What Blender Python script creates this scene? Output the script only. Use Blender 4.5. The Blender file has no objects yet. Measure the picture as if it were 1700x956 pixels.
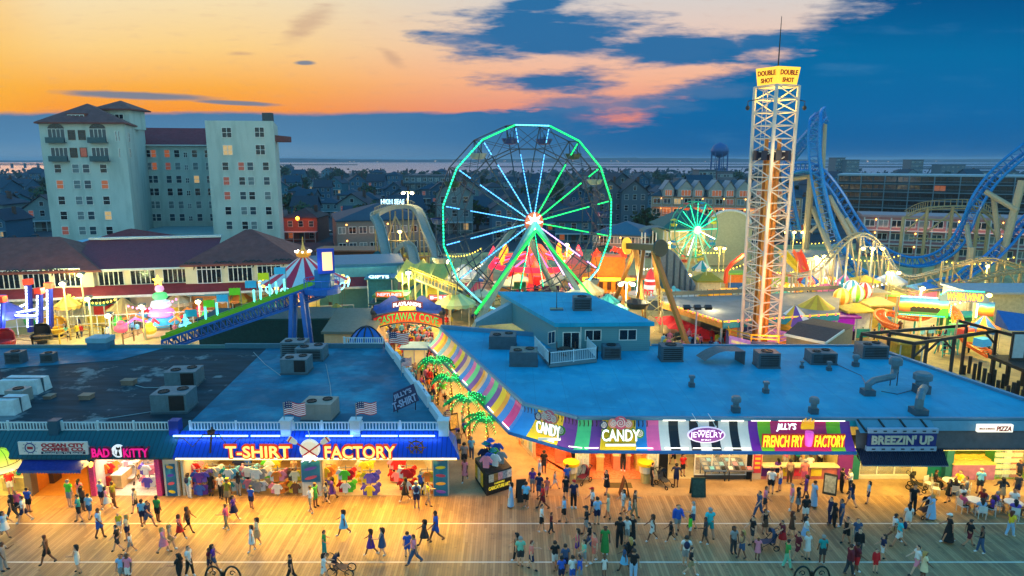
import bpy,math,random
from mathutils import Vector,Matrix
R=random.Random(11)
sc=bpy.context.scene
col=sc.collection
V=Vector
PI=math.pi
# ---------------------------------------------------------------- camera, world, sun, exposure
H=21.0
FPX=1700*24/36
PITCH=math.atan(214/FPX)
SP,CP=math.sin(PITCH),math.cos(PITCH)
cam=bpy.data.cameras.new('camera');cam.lens=24;cam.sensor_width=36
cam.clip_start=0.5;cam.clip_end=30000
camo=bpy.data.objects.new('camera',cam);col.objects.link(camo)
camo.location=(0,0,H);camo.rotation_euler=(PI/2-PITCH,0,0)
sc.camera=camo
def lin(c):
 return tuple(((x/255)/12.92 if x/255<=.04045 else((x/255+.055)/1.055)**2.4)for x in c)
class NT:
 """small node-tree helper"""
 def __init__(s,tree):s.t=tree;s.n=tree.nodes;s.l=tree.links
 def new(s,ty,**k):
  n=s.n.new(ty)
  for a,b in k.items():setattr(n,a,b)
  return n
 def put(s,sock,v):
  if hasattr(v,'is_output'):s.l.new(v,sock)
  elif v is not None:
   try:sock.default_value=v
   except TypeError:sock.default_value=(*v,1)if len(v)==3 else v
 def m(s,op,a,b=None,c=None,clamp=False):
  n=s.new('ShaderNodeMath',operation=op,use_clamp=clamp)
  for i,v in enumerate((a,b,c)):
   if v is not None:s.put(n.inputs[i],v)
  return n.outputs[0]
 def smooth(s,x,a,b):
  n=s.new('ShaderNodeMapRange',interpolation_type='SMOOTHSTEP')
  s.put(n.inputs[0],x);n.inputs[1].default_value=a;n.inputs[2].default_value=b
  return n.outputs[0]
 def maprange(s,x,a,b,c,d):
  n=s.new('ShaderNodeMapRange')
  s.put(n.inputs[0],x)
  for i,v in enumerate((a,b,c,d)):n.inputs[i+1].default_value=v
  return n.outputs[0]
 def mix(s,f,a,b,mode='MIX'):
  n=s.new('ShaderNodeMix',data_type='RGBA',blend_type=mode)
  s.put(n.inputs[0],f)
  for i,v in((6,a),(7,b)):
   if hasattr(v,'is_output'):s.l.new(v,n.inputs[i])
   else:n.inputs[i].default_value=(*v[:3],1)
  return n.outputs[2]
 def ramp(s,f,stops):
  n=s.new('ShaderNodeValToRGB');e=n.color_ramp.elements
  while len(e)<len(stops):e.new(.5)
  for el,(p,c)in zip(e,stops):el.position=p;el.color=(*c[:3],1)
  s.put(n.inputs[0],f);return n.outputs[0]
 def noise(s,vec,scale,detail=3,rough=.55,out=0,dim='3D'):
  n=s.new('ShaderNodeTexNoise',noise_dimensions=dim);n.inputs['Scale'].default_value=scale
  n.inputs['Detail'].default_value=detail;n.inputs['Roughness'].default_value=rough
  if vec is not None:s.l.new(vec,n.inputs['Vector'])
  return n.outputs[out]
 def comb(s,x,y,z=0):
  n=s.new('ShaderNodeCombineXYZ')
  for i,v in enumerate((x,y,z)):s.put(n.inputs[i],v)
  return n.outputs[0]
 def sep(s,v):
  n=s.new('ShaderNodeSeparateXYZ');s.l.new(v,n.inputs[0]);return n.outputs
SKY=1.0
w=bpy.data.worlds.new('World');sc.world=w;w.use_nodes=True
N=NT(w.node_tree);N.n.clear()
wout=N.new('ShaderNodeOutputWorld');bg=N.new('ShaderNodeBackground')
N.l.new(bg.outputs[0],wout.inputs[0])
tc=N.new('ShaderNodeTexCoord')
dx,dy,dz=N.sep(tc.outputs['Generated'])
ys=N.m('MAXIMUM',dy,.12)
p=N.m('DIVIDE',dx,ys);q=N.m('DIVIDE',dz,ys)
U=N.m('MULTIPLY_ADD',p,11.53,8.5)
W_=N.m('MULTIPLY_ADD',q,-11.9,2.63)
Q=N.m('MULTIPLY',q,1/.221)
warm=N.ramp(Q,[(.28,lin((255,150,40))),(.45,lin((255,176,66))),(.7,lin((255,212,136))),(1,lin((248,226,180)))])
pale=N.ramp(Q,[(.28,lin((232,140,122))),(.5,lin((248,182,148))),(.75,lin((236,202,184))),(1,lin((216,210,206)))])
clear=N.mix(N.smooth(U,3.2,9.6),warm,pale)
clear=N.mix(N.m('MULTIPLY',N.smooth(U,1.6,-.4),.5),clear,lin((255,186,46)))
nv=N.comb(N.m('MULTIPLY',U,.55),N.m('MULTIPLY',W_,2.6))
n1=N.noise(nv,1.1,6,.56);n2=N.noise(nv,4.2,5,.58)
nz=N.m('SUBTRACT',N.m('ADD',N.m('MULTIPLY',n1,.7),N.m('MULTIPLY',n2,.3)),.5)
clear=N.mix(N.m('MULTIPLY',N.smooth(n2,.52,.75),.16),clear,lin((205,160,140)))
b=N.m('MINIMUM',1.84,N.m('MULTIPLY_ADD',U,-.47,6.7))
wob=N.maprange(U,7,11,.22,1.5)
bm=N.smooth(N.m('ADD',N.m('SUBTRACT',W_,b),N.m('MULTIPLY',nz,wob)),-.03,.07)
bmR=N.smooth(N.m('ADD',N.m('SUBTRACT',W_,b),N.m('MULTIPLY',nz,2.2)),-.28,.34)
bm=N.m('ADD',N.m('MULTIPLY',bm,N.smooth(U,10.5,9)),N.m('MULTIPLY',bmR,N.smooth(U,9,10.5)))
bankL=N.ramp(Q,[(0,lin((112,148,176))),(.12,lin((84,134,174))),(.36,lin((72,118,158)))])
bankR=N.ramp(Q,[(0,lin((14,92,152))),(.3,lin((6,102,162))),(.65,lin((0,106,162))),(1,lin((0,84,140)))])
bank=N.mix(N.smooth(U,3.5,12),bankL,bankR)
bank=N.mix(N.m('MULTIPLY',N.smooth(n1,.56,.8),.2),bank,lin((96,150,190)))
sky=N.mix(bm,clear,bank)
def blob(cx,cy,rx,ry,rot=0):
 ux=N.m('SUBTRACT',U,cx);uy=N.m('SUBTRACT',W_,cy)
 if rot:uy=N.m('MULTIPLY_ADD',ux,-rot,uy)
 d=N.m('SQRT',N.m('ADD',N.m('POWER',N.m('ABSOLUTE',N.m('DIVIDE',ux,rx)),2),N.m('POWER',N.m('ABSOLUTE',N.m('DIVIDE',uy,ry)),2)))
 return N.m('SUBTRACT',1,d)
def clouds(sky,blobs,colr,amp,soft,op=1):
 e=None
 for bb in blobs:
  d=blob(*bb);e=d if e is None else N.m('MAXIMUM',e,d)
 m_=N.smooth(N.m('ADD',e,N.m('MULTIPLY',nz,amp)),0,soft)
 return N.mix(N.m('MULTIPLY',m_,op),sky,colr)
sky=clouds(sky,[(9.0,.58,2.3,.56),(11.3,.80,2.1,.42),(9.2,1.33,1.5,.26),(8.9,.12,.8,.16),(12.6,.72,1.2,.26)],lin((12,106,162)),2.5,.62,.97)
sky=clouds(sky,[(7.6,.72,.9,.2),(10.2,1.72,2.0,.2),(11.6,1.5,1.2,.2)],lin((70,116,164)),3.0,.8,.8)
sky=clouds(sky,[(2.35,1.58,1.6,.085,.04),(4.0,1.7,.9,.05,.05),(5.15,1.05,.22,.05)],lin((104,128,152)),1.1,.6,.9)
sky=clouds(sky,[(5.2,.45,.6,.28,-.5),(6.55,.95,.3,.18,.6),(4.1,.9,.35,.06)],lin((190,150,130)),2.2,.9,.5)
dome=N.ramp(N.m('MAXIMUM',dz,0),[(0,lin((160,186,186))),(.3,lin((112,164,184))),(.7,lin((46,124,176))),(1,lin((26,104,166)))])
k=N.m('MAXIMUM',N.smooth(q,.24,.75),N.smooth(dy,.3,.12))
dome=N.mix(1,dome,(2.35,2.4,2.2),'MULTIPLY')
sky=N.mix(k,sky,dome)
N.l.new(sky,bg.inputs[0]);bg.inputs[1].default_value=SKY
def light(kind,name,loc,energy,colr,size=None,rot=None,parent=None,sy=None):
 d=bpy.data.lights.new(name,kind);d.energy=energy;d.color=lin(colr)
 if kind=='AREA':
  d.shape='RECTANGLE';d.size=size;d.size_y=sy or size
 elif kind=='POINT':d.shadow_soft_size=size or .15
 elif kind=='SUN':d.angle=size
 o=bpy.data.objects.new(name,d);col.objects.link(o);o.location=loc
 if rot:o.rotation_euler=rot
 return o
light('SUN','sun',(-60,90,60),.12,(255,170,90),math.radians(12),(math.radians(83),0,math.radians(-145)))
vs=sc.view_settings
vs.view_transform='Standard';vs.look='None';vs.exposure=0;vs.gamma=1
cy=sc.cycles
cy.use_denoising=True
cy.max_bounces=5;cy.diffuse_bounces=2;cy.glossy_bounces=3;cy.transparent_max_bounces=6
cy.sample_clamp_indirect=4;cy.use_light_tree=True
cy.caustics_reflective=False;cy.caustics_refractive=False
# ---------------------------------------------------------------- geometry helpers
def ray(px,py):
 u=(px-850)/FPX;v=(478-py)/FPX
 return u,CP+v*SP,-SP+v*CP
def G(px,py,z=0):
 x,y,k=ray(px,py);t=(z-H)/k
 return V((x*t,y*t,z))
def Y(px,py,yy):
 x,y,k=ray(px,py);t=yy/y
 return V((x*t,yy,H+k*t))
def mpp(pt):return(pt[1]*CP-(pt[2]-H)*SP)/FPX
OFF={}
class MB:
 def __init__(s):s.v=[];s.f=[];s.m=[];s.k=0
 def add(s,vs,fs):
  b=len(s.v);s.v+=[tuple(v)for v in vs]
  for f in fs:s.f.append([b+i for i in f]);s.m.append(s.k)
  return s
 def slot(s,k):s.k=k;return s
 def box(s,x0,x1,y0,y1,z0,z1):
  return s.add([(x0,y0,z0),(x1,y0,z0),(x1,y1,z0),(x0,y1,z0),(x0,y0,z1),(x1,y0,z1),(x1,y1,z1),(x0,y1,z1)],
     [(3,2,1,0),(4,5,6,7),(0,1,5,4),(1,2,6,5),(2,3,7,6),(3,0,4,7)])
 def cbox(s,c,size,rz=0,rx=0,ry=0):
  M_=Matrix.Rotation(rz,3,'Z')@Matrix.Rotation(rx,3,'X')@Matrix.Rotation(ry,3,'Y')
  a,b,d=size[0]/2,size[1]/2,size[2]/2;c=V(c)
  pts=[c+M_@V(p)for p in((-a,-b,-d),(a,-b,-d),(a,b,-d),(-a,b,-d),(-a,-b,d),(a,-b,d),(a,b,d),(-a,b,d))]
  return s.add(pts,[(3,2,1,0),(4,5,6,7),(0,1,5,4),(1,2,6,5),(2,3,7,6),(3,0,4,7)])
 def beam(s,a,b,w_,h_=None,up=(0,0,1)):
  a,b=V(a),V(b);d=(b-a).normalized();h_=h_ or w_
  u=V(up)
  if abs(d.dot(u))>.98:u=V((0,1,0))
  r=d.cross(u).normalized()*(w_/2);t=r.cross(d).normalized()*(h_/2)
  pts=[a-r-t,a+r-t,a+r+t,a-r+t,b-r-t,b+r-t,b+r+t,b-r+t]
  return s.add(pts,[(3,2,1,0),(4,5,6,7),(0,1,5,4),(1,2,6,5),(2,3,7,6),(3,0,4,7)])
 def tube(s,pts,r,n=6,closed=False,cap=True):
  pts=[V(p_)for p_ in pts];L=len(pts);base=len(s.v);prev=None;vs_=[]
  for i,p_ in enumerate(pts):
   if closed:d=pts[(i+1)%L]-pts[i-1]
   else:d=pts[min(i+1,L-1)]-pts[max(i-1,0)]
   d=d.normalized()if d.length>1e-9 else V((0,0,1))
   if prev is None:
    u=V((0,0,1))if abs(d.z)<.9 else V((1,0,0))
    prev=(u-d*u.dot(d)).normalized()
   else:
    q_=prev-d*prev.dot(d);prev=q_.normalized()if q_.length>1e-6 else d.orthogonal().normalized()
   o=d.cross(prev);rr=r[i]if isinstance(r,(list,tuple))else r
   for j in range(n):
    a=2*PI*j/n;vs_.append(p_+prev*(math.cos(a)*rr)+o*(math.sin(a)*rr))
  fs=[]
  for i in range(L if closed else L-1):
   i2=(i+1)%L
   for j in range(n):fs.append((i*n+j,i*n+(j+1)%n,i2*n+(j+1)%n,i2*n+j))
  if cap and not closed:fs+=[tuple(range(n-1,-1,-1)),tuple((L-1)*n+j for j in range(n))]
  return s.add(vs_,fs)
 def cyl(s,a,b,r0,r1=None,n=12):return s.tube([a,b],[r0,r0 if r1 is None else r1],n)
 def lathe(s,c,prof,n=16,a0=0,a1=2*PI):
  c=V(c);full=abs(a1-a0-2*PI)<1e-6;cols=n if full else n+1;vs_=[];fs=[]
  for r,z in prof:
   for j in range(cols):
    a=a0+(a1-a0)*j/n;vs_.append(c+V((r*math.cos(a),r*math.sin(a),z)))
  for i in range(len(prof)-1):
   for j in range(n):fs.append((i*cols+j,i*cols+(j+1)%cols,(i+1)*cols+(j+1)%cols,(i+1)*cols+j))
  return s.add(vs_,fs)
 def ell(s,c,r,n=10,m=7):
  c=V(c);vs_=[c+V((0,0,-r[2]))];fs=[]
  for i in range(1,m):
   t=-PI/2+PI*i/m
   for j in range(n):
    a=2*PI*j/n;vs_.append(c+V((r[0]*math.cos(t)*math.cos(a),r[1]*math.cos(t)*math.sin(a),r[2]*math.sin(t))))
  vs_.append(c+V((0,0,r[2])));last=len(vs_)-1
  for j in range(n):
   fs.append((0,1+(j+1)%n,1+j));fs.append((last,last-n+j,last-n+(j+1)%n))
  for i in range(m-2):
   for j in range(n):fs.append((1+i*n+j,1+i*n+(j+1)%n,1+(i+1)*n+(j+1)%n,1+(i+1)*n+j))
  return s.add(vs_,fs)
 def quad(s,*p_):return s.add(p_,[tuple(range(len(p_)))])
 def prism(s,pts,z0,z1):
  n=len(pts)
  vs_=[(x,y,z0)for x,y in pts]+[(x,y,z1)for x,y in pts]
  return s.add(vs_,[tuple(range(n-1,-1,-1)),tuple(range(n,2*n))]+[(i,(i+1)%n,n+(i+1)%n,n+i)for i in range(n)])
 def plate(s,pts,o,ux,uz,t):
  """2-D outline pts (a,b) laid out from o along ux and uz, thickness t towards -normal"""
  o,ux,uz=V(o),V(ux),V(uz);nn=ux.cross(uz).normalized()*t;n=len(pts)
  A=[o+ux*a+uz*b_+nn for a,b_ in pts];B=[o+ux*a+uz*b_ for a,b_ in pts]
  return s.add(A+B,[tuple(range(n)),tuple(range(2*n-1,n-1,-1))]+[(i,n+i,n+(i+1)%n,(i+1)%n)for i in range(n)])
 def build(s,name,mats,parent=None,smooth=False,loc=None,local=False):
  me=bpy.data.meshes.new(name)
  off=V((0,0,0))if local else(OFF[parent.name]if parent else V(loc or(0,0,0)))
  me.from_pydata([(v[0]-off.x,v[1]-off.y,v[2]-off.z)for v in s.v],[],s.f)
  for m_ in(mats if isinstance(mats,(list,tuple))else[mats]):me.materials.append(m_)
  if s.k or any(s.m):me.polygons.foreach_set('material_index',s.m)
  if smooth:me.polygons.foreach_set('use_smooth',[True]*len(s.f))
  me.update()
  o=bpy.data.objects.new(name,me);col.objects.link(o)
  if parent:o.parent=parent;OFF[o.name]=OFF[parent.name]
  else:
   o.location=off;OFF[o.name]=off.copy()
  return o
def tag(o,label=None,cat=None,group=None,kind=None):
 if label:o['label']=label
 if cat:o['category']=cat
 if group:o['group']=group
 if kind:o['kind']=kind
 return o
def thing(name,label,cat,loc=(0,0,0),group=None):
 o=bpy.data.objects.new(name,None);col.objects.link(o);o.location=loc
 o.empty_display_size=.2;OFF[o.name]=V(loc)
 return tag(o,label,cat,group)
KIDS={}
def dup(root,loc=None,rz=None,scale=None,label=None,group=None,mats=None):
 """copy a thing with its parts and sub-parts; mats maps part base names to materials"""
 def cp(o,par):
  c=o.copy();col.objects.link(c)
  if par:c.parent=par
  if mats:
   k=o.name.split('.')[0]
   if k in mats and o.type=='MESH':
    c.material_slots[0].link='OBJECT';c.material_slots[0].material=mats[k]
  if o.name not in KIDS:KIDS[o.name]=list(o.children)
  for ch in KIDS[o.name]:cp(ch,c)
  return c
 r=cp(root,None)
 if loc is not None:r.location=loc;OFF[r.name]=V(loc)
 if rz is not None:r.rotation_euler=(0,0,rz)
 if scale is not None:r.scale=(scale,)*3 if not isinstance(scale,(tuple,list))else scale
 if label:r['label']=label
 if group:r['group']=group
 return r
# ---------------------------------------------------------------- materials
MC={}
def mt(c,rough=.6,emit=0,var=.12,scale=2.5,metal=0,ec=None,stretch=None,spec=None):
 key=(tuple(c),rough,emit,var,scale,metal,ec,stretch,spec)
 if key in MC:return MC[key]
 m_=bpy.data.materials.new('paint');m_.use_nodes=True;n=NT(m_.node_tree)
 b_=n.n['Principled BSDF'];L=lin(c)
 b_.inputs['Roughness'].default_value=rough;b_.inputs['Metallic'].default_value=metal
 if spec is not None:b_.inputs['Specular IOR Level'].default_value=spec
 t=n.new('ShaderNodeTexCoord');vec=t.outputs['Object']
 if stretch:
  mp=n.new('ShaderNodeMapping');mp.inputs['Scale'].default_value=stretch;n.l.new(vec,mp.inputs[0]);vec=mp.outputs[0]
 if var:
  f=n.noise(vec,scale,4,.6)
  f=n.maprange(f,.25,.75,1-var,1+var)
  cc=n.mix(1.0,L,n.comb(f,f,f),'MULTIPLY')
  n.l.new(cc,b_.inputs['Base Color'])
  n.l.new(n.maprange(n.noise(vec,scale*2.3,2),.3,.7,max(.05,rough-.1),min(1,rough+.1)),b_.inputs['Roughness'])
 else:b_.inputs['Base Color'].default_value=(*L,1)
 if emit:
  b_.inputs['Emission Color'].default_value=(*lin(ec or c),1);b_.inputs['Emission Strength'].default_value=emit
 MC[key]=m_;return m_
def glow(c,s):return mt(c,.5,s,0)
def custom(name,fn):
 m_=bpy.data.materials.new(name);m_.use_nodes=True;n=NT(m_.node_tree)
 t=n.new('ShaderNodeTexCoord');fn(n,n.n['Principled BSDF'],t.outputs['Object'],n.sep(t.outputs['Object']));return m_
def textmesh(s,bold=.02,depth=.05,shear=0,space=1.0):
 cu=bpy.data.curves.new('t','FONT');cu.body=s;cu.offset=bold;cu.extrude=depth;cu.shear=shear;cu.space_character=space
 cu.align_x='CENTER';cu.resolution_u=3
 o=bpy.data.objects.new('t',cu);col.objects.link(o)
 dg=bpy.context.evaluated_depsgraph_get();me=bpy.data.meshes.new_from_object(o.evaluated_get(dg))
 bpy.data.objects.remove(o);return me
def text(s,o,ux,uz,wd,ht,m_,parent=None,name='lettering',depth=.05,bold=.02,shear=0,arc=0,space=1.0):
 """lettering centred on o, fitted into wd x ht, standing depth metres proud"""
 me=textmesh(s,bold,.5,shear,space);ux,uz=V(ux).normalized(),V(uz).normalized();nn=ux.cross(uz)
 xs=[v.co.x for v in me.vertices];ysv=[v.co.y for v in me.vertices]
 x0,x1,y0,y1=min(xs),max(xs),min(ysv),max(ysv)
 off=OFF[parent.name]if parent else V(o);o=V(o)-off
 for v in me.vertices:
  a=((v.co.x-x0)/(x1-x0)-.5);b_=((v.co.y-y0)/(y1-y0)-.5)*ht+arc*(1-4*a*a)
  v.co=o+ux*(a*wd)+uz*b_+nn*((v.co.z+.5)*depth)
 me.materials.clear();me.materials.append(m_);me.name=name
 ob=bpy.data.objects.new(name,me);col.objects.link(ob)
 if parent:ob.parent=parent;OFF[ob.name]=OFF[parent.name]
 else:ob.location=off;OFF[ob.name]=off
 return ob
WHITE=mt((225,226,220),.5);CREAM=mt((214,206,184),.6);STEEL=mt((150,156,160),.4,metal=.6)
DARK=mt((32,34,38),.5);GREYM=mt((120,126,130),.5);WOOD=mt((120,84,52),.7);BLACK=mt((14,14,16),.5)
# ---------------------------------------------------------------- ground, boardwalk, water, far shore
def f_ground(n,b,o,s):
 k=n.noise(o,.05,4);k2=n.noise(o,1.3,3)
 c=n.mix(n.smooth(k,.4,.65),lin((30,48,62)),lin((48,66,78)))
 c=n.mix(n.m('MULTIPLY',k2,.4),c,lin((22,34,44)))
 n.l.new(c,b.inputs['Base Color']);b.inputs['Roughness'].default_value=.9
m_ground=custom('asphalt',f_ground)
g=MB();g.quad((-9000,-200,0),(9000,-200,0),(9000,1050,0),(-9000,1050,0))
tag(g.build('ground',m_ground),kind='structure')
def f_water(n,b,o,s):
 b.inputs['Base Color'].default_value=(*lin((110,124,150)),1);b.inputs['Roughness'].default_value=.3
 nn=n.new('ShaderNodeBump');nn.inputs['Strength'].default_value=.5;nn.inputs['Distance'].default_value=1
 n.l.new(n.noise(o,.12,4),nn.inputs['Height']);n.l.new(nn.outputs[0],b.inputs['Normal'])
g=MB();g.quad((-12000,1050,-1.2),(12000,1050,-1.2),(12000,12000,-1.2),(-12000,12000,-1.2))
tag(g.build('water',custom('bay_water',f_water)),kind='structure')
m_shore=mt((18,46,70),.9,var=.35,scale=.02)
g=MB();pr=[]
xx=-6500
while xx<6500:
 pr.append((xx,11+7*R.random()+6*math.sin(xx*.0021)+(8 if abs(xx)<2500 else 0)));xx+=45
for(a,za),(b_,zb)in zip(pr,pr[1:]):
 g.quad((a,4700,-1),(b_,4700,-1),(b_,4700,zb),(a,4700,za));g.quad((a,4700,za),(b_,4700,zb),(b_,5600,zb),(a,5600,za))
tag(g.build('far_shore',m_shore),kind='structure')
g=MB()
for i in range(60):
 xx=R.uniform(-3000,3000);g.cbox((xx,4690,R.uniform(3,10)),(9,3,3))
sh=g.build('shore_lights',glow((255,200,140),.9));tag(sh,'string of tiny town lights along the dark far shore of the bay','lights',kind='stuff')
g=MB()
for cx,cy_,rx,ry in((900,1900,900,60),(-1500,2600,800,60),(1900,2900,1500,120),(2600,1500,1500,120)):
 g.prism([(cx+rx*math.cos(a)*(1+.2*math.sin(5*a)),cy_+ry*math.sin(a))for a in[2*PI*i/30 for i in range(30)]],-1.2,1.5)
tag(g.build('marsh',mt((26,58,72),.9,var=.3,scale=.01)),kind='structure')
def f_plank(n,b,o,s):
 x=n.m('DIVIDE',s[0],.145);cell=n.m('FLOOR',x);fr=n.m('FRACT',x)
 yb=n.m('FLOOR',n.m('DIVIDE',n.m('ADD',s[1],n.m('MULTIPLY',n.m('FRACT',n.m('MULTIPLY',cell,.37)),3.6)),3.6))
 wn=n.new('ShaderNodeTexWhiteNoise',noise_dimensions='2D');n.l.new(n.comb(cell,yb),wn.inputs['Vector'])
 st=n.noise(n.comb(n.m('MULTIPLY',s[0],6),n.m('MULTIPLY',s[1],.35)),1.5,4)
 c=n.ramp(n.m('ADD',n.m('MULTIPLY',wn.outputs[0],.6),n.m('MULTIPLY',st,.4)),[(0,lin((136,104,70))),(.5,lin((172,134,90))),(1,lin((202,166,118)))])
 blot=n.noise(o,.35,5,.65)
 c=n.mix(n.m('MULTIPLY',n.smooth(blot,.48,.68),.42),c,lin((92,76,60)))
 spot=n.noise(o,2.2,3,.7);c=n.mix(n.m('MULTIPLY',n.smooth(spot,.62,.72),.5),c,lin((74,60,50)))
 gap=n.m('MAXIMUM',n.smooth(fr,.07,.0),n.smooth(fr,.93,1.0))
 c=n.mix(n.m('MULTIPLY',gap,.75),c,lin((38,30,26)))
 n.l.new(c,b.inputs['Base Color']);n.l.new(n.maprange(st,.3,.7,.42,.62),b.inputs['Roughness'])
 bp=n.new('ShaderNodeBump');bp.inputs['Strength'].default_value=.5;bp.inputs['Distance'].default_value=.01
 n.l.new(n.m('SUBTRACT',1,gap),bp.inputs['Height']);n.l.new(bp.outputs[0],b.inputs['Normal'])
m_plank=custom('planks',f_plank)
YF=40.13
g=MB();g.box(-80,80,12,YF,-.3,.012);tag(g.build('boardwalk',m_plank),kind='structure')
m_line=mt((226,216,196),.6,var=.2,scale=1.2)
for yy in(36.75,32.85):
 g=MB();g.quad((-80,yy-.055,.017),(80,yy-.055,.017),(80,yy+.055,.017),(-80,yy+.055,.017));tag(g.build('boardwalk_line',m_line),kind='structure')
def f_pave(n,b,o,s):
 k=n.noise(o,.5,5,.65);k2=n.noise(o,6,3)
 c=n.ramp(k,[(.3,lin((142,116,84))),(.6,lin((182,152,112)))])
 c=n.mix(n.m('MULTIPLY',n.smooth(k2,.55,.7),.3),c,lin((110,84,62)))
 n.l.new(c,b.inputs['Base Color']);b.inputs['Roughness'].default_value=.55
m_pave=custom('tan_concrete',f_pave)
g=MB();g.prism([(-4.6,YF),(45,YF),(45,43.2),(4,43.2),(-5.4,68),(-11,80),(-26,80)],-.2,.006)
tag(g.build('lane_pavement',m_pave),kind='structure')
def f_park(n,b,o,s):
 k=n.noise(o,.12,5,.6);k2=n.noise(o,2,4)
 c=n.ramp(k,[(.35,lin((140,118,76))),(.5,lin((204,174,106))),(.65,lin((220,194,126)))])
 c=n.mix(n.m('MULTIPLY',n.smooth(k2,.5,.7),.3),c,lin((96,88,74)))
 n.l.new(c,b.inputs['Base Color']);b.inputs['Roughness'].default_value=.7
g=MB();g.prism([(-95,58),(-20,58),(-20,78),(-3,78),(14,58),(34,56),(60,44),(110,44),(110,175),(40,165),(-30,150),(-26,92),(-60,86),(-95,84)],-.2,.004)
tag(g.build('park_pavement',custom('park_concrete',f_park)),kind='structure')
# ---------------------------------------------------------------- left shop row
def f_roofA(n,b,o,s):
 k=n.noise(n.comb(n.m('MULTIPLY',s[0],.25),s[1]),1.2,5,.6);k2=n.noise(o,.28,5,.65)
 seam=n.smooth(n.m('FRACT',n.m('DIVIDE',s[1],.92)),.06,0)
 c=n.mix(n.smooth(k,.35,.65),lin((22,44,54)),lin((36,64,76)))
 sil=n.m('ADD',n.m('MULTIPLY_ADD',s[0],.07,2.02),n.m('MULTIPLY',n.m('SUBTRACT',k2,.5),1.6))
 c=n.mix(n.m('MULTIPLY',n.m('MULTIPLY',n.smooth(k2,.56,.64),n.smooth(s[0],-28,-25)),.6),c,lin((150,158,158)))
 c=n.mix(n.m('MULTIPLY',seam,.5),c,lin((34,38,42)))
 n.l.new(c,b.inputs['Base Color']);b.inputs['Roughness'].default_value=.8;b.inputs['Specular IOR Level'].default_value=.25
def f_roofB(n,b,o,s):
 k=n.noise(n.comb(n.m('MULTIPLY',s[0],.5),n.m('MULTIPLY',s[1],.5)),.45,6,.62);k2=n.noise(n.comb(n.m('MULTIPLY',s[0],.2),s[1]),2.5,4)
 k3=n.noise(o,.22,2)
 c=n.ramp(k,[(.28,lin((4,82,108))),(.48,lin((10,112,140))),(.72,lin((56,160,182)))])
 c=n.mix(n.m('MULTIPLY',n.smooth(k2,.45,.7),.25),c,lin((70,98,112)))
 c=n.mix(n.m('MULTIPLY',n.smooth(k3,.52,.56),.45),c,lin((6,84,106)))
 b.inputs['Specular IOR Level'].default_value=.2
 pond=n.noise(n.comb(s[0],s[1]),.5,3,.5)
 n.l.new(c,b.inputs['Base Color']);n.l.new(n.maprange(n.smooth(pond,.5,.62),0,1,.75,.6),b.inputs['Roughness'])
m_roofA,m_roofB=custom('tar_roof',f_roofA),custom('coated_roof',f_roofB)
ZR=4.15;YR=40.62;YB=60.0
TEAL=mt((30,104,112),.45,var=.15);BLUEROOF=mt((20,62,168),.35,var=.1);RAILW=mt((196,214,220),.5)
def f_seam(c1,c2,pitch):
 def f(n,b,o,s):
  fr=n.m('FRACT',n.m('DIVIDE',s[0],pitch));k=n.noise(o,.8,3)
  c=n.mix(n.m('MAXIMUM',n.smooth(fr,.16,.02),n.smooth(fr,.88,1)),lin(c1),lin(c2))
  c=n.mix(n.m('MULTIPLY',k,.25),c,lin(c2));n.l.new(c,b.inputs['Base Color']);b.inputs['Roughness'].default_value=.35
  bp=n.new('ShaderNodeBump');bp.inputs['Strength'].default_value=.6;bp.inputs['Distance'].default_value=.03
  n.l.new(n.smooth(fr,.16,.02),bp.inputs['Height']);n.l.new(bp.outputs[0],b.inputs['Normal'])
 return f
m_teal=custom('teal_sheet',f_seam((14,84,94),(8,54,66),.3));m_blue=custom('blue_sheet',f_seam((16,70,190),(8,34,120),.3))
def railing(par,x0,x1,y,z,name='railing'):
 g=MB();g.box(x0,x1,y-.03,y+.03,z+.5,z+.57);g.box(x0,x1,y-.03,y+.03,z+.02,z+.08)
 x=x0+.1
 while x<x1-.05:
  g.box(x-.035,x+.035,y-.018,y+.018,z+.08,z+.5);x+=.2
 x=x0
 while x<=x1+.01:
  g.box(x-.06,x+.06,y-.055,y+.055,z,z+.66);x+=(x1-x0)/max(1,round((x1-x0)/2.4))
 return g.build(name,RAILW,par)
def shop_row(name,label,x0,x1,roofm,awnm,back,side_out):
 """open-fronted single-storey shop building: side and back walls, roof slab, sloping metal awning"""
 r=thing(name,label,'building',(x0,YF,0))
 dxb=-(YB-YR)*.378 if side_out else-1.42+.02
 g=MB();g.prism([(x0,YR),(x1,YR),(x1+dxb,YB),(back,YB)],ZR-.5,ZR);g.build('roof',roofm,r)
 g=MB();g.box(x0,x0+.15,YF,46,0,ZR-.5);g.box(x0+.15,x1-2.2*(side_out>0),46,46.2,0,ZR-.5)
 if side_out:g.prism([(x1-.2,YF),(x1,YF),(x1-2.3,46.2),(x1-2.5,46.2)],0,ZR-.5)
 g.build('wall',CREAM,r)
 g=MB();g.box(x0,x1,39.5,40.6,2.78,2.86);g.build('soffit',WHITE,r)
 g=MB()
 e=.95 if side_out else 0
 a,b,c,d=(x0,39.25,2.98),(x1+e,39.25,2.98),(x1,YR,ZR+.02),(x0,YR,ZR+.02)
 g.quad(a,b,c,d);g.quad((x0,39.25,2.86),(x1+e,39.25,2.86),b,a)
 g.quad((x0,39.25,2.86),(x0,YR,2.86),d,a)
 if side_out:
  g.quad(b,(x1+e-.5,YR+2,2.98),(x1-.8,YR+2,ZR+.02),c);g.quad((x1+e,39.25,2.86),(x1+e-.5,YR+2,2.86),(x1+e-.5,YR+2,2.98),b)
 g.build('awning_roof',awnm,r)
 return r
XT=Y(285,757,39.2).x
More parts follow.
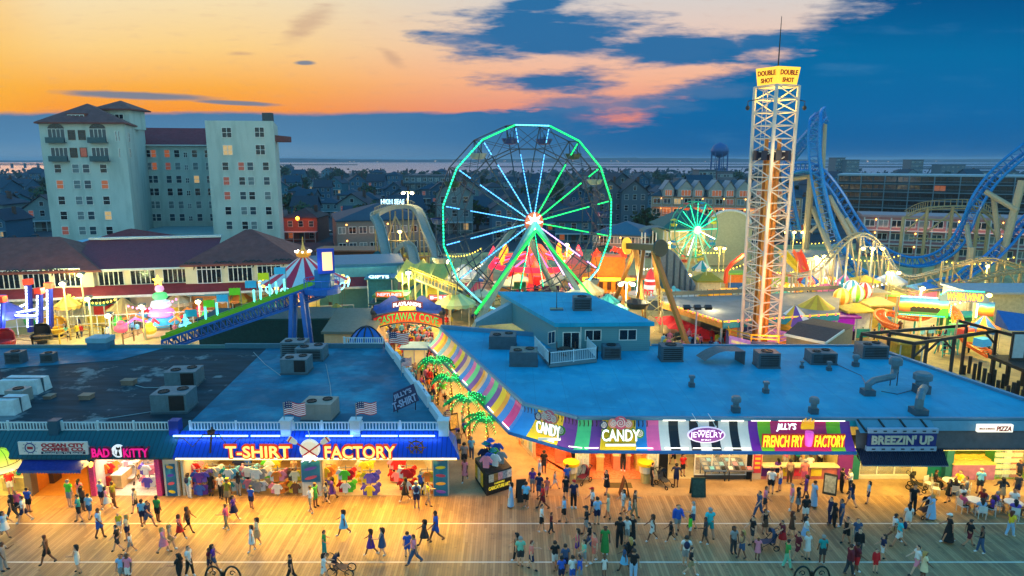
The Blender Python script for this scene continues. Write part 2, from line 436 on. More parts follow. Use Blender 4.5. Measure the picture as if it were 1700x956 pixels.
tee=shop_row('souvenir_shop','blue roofed souvenir shop with wide open front and weathered flat roof',XT,-4.17,m_roofB,m_blue,XT-1.4,1)
tea=shop_row('corner_shop','teal roofed shop row with dark tar flat roof beside the blue one',-46,XT-.02,m_roofA,m_teal,-56,0)
g=MB();g.prism([(-46,52.5),(-33.5,56),(-31.5,59.9),(-55.8,59.9)],ZR,ZR+.03);g.build('roof_membrane',m_roofB,tea)
railing(tea,-34.5,-29.1,YR+.1,ZR);railing(tea,-28.4,XT-.75,YR+.1,ZR)
for xx in(-28.75,XT-.35):
 g=MB();g.box(xx-.3,xx+.3,YR-.25,YR+.35,ZR-.3,ZR+.75);g.build('parapet_pier',mt((20,74,96),.5)if xx<-25 else mt((18,50,140),.5),tea)
pier=[Y(475,690,YR).x,Y(591,712,YR).x,-4.3]
edges=[XT+.2,pier[0],pier[1],pier[2]]
for a,b in zip(edges,edges[1:]):railing(tee,a+.35,b-.35,YR+.1,ZR)
for xx in pier:
 g=MB();g.box(xx-.3,xx+.3,YR-.3,YR+.3,ZR-.4,ZR+.72);g.box(xx-.36,xx+.36,YR-.36,YR+.36,ZR+.72,ZR+.82);g.build('parapet_pier',RAILW,tee)
g=MB();pa=[V((-4.3,YR,0)),V((-11.6,YB,0))];dd=(pa[1]-pa[0]).normalized();nn=V((dd.y,-dd.x,0))
for i in range(5):
 a=pa[0]+(pa[1]-pa[0])*(i/5+.012);b=pa[0]+(pa[1]-pa[0])*((i+1)/5-.012)
 g.prism([tuple((a)[:2]),tuple((a+nn*.28)[:2]),tuple((b+nn*.28)[:2]),tuple(b[:2])],ZR-.6,ZR+.55+(.25 if i%2 else 0))
g.build('side_parapet',RAILW,tee)
g=MB();g.box(-26,-11.7,YB-.25,YB,ZR,ZR+.42);g.build('back_parapet',mt((60,110,128),.6),tee)
railing(tee,-15.2,-11.7,YB-.15,ZR+.42,'back_railing')
g=MB();g.box(-56,-26.02,YB-.25,YB,ZR,ZR+.3);g.build('back_parapet',mt((70,120,124),.6),tea)
for a,b in((288,357),(360,412),(417,465),(508,586),(600,660),(663,722)):
 p0,p1=Y(a,722,40.2),Y(b,722,40.2)
 g=MB();g.box(p0.x,p1.x,40.12,40.2,3.98,4.06);g.build('light_tube',glow((150,200,255),3.2),tee)
g=MB();g.box(XT+.2,-3.4,39.2,39.245,2.86,2.965);g.build('eave_light',glow((255,232,150),2.6),tee)
light('AREA','eave_lamp',((XT-3.5)/2,39.3,2.75),2900,(255,190,50),18,(math.radians(-64),0,0),sy=.5)
light('AREA','eave_lamp',(-24.4,39.3,2.75),520,(255,194,60),4.2,(math.radians(-60),0,0),sy=.5)
light('AREA','eave_lamp',(-29.4,39.3,2.15),260,(255,190,70),4,(math.radians(-50),0,0),sy=.5)
light('AREA','blue_tube_lamp',(-13,40.0,4.3),110,(90,150,255),17,(math.radians(20),0,0),sy=.1)
m_shopfloor=mt((214,184,140),.35,var=.1);m_dkfloor=mt((150,116,70),.5)
def interior(par,x0,x1,floor,wallm,depth=5.6,lamp=(255,206,120),power=330,top=2.78):
 g=MB();g.box(x0,x1,YF+.01,YF+depth,-.1,.02);g.build('shop_floor',floor,par)
 g=MB();g.box(x0,x1,YF+depth-.12,YF+depth-.02,.02,top);g.box(x0,x0+.08,YF+.1,YF+depth-.14,.02,top);g.box(x1-.08,x1,YF+.1,YF+depth-.14,.02,top);g.build('shop_wall',wallm,par)
 k=max(1,int((x1-x0)/2.4))
 for i in range(k):
  for yy in(1.2,3.4):
   cx=x0+(i+.5)*(x1-x0)/k;g=MB();g.box(cx-.5,cx+.5,YF+yy,YF+yy+.12,top-.12,top-.04);g.build('ceiling_light',glow(lamp,4),par)
 light('AREA','shop_lamp',((x0+x1)/2,YF+1.6,top-.1),power,lamp,(x1-x0)*.9,(math.radians(12),0,0),sy=2.6)
PEACH=mt((236,200,150),.6)
P=lambda px:Y(px,823,YF).x
interior(tee,P(300),P(503),m_dkfloor,mt((190,140,80),.6),power=420)
interior(tee,P(535),P(720),m_shopfloor,PEACH,power=420)
interior(tea,P(160),P(262),mt((240,222,200),.3),mt((244,214,200),.5),lamp=(255,222,190),power=240)
interior(tea,P(52),P(150),mt((196,140,60),.4),mt((214,140,40),.5),depth=4.2,lamp=(255,176,60),power=120,top=2.6)
interior(tea,P(-120),P(44),mt((230,200,130),.4),mt((236,210,140),.5),depth=3.0,lamp=(255,216,110),power=200)
def pillar(par,a,b,z,m_,y0=YF-.06,y1=YF+.5):
 g=MB();g.box(P(a),P(b),y0,y1,.013,z);return g.build('pillar',m_,par)
PINKDOT=mt((226,70,140),.4,var=.3,scale=14)
pillar(tee,503,535,2.8,mt((206,206,200),.5,stretch=(8,1,.2)));pillar(tee,720,745,2.8,CREAM)
pillar(tee,276,300,2.8,mt((220,210,196),.5));pillar(tea,153,161,2.8,PINKDOT);pillar(tea,262,270,2.8,PINKDOT)
pillar(tea,44,56,2.7,mt((120,106,92),.6,stretch=(9,1,.3)))
g=MB();g.box(P(536),P(719),YF-.02,YF+.1,2.42,2.74);sg=g.build('fascia_board',mt((60,66,34),.6),tee)
text('TOYS • SOUVENIRS • BEACH ITEMS • JEWELRY',((P(560)+P(705))/2,YF-.02,2.58),(1,0,0),(0,0,1),P(705)-P(560),.17,mt((240,236,190),.5,1.2),tee,'fascia_lettering',.02)
def poster(px0,px1,z0,z1,y,label,seed):
 rr=random.Random(seed);x0,x1=P(px0),P(px1)
 r=thing('poster_panel',label,'poster',(x0,y,z0))
 g=MB();g.box(x0,x1,y-.05,y,z0,z1);g.build('board',custom('sea_print',lambda n,b,o,s:(n.l.new(n.mix(n.smooth(n.noise(o,1.2,3),.4,.6),n.ramp(n.maprange(s[2],0,z1-z0,0,1),[(0,lin((14,80,150))),(.6,lin((20,140,170))),(.8,lin((60,190,190))),(1,lin((240,226,150)))]),lin((10,110,150))),b.inputs['Base Color']))),r)
 H_=z1-z0;k=int(H_/.5)
 for i in range(k):
  cz=z0+.3+i*(H_-.5)/max(1,k-1)if k>1 else z0+.4;c=[(214,70,90),(240,220,40),(220,90,110),(110,80,190),(244,180,60)][(i+seed)%5]
  g=MB();an=rr.uniform(-.3,.3);L=(x1-x0)*.36
  pts=[(L*math.cos(t)*math.cos(an)-.1*math.sin(t)*math.sin(an),L*math.cos(t)*math.sin(an)+.1*math.sin(t)*math.cos(an))for t in[2*PI*j/14 for j in range(14)]]
  g.plate(pts,((x0+x1)/2,y-.05,cz),(1,0,0),(0,0,1),.02);g.build('surfboard_print',mt(c,.5),r)
 return r
poster(280,296,.05,2.2,YF-.07,'narrow sea blue poster with surfboards beside the pink dotted pillar',1)
poster(504,534,1.0,2.72,YF-.07,'sea blue surfboard poster hung high on the middle pillar',2)
poster(721,744,.05,2.72,YF-.07,'tall sea blue surfboard poster at the lane corner of the souvenir shop',3)
# ---- signs
def channel_letters(s,px0,px1,py0,py1,y,face,edge,name,label,ef=3,bold=.012):
 a,b=Y(px0,py1,y),Y(px1,py0,y);cx=(a.x+b.x)/2;cz=(a.z+b.z)/2
 r=thing(name,label,'sign',(cx,y,a.z))
 text(s,(cx,y,cz),(1,0,0),(0,0,1),b.x-a.x+.25,b.z-a.z+.22,edge,r,'letter_backing',.12,bold+.05)
 text(s,(cx,y-.13,cz),(1,0,0),(0,0,1),b.x-a.x,b.z-a.z,face,r,'lettering',.06,bold)
 g=MB()
 for i in range(4):
  xx=a.x+(b.x-a.x)*(i+.5)/4;g.beam((xx,y+.01,cz-.2),(xx,y+.45,cz-.1),.05)
 g.build('bracket',DARK,r);return r
LETY=glow((255,226,110),1.15);LETE=glow((220,50,10),.55)
channel_letters('T-SHIRT',377,482,739,758,39.22,LETY,LETE,'letter_sign','glowing yellow and red T-SHIRT letters on the blue awning roof')
channel_letters('FACTORY',541,656,739,759,39.22,LETY,LETE,'letter_sign','glowing yellow and red FACTORY letters on the blue awning roof')
PINK=glow((236,20,130),.8)
channel_letters('BAD',156,183,743,757,39.3,PINK,mt((120,6,60),.5),'letter_sign','hot pink BAD letters left of a round cat emblem')
channel_letters('KiTTY',208,247,743,757,39.3,PINK,mt((120,6,60),.5),'letter_sign','hot pink KiTTY letters right of a round cat emblem')
c=Y(196,749,39.25);r=thing('cat_sign','round white sign with a thin black cat between pink words','sign',c)
g=MB();g.cyl(c,c+V((0,.1,0)),.41,n=28);g.build('disc',mt((240,240,240),.5,.7),r)
g=MB();o=c+V((.0,-.002,-.3))
g.plate([(-.1,0),(.1,0),(.07,.15),(.03,.3),(.05,.4),(.15,.42),(.16,.5),(.13,.62),(.09,.54),(-.04,.54),(-.08,.62),(-.11,.5),(-.1,.42),(-.01,.4),(-.03,.3),(-.08,.15)],o,(1,0,0),(0,0,1),.02)
g.tube([c+V((-.08,-.012,-.26)),c+V((-.2,-.012,-.2)),c+V((-.24,-.012,-.05)),c+V((-.2,-.012,.05))],.018,5);g.build('cat_emblem',BLACK,r)
c=Y(514,746,39.0);r=thing('round_sign','round white sign with crossed oars between the yellow words','sign',c)
g=MB();g.cyl(c,c+V((0,.14,0)),.62,n=32);g.build('disc',mt((238,232,214),.5,.55),r)
g=MB();g.cyl(c+V((0,.02,-.02)),c+V((0,-.02,-.02)),.53,n=32);g.build('disc_face',mt((250,226,190),.5,.5),r)
for sgn in(-1,1):
 g=MB();a=c+V((-.45*sgn,-.06,-.42));b=c+V((.72*sgn,-.06,.42));e=c+V((1.25*sgn,-.06,.78))
 g.slot(0).cyl(a,b,.045,n=8);d=(e-b).normalized();s_=V((-d.z,0,d.x))
 g.slot(1).plate([(0,-.06),(.12,-.15),(.5,-.2),(.62,-.17),(.62,.17),(.5,.2),(.12,.15),(0,.06)],b,d,s_,.05)
 g.slot(2).plate([(.46,-.2),(.54,-.2),(.54,.2),(.46,.2)],b+V((0,-.052,0)),d,s_,.01)
 g.build('oar',[mt((190,26,30),.5,.3),mt((226,216,196),.5,.25),mt((196,30,34),.5,.3)],r)
text("Jilly's",c+V((0,-.1,-.55)),(1,0,0),(0,0,1),1.0,.42,mt((240,244,255),.5,1.0),r,'lettering',.08,.04,.2)
g=MB();g.tube([c+V((.05,.05,.6)),c+V((0,.1,.95)),c+V((-.15,.3,1.2))],.025,6);g.build('cable',WHITE,r)
a,b=Y(33,754,39.2),Y(145,733,39.2);cx,cz=(a.x+b.x)/2,(a.z+b.z)/2
r=thing('coffee_sign','white sign board with red OCEAN CITY COFFEE CO. lettering and cup emblem','sign',(cx,39.2,a.z))
g=MB();g.box(a.x,b.x,39.15,39.25,a.z,b.z);g.box(a.x+.3,a.x+.4,39.25,39.8,a.z+.2,a.z+.3);g.box(b.x-.4,b.x-.3,39.25,39.8,a.z+.2,a.z+.3);g.build('board',mt((206,206,200),.5,.05),r)
RED=mt((176,30,50),.5)
text('OCEAN CITY',(cx+.62,39.15,cz+.2),(1,0,0),(0,0,1),2.65,.25,RED,r,'lettering',.02,.05)
text('COFFEE CO.',(cx+.62,39.15,cz-.07),(1,0,0),(0,0,1),2.65,.25,RED,r,'lettering',.02,.05)
g=MB();g.box(cx-.75,cx+1.95,39.135,39.15,cz-.37,cz-.22);g.build('lettering_band',mt((24,34,70),.5),r)
text('Roasted On The Boards!',(cx+.6,39.135,cz-.295),(1,0,0),(0,0,1),2.4,.12,WHITE,r,'lettering',.01)
g=MB();e=V((cx-1.4,39.148,cz+.02));g.slot(0).tube([e+V((.3*math.cos(t),0,.3*math.sin(t)))for t in[2*PI*i/20 for i in range(20)]],.035,5,True)
g.slot(1).cbox(e,(.34,.03,.16));
for i in range(10):t=2*PI*i/10;g.slot(2).beam(e+V((.38*math.cos(t),0,.34*math.sin(t))),e+V((.46*math.cos(t),0,.42*math.sin(t))),.03)
g.build('cup_emblem',[mt((30,50,120),.5),RED,mt((40,110,130),.5)],r)
r=thing('fabric_awning','dark blue fabric awning over the coffee shop entrance','awning',(P(90),YF,2.2))
m_fab=mt((16,36,128),.7,var=.2);a0,a1=Y(45,756,39.9),Y(147,756,39.9);b0,b1=Y(28,781,38.4),Y(134,781,38.4)
zt,zb=2.95,b0.z
g=MB();T0,T1,B0,B1=V((a0.x,39.9,zt)),V((a1.x+.15,39.9,zt)),V((b0.x,38.4,zb)),V((b1.x,38.4,zb))
g.quad(B0,B1,T1,T0);g.quad(B0+V((0,0,-.03)),T0+V((0,0,-.03)),T1+V((0,0,-.03)),B1+V((0,0,-.03)));g.quad(B1,V((B1.x,39.9,zb)),T1);g.quad(B0,T0,V((B0.x,39.9,zb)));g.build('canopy',m_fab,r)
g=MB();n_=22
for i in range(n_):
 x0,x1=B0.x+(B1.x-B0.x)*i/n_,B0.x+(B1.x-B0.x)*(i+1)/n_;g.quad((x0,38.39,zb),(x0,38.39,zb-.14),((x0+x1)/2,38.39,zb-.2),(x1,38.39,zb-.14),(x1,38.39,zb))
g.build('valance',mt((60,84,150),.7),r)
c=V((B1.x+.25,38.95,zb+.12));g=MB();g.cyl(c,c+V((.06,-.01,0)),.17,n=14);g.build('round_badge',mt((230,180,120),.5,.4),r)
c=Y(2,786,39.6);r=thing('shade_sign','giant glowing leaded lampshade dome hanging over the far left counter','sign',c)
mg=custom('leaded_glass',lambda n,b,o,s:(n.l.new(n.ramp(n.maprange(s[2],.4,1.7,0,1),[(0,lin((255,236,170))),(.35,lin((255,224,90))),(.8,lin((180,220,40)))]),b.inputs['Base Color']),n.l.new(n.ramp(n.maprange(s[2],.4,1.7,0,1),[(0,lin((255,236,170))),(.35,lin((255,224,90))),(.8,lin((180,220,40)))]),b.inputs['Emission Color']),b.inputs['Emission Strength'].__setattr__('default_value',1.0)))
g=MB();prof=[(1.14,.35),(1.12,.75),(1.08,.78),(1.0,1.1),(.8,1.4),(.45,1.62),(.05,1.7)];g.lathe(c,prof,24);g.build('glass_shade',mg,r,True)
g=MB()
for i in range(12):t=2*PI*i/12;g.tube([c+V(((q_[0]+.01)*math.cos(t),(q_[0]+.01)*math.sin(t),q_[1]))for q_ in prof[2:]],.018,4)
for q_ in(prof[2],prof[0]):g.tube([c+V((q_[0]*math.cos(t),q_[0]*math.sin(t),q_[1]))for t in[2*PI*i/24 for i in range(24)]],.025,4,True)
g.build('lead_ribs',DARK,r)
light('POINT','shade_lamp',c+V((0,0,.2)),130,(255,220,100),.4)
c=Y(691,743,39.5);r=thing('helm_ornament','dark wooden ship wheel on the blue awning right of FACTORY','ship wheel',c);g=MB();g.tube([c+V((.42*math.cos(t),0,.42*math.sin(t)))for t in[2*PI*i/18 for i in range(18)]],.05,5,True);g.build('wheel_ring',WOOD,r);g=MB()
for i in range(4):t=PI*i/4;d=V((math.cos(t),0,math.sin(t)))*.62;g.beam(c-d,c+d,.06)
g.build('spokes',WOOD,r)
c=Y(349,752,39.5);r=thing('ship_mast','small wooden mast with drooping rigging on the blue awning left of T-SHIRT','mast',c);g=MB();g.cyl(c,c+V((0,.5,1.5)),.06,n=6);g.beam(c+V((-.55,.35,1.05)),c+V((.55,.35,1.05)),.06);g.lathe(c+V((0,.36,1.1)),[(.2,0),(.26,.2),(.24,.22)],9);g.build('spar',mt((90,60,40),.7),r);g=MB()
for s_ in(-1,1):g.tube([c+V((s_*.5,.35,1.05)),c+V((s_*1.1,.1,.35)),c+V((s_*1.7,.3,.8)),c+V((s_*2.1,.3,.9))],.03,4)
g.build('rope',mt((110,84,60),.8),r)
# ---------------------------------------------------------------- right shop building
ZQ=4.8
def f_roofC(n,b,o,s):
 k=n.noise(o,.22,5,.6);k2=n.noise(n.comb(s[0],n.m('MULTIPLY',s[1],.3)),1.4,4)
 c=n.ramp(k,[(.3,lin((4,142,176))),(.55,lin((8,160,198))),(.75,lin((26,172,206)))])
 c=n.mix(n.m('MULTIPLY',n.smooth(k2,.5,.72),.22),c,lin((8,112,146)))
 seam=n.m('MAXIMUM',n.smooth(n.m('FRACT',n.m('DIVIDE',s[0],2.1)),.03,0),n.smooth(n.m('FRACT',n.m('DIVIDE',n.m('ADD',s[1],n.m('MULTIPLY',s[0],.12)),7.3)),.012,0));pt_=n.noise(o,.9,2,.4);c=n.mix(n.m('MULTIPLY',n.smooth(pt_,.6,.63),.3),c,lin((60,176,200)));c=n.mix(n.m('MULTIPLY',seam,.45),c,lin((8,110,144)))
 n.l.new(c,b.inputs['Base Color']);b.inputs['Roughness'].default_value=.75;b.inputs['Specular IOR Level'].default_value=.2
m_roofC=custom('membrane_roof',f_roofC)
TOP=[V((-7.04,64.6)),V((.81,43.55)),V((4.21,41.06)),V((21.35,40.85))]
def offset(pts,d):
 out=[]
 for i,p_ in enumerate(pts):
  ds=[]
  if i>0:ds.append((p_-pts[i-1]).normalized())
  if i<len(pts)-1:ds.append((pts[i+1]-p_).normalized())
  ns=[V((t.y,-t.x))for t in ds];n_=sum(ns,V((0,0))).normalized();k=1/max(.3,n_.dot(ns[0]))
  out.append(p_-n_*(d*k))
 return out
big=thing('candy_building','long white roofed shop building with striped awnings along the lane','building',(10,42.45,0))
g=MB();g.prism([tuple(p_)for p_ in TOP]+[(36.6,40.85),(34.95,44.36),(31.28,58.08),(12.19,58.3)],ZQ-.45,ZQ);g.build('roof',m_roofC,big)
m_edge=mt((70,130,160),.5)
g=MB();q_=[V((*p_,ZQ+.08))for p_ in TOP]+[V((36.5,40.85,ZQ+.08))]
for a,b in zip(q_,q_[1:]):g.beam(a,b,.22,.18)
g.beam((36.4,41,ZQ+.08),(34.95,44.36,ZQ+.08),.3,.22);g.beam((34.95,44.36,ZQ+.08),(31.28,58.0,ZQ+.08),.34,.24);g.beam((31.2,58.1,ZQ+.05),(12.3,58.3,ZQ+.05),.25,.2);g.beam((12.2,58.3,ZQ+.15),(-6.9,64.5,ZQ+.15),.3,.45)
g.build('roof_edge',m_edge,big)
WALL=offset(TOP,1.4);
def stripe_awning(par,pts,widths_cols,out=1.2,z0=4.72,z1=3.18,seg=5,name='awning'):
 """pts: top polyline; widths_cols: [(fraction_end, colour)]"""
 outp=offset(pts,-out);n_=len(pts)
 Ls=[0]
 for a,b in zip(pts,pts[1:]):Ls.append(Ls[-1]+(b-a).length)
 def at(u,t):
  L=u*Ls[-1]
  for i in range(n_-1):
   if L<=Ls[i+1]+1e-6:
    f=(L-Ls[i])/(Ls[i+1]-Ls[i]);a=pts[i].lerp(pts[i+1],f);b=outp[i].lerp(outp[i+1],f);break
  p_=a.lerp(b,t**1.7);return V((p_.x,p_.y,z0+(z1-z0)*t))
 mats=[];g=MB();u0=0
 for u1,c in widths_cols:
  m_=mt(c,.45,var=.1,scale=1.2)
  if m_ not in mats:mats.append(m_)
  g.slot(mats.index(m_))
  cuts=[u0]+[x/Ls[-1]for x in Ls if u0+1e-4<x/Ls[-1]<u1-1e-4]+[u1]
  for ua,ub in zip(cuts,cuts[1:]):
   for j in range(seg):
    ta,tb=j/seg,(j+1)/seg;g.quad(at(ua,tb),at(ub,tb),at(ub,ta),at(ua,ta))
  u0=u1
 a=g.build(name,mats,par)
 bm_=MB();k=[at(x/Ls[-1],1)for x in Ls]
 for p0,p1 in zip(k,k[1:]):bm_.beam(p0+V((0,0,-.07)),p1+V((0,0,-.07)),.1,.2)
 bm_.build('awning_rail',mt((24,88,150),.4),par)
 return at
def stripes(cols,L0=1.0):
 tot=sum(w_ for _,w_ in cols);acc=0;out=[]
 for c,w_ in cols:acc+=w_;out.append((acc/tot,c))
 return out
PU,GN,YL,OR,BL,PK,PE,MG,TE=(120,64,150),(90,214,130),(255,206,20),(250,160,30),(40,132,206),(240,100,160),(250,188,130),(220,44,130),(90,190,190)
lane=[(TE,1),(PK,.8),(YL,1),(OR,.8),(TE,1.2),(PE,1.3),(YL,1.0),(BL,1),(PK,.9),(YL,1),(PU,.9),(PE,1),(BL,1),(PK,.9),(GN,1),(PU,1),(OR,.6),(PE,.6),(BL,1),(PK,.9),(GN,1),(PU,1),(YL,1.1),(OR,.8),(BL,1.2),(MG,1.3),(BL,.5)]
L1=(TOP[1]-TOP[0]).length;k=L1/sum(w_ for _,w_ in lane);lane=[(c,w_*k)for c,w_ in lane]
Lc=(TOP[2]-TOP[1]).length;XJ=9.29
front=[(BL,Lc*.27),(YL,Lc*.48),(PU,Lc*.25),(GN,.86),(PU,.66),(YL,2.12),(BL,.66),(PK,0)]
used_=sum(w_ for _,w_ in front)-0;Lf=XJ-4.21
front[-1]=(PK,Lc+Lf-used_)
ATc=stripe_awning(big,[TOP[0],TOP[1],TOP[2],V((XJ,40.98))],stripes(lane+front),name='candy_awning')
W9=(222,218,206);B9=(22,22,26);xs9=[1094,1110,1126,1144,1159,1177,1192,1210,1224,1241]
tx=lambda px:Y(px,700,40.95).x
jw=[(W9 if i%2==0 else B9,tx(b)-tx(a))for i,(a,b)in enumerate(zip(xs9,xs9[1:]))]
ATj=stripe_awning(big,[V((XJ,40.98)),V((tx(1241),40.9))],stripes(jw),name='jewelry_awning')
fr=[((116,30,150),15),((130,200,20),20),((226,30,110),89),((130,200,20),22),((110,40,150),16)]
ATf=stripe_awning(big,[V((tx(1241),40.9)),V((21.35,40.85))],stripes(fr),name='fry_awning')
LT=glow((255,246,226),2.5)
def tube_on(at,u0,u1,t,dz=.06,out=.05,r=.03):
 a,b=at(u0,t),at(u1,t);g=MB();o_=V((0,-out,dz));g.cyl(a+o_,b+o_,r,n=6);g.build('light_tube',LT,big)
for u0,u1 in((.05,.3),(.36,.62),(.7,.95)):tube_on(ATj,u0,u1,.02)
for u0,u1 in((.04,.3),(.35,.65),(.7,.98)):tube_on(ATj,u0,u1,.93)
for u0,u1 in((.03,.22),(.3,.95)):tube_on(ATf,u0,u1,.02)
for u0,u1 in((.772,.80),(.83,.855),(.86,.885),(.955,.985)):tube_on(ATc,u0,u1,.94)
for i in range(7):tube_on(ATc,.06+i*.1,.1+i*.1,.96)
g=MB()
for i in range(46):
 u=.60+.385*i/46;a=ATc(u,.015)+V((0,-.06,.02));g.tube([a,a+V((.03,-.03,-.22)),a+V((0,-.06,-.38))],.028,4)
g.build('cord_fringe',mt((60,40,20),.6),big)
def arealane(a,b,out,z,e,c,sy=.25,tilt=0,name='awning_lamp'):
 d=V((b.x-a.x,b.y-a.y));L=d.length;d=d/L;nrm=V((d.y,-d.x));mid=(a+b)/2
 o=light('AREA',name,(mid.x+nrm.x*out,mid.y+nrm.y*out,z),e,c,L,None,sy=sy)
 xa=V((d.x,d.y,0));tgt=V((-nrm.x*math.cos(tilt),-nrm.y*math.cos(tilt),math.sin(tilt)));za=-tgt;ya=za.cross(xa)
 o.rotation_euler=Matrix((xa,ya,za)).transposed().to_euler();return o
arealane(TOP[0],TOP[1],2.1,3.6,150,(255,236,200),tilt=math.radians(12))
arealane(TOP[1],TOP[2],2.1,3.6,45,(255,240,210),tilt=math.radians(12))
arealane(TOP[2],TOP[3],2.2,3.6,115,(255,244,226),tilt=math.radians(12))
arealane(WALL[0],WALL[1],1.3,3.05,1300,(255,196,110),tilt=math.radians(-88),sy=1,name='lane_lamp')
arealane(WALL[1],WALL[2],1.2,3.05,260,(255,160,66),tilt=math.radians(-88),sy=1,name='lane_lamp')
arealane(V((4,42.4)),V((21,42.4)),1.2,3.05,620,(255,198,110),tilt=math.radians(-88),sy=1,name='lane_lamp')
arealane(V((21,42.4)),V((36,42.4)),2.2,3.0,1500,(255,208,84),tilt=math.radians(-58),sy=1,name='lane_lamp')
# ---- walls, openings and rooms under the awnings
YW=42.45
PR=lambda px:Y(px,795,YW).x
m_cand=mt((246,150,84),.5);m_candf=mt((240,150,110),.3)
def wallseg(a,b,z0,z1,m_,th=.2,name='wall'):
 d=(b-a).normalized();n_=V((-d.y,d.x))*th;g=MB();g.prism([tuple(a),tuple(b),tuple(b+n_),tuple(a+n_)],z0,z1);return g.build(name,m_,big)
FL=ZQ-.46
wallseg(WALL[0],WALL[1].lerp(WALL[0],.06),0,FL,mt((226,200,160),.6))
hdr=wallseg(WALL[1],WALL[2],2.75,FL,CREAM,name='header');
def room(x0,x1,floor,wallm,depth=5,lamp=(255,190,110),power=160,y0=YW):
 g=MB();g.box(x0,x1,y0,y0+depth,-.1,.03);g.build('shop_floor',floor,big)
 g=MB();g.box(x0,x1,y0+depth,y0+depth+.1,.03,2.9);g.box(x0,x0+.06,y0+.05,y0+depth,.03,2.9);g.box(x1-.06,x1,y0+.05,y0+depth,.03,2.9);g.build('shop_wall',wallm,big)
 g=MB();g.box(x0,x1,y0,y0+depth,2.9,2.98);g.build('ceiling',WHITE,big)
 for i in range(max(1,int((x1-x0)/2))):
  cx=x0+(i+.5)*(x1-x0)/max(1,int((x1-x0)/2));g=MB();g.box(cx-.4,cx+.4,y0+.9,y0+1.05,2.8,2.86);g.build('ceiling_light',glow(lamp,6),big)
 light('AREA','shop_lamp',((x0+x1)/2,y0+1.5,2.78),power,lamp,(x1-x0)*.9,(math.radians(10),0,0),sy=2.4)
g=MB();g.prism([tuple(WALL[1].lerp(WALL[2],.05)),tuple(WALL[2]),(PR(955),YW+.02),(PR(957),48),(.6,48)],-.1,.04);g.build('shop_floor',m_candf,big)
g=MB();g.box(.5,PR(958),48,48.1,.04,2.9);g.build('shop_wall',m_cand,big)
light('AREA','shop_lamp',(3.4,45,2.7),90,(255,150,80),2.5,(0,0,0),sy=3)
room(PR(978),PR(1072),m_candf,m_cand,lamp=(255,170,96),power=110)
room(PR(1108),PR(1238),mt((210,190,150),.4),mt((226,206,160),.5),lamp=(255,226,160),power=90)
room(PR(1263),PR(1388),mt((150,130,90),.5),mt((214,190,120),.5),depth=3.4,lamp=(255,232,150),power=70)
room(PR(1425),PR(1512),mt((150,130,90),.5),mt((190,160,90),.5),depth=3.6,lamp=(255,214,120),power=80)
room(PR(1578),PR(1740),mt((120,160,60),.5),mt((216,190,110),.5),depth=4.5,lamp=(255,216,110),power=120)
def pil(a,b,m_,z1=2.98,y0=YW-.1,y1=YW+.4,z0=.008,name='pillar'):
 g=MB();g.box(PR(a),PR(b),y0,y1,z0,z1);return g.build(name,m_,big)
pil(955,977,CREAM);pil(1072,1092,CREAM);pil(1092,1107,BLACK);pil(1238,1246,BLACK);pil(1246,1262,mt((214,190,160),.5))
pil(1388,1412,mt((116,36,140),.5));pil(1412,1424,mt((30,110,110),.5));pil(1512,1536,mt((200,186,150),.5));pil(1566,1578,mt((40,110,120),.5));pil(1536,1566,mt((20,128,120),.5),y0=YW+.3,name='door')
g=MB();g.box(PR(955),36.5,YW,YW+.2,2.98,FL);g.build('header',mt((190,180,160),.6),big)
g=MB();g.box(PR(1263),PR(1388),YW-.35,YW+.3,.95,1.05);g.build('counter',mt((230,214,170),.4),big)
g=MB();g.box(PR(1263),PR(1388),YW-.05,YW+.12,.01,.95);g.build('counter_front',mt((196,110,110),.5,var=.35,scale=2),big)
g=MB();g.box(PR(1425),PR(1512),YW-.02,YW+.1,.01,.3);g.build('window_sill',CREAM,big)
m_gl=custom('shop_glass',lambda n,b,o,s:(b.inputs['Base Color'].__setattr__('default_value',(.9,.95,.95,1)),b.inputs['Alpha'].__setattr__('default_value',.12),b.inputs['Roughness'].__setattr__('default_value',.05)))
def shopwin(a,b,z0,z1,cols,y=YW,fm=WHITE):
 x0,x1=PR(a),PR(b);g=MB()
 for i in range(cols+1):x=x0+(x1-x0)*i/cols;g.box(x-.035,x+.035,y-.04,y+.04,z0,z1)
 g.box(x0-.035,x1+.035,y-.045,y+.045,z0-.06,z0);g.box(x0-.035,x1+.035,y-.045,y+.045,z1,z1+.06)
 w_=g.build('window',fm,big);g=MB();g.box(x0,x1,y-.006,y+.006,z0,z1);g.build('pane',m_gl,w_)
shopwin(1425,1512,.32,2.6,3);shopwin(1152,1237,.35,2.8,3)
g=MB();g.box(PR(1152),PR(1237),YW-.05,YW+.1,.008,.3);g.build('window_base',mt((80,70,60),.5),big)
a0,b0=WALL[0],WALL[1];dd=(b0-a0).normalized();nn2=V((dd.y,-dd.x))
m_pcols=[mt(c,.5,var=.3,scale=4)for c in((232,200,150),(150,190,200),(236,226,210),(200,150,110),(226,190,90))]
for i in range(12):
 u=.45+.5*i/12;c=a0.lerp(b0,u)+nn2*.03;g=MB();o_=V((c.x,c.y,0))
 g.plate([(0,.4),(.72,.4),(.72,2.2),(0,2.2)],o_,V((dd.x,dd.y,0)),(0,0,1),.05)
 f=g.build('framed_poster',WHITE,big);g=MB();o2=o_+V((nn2.x,nn2.y,0))*.055
 g.plate([(.07,.47),(.65,.47),(.65,2.13),(.07,2.13)],o2,V((dd.x,dd.y,0)),(0,0,1),.01);g.build('print',m_pcols[i%5],f)
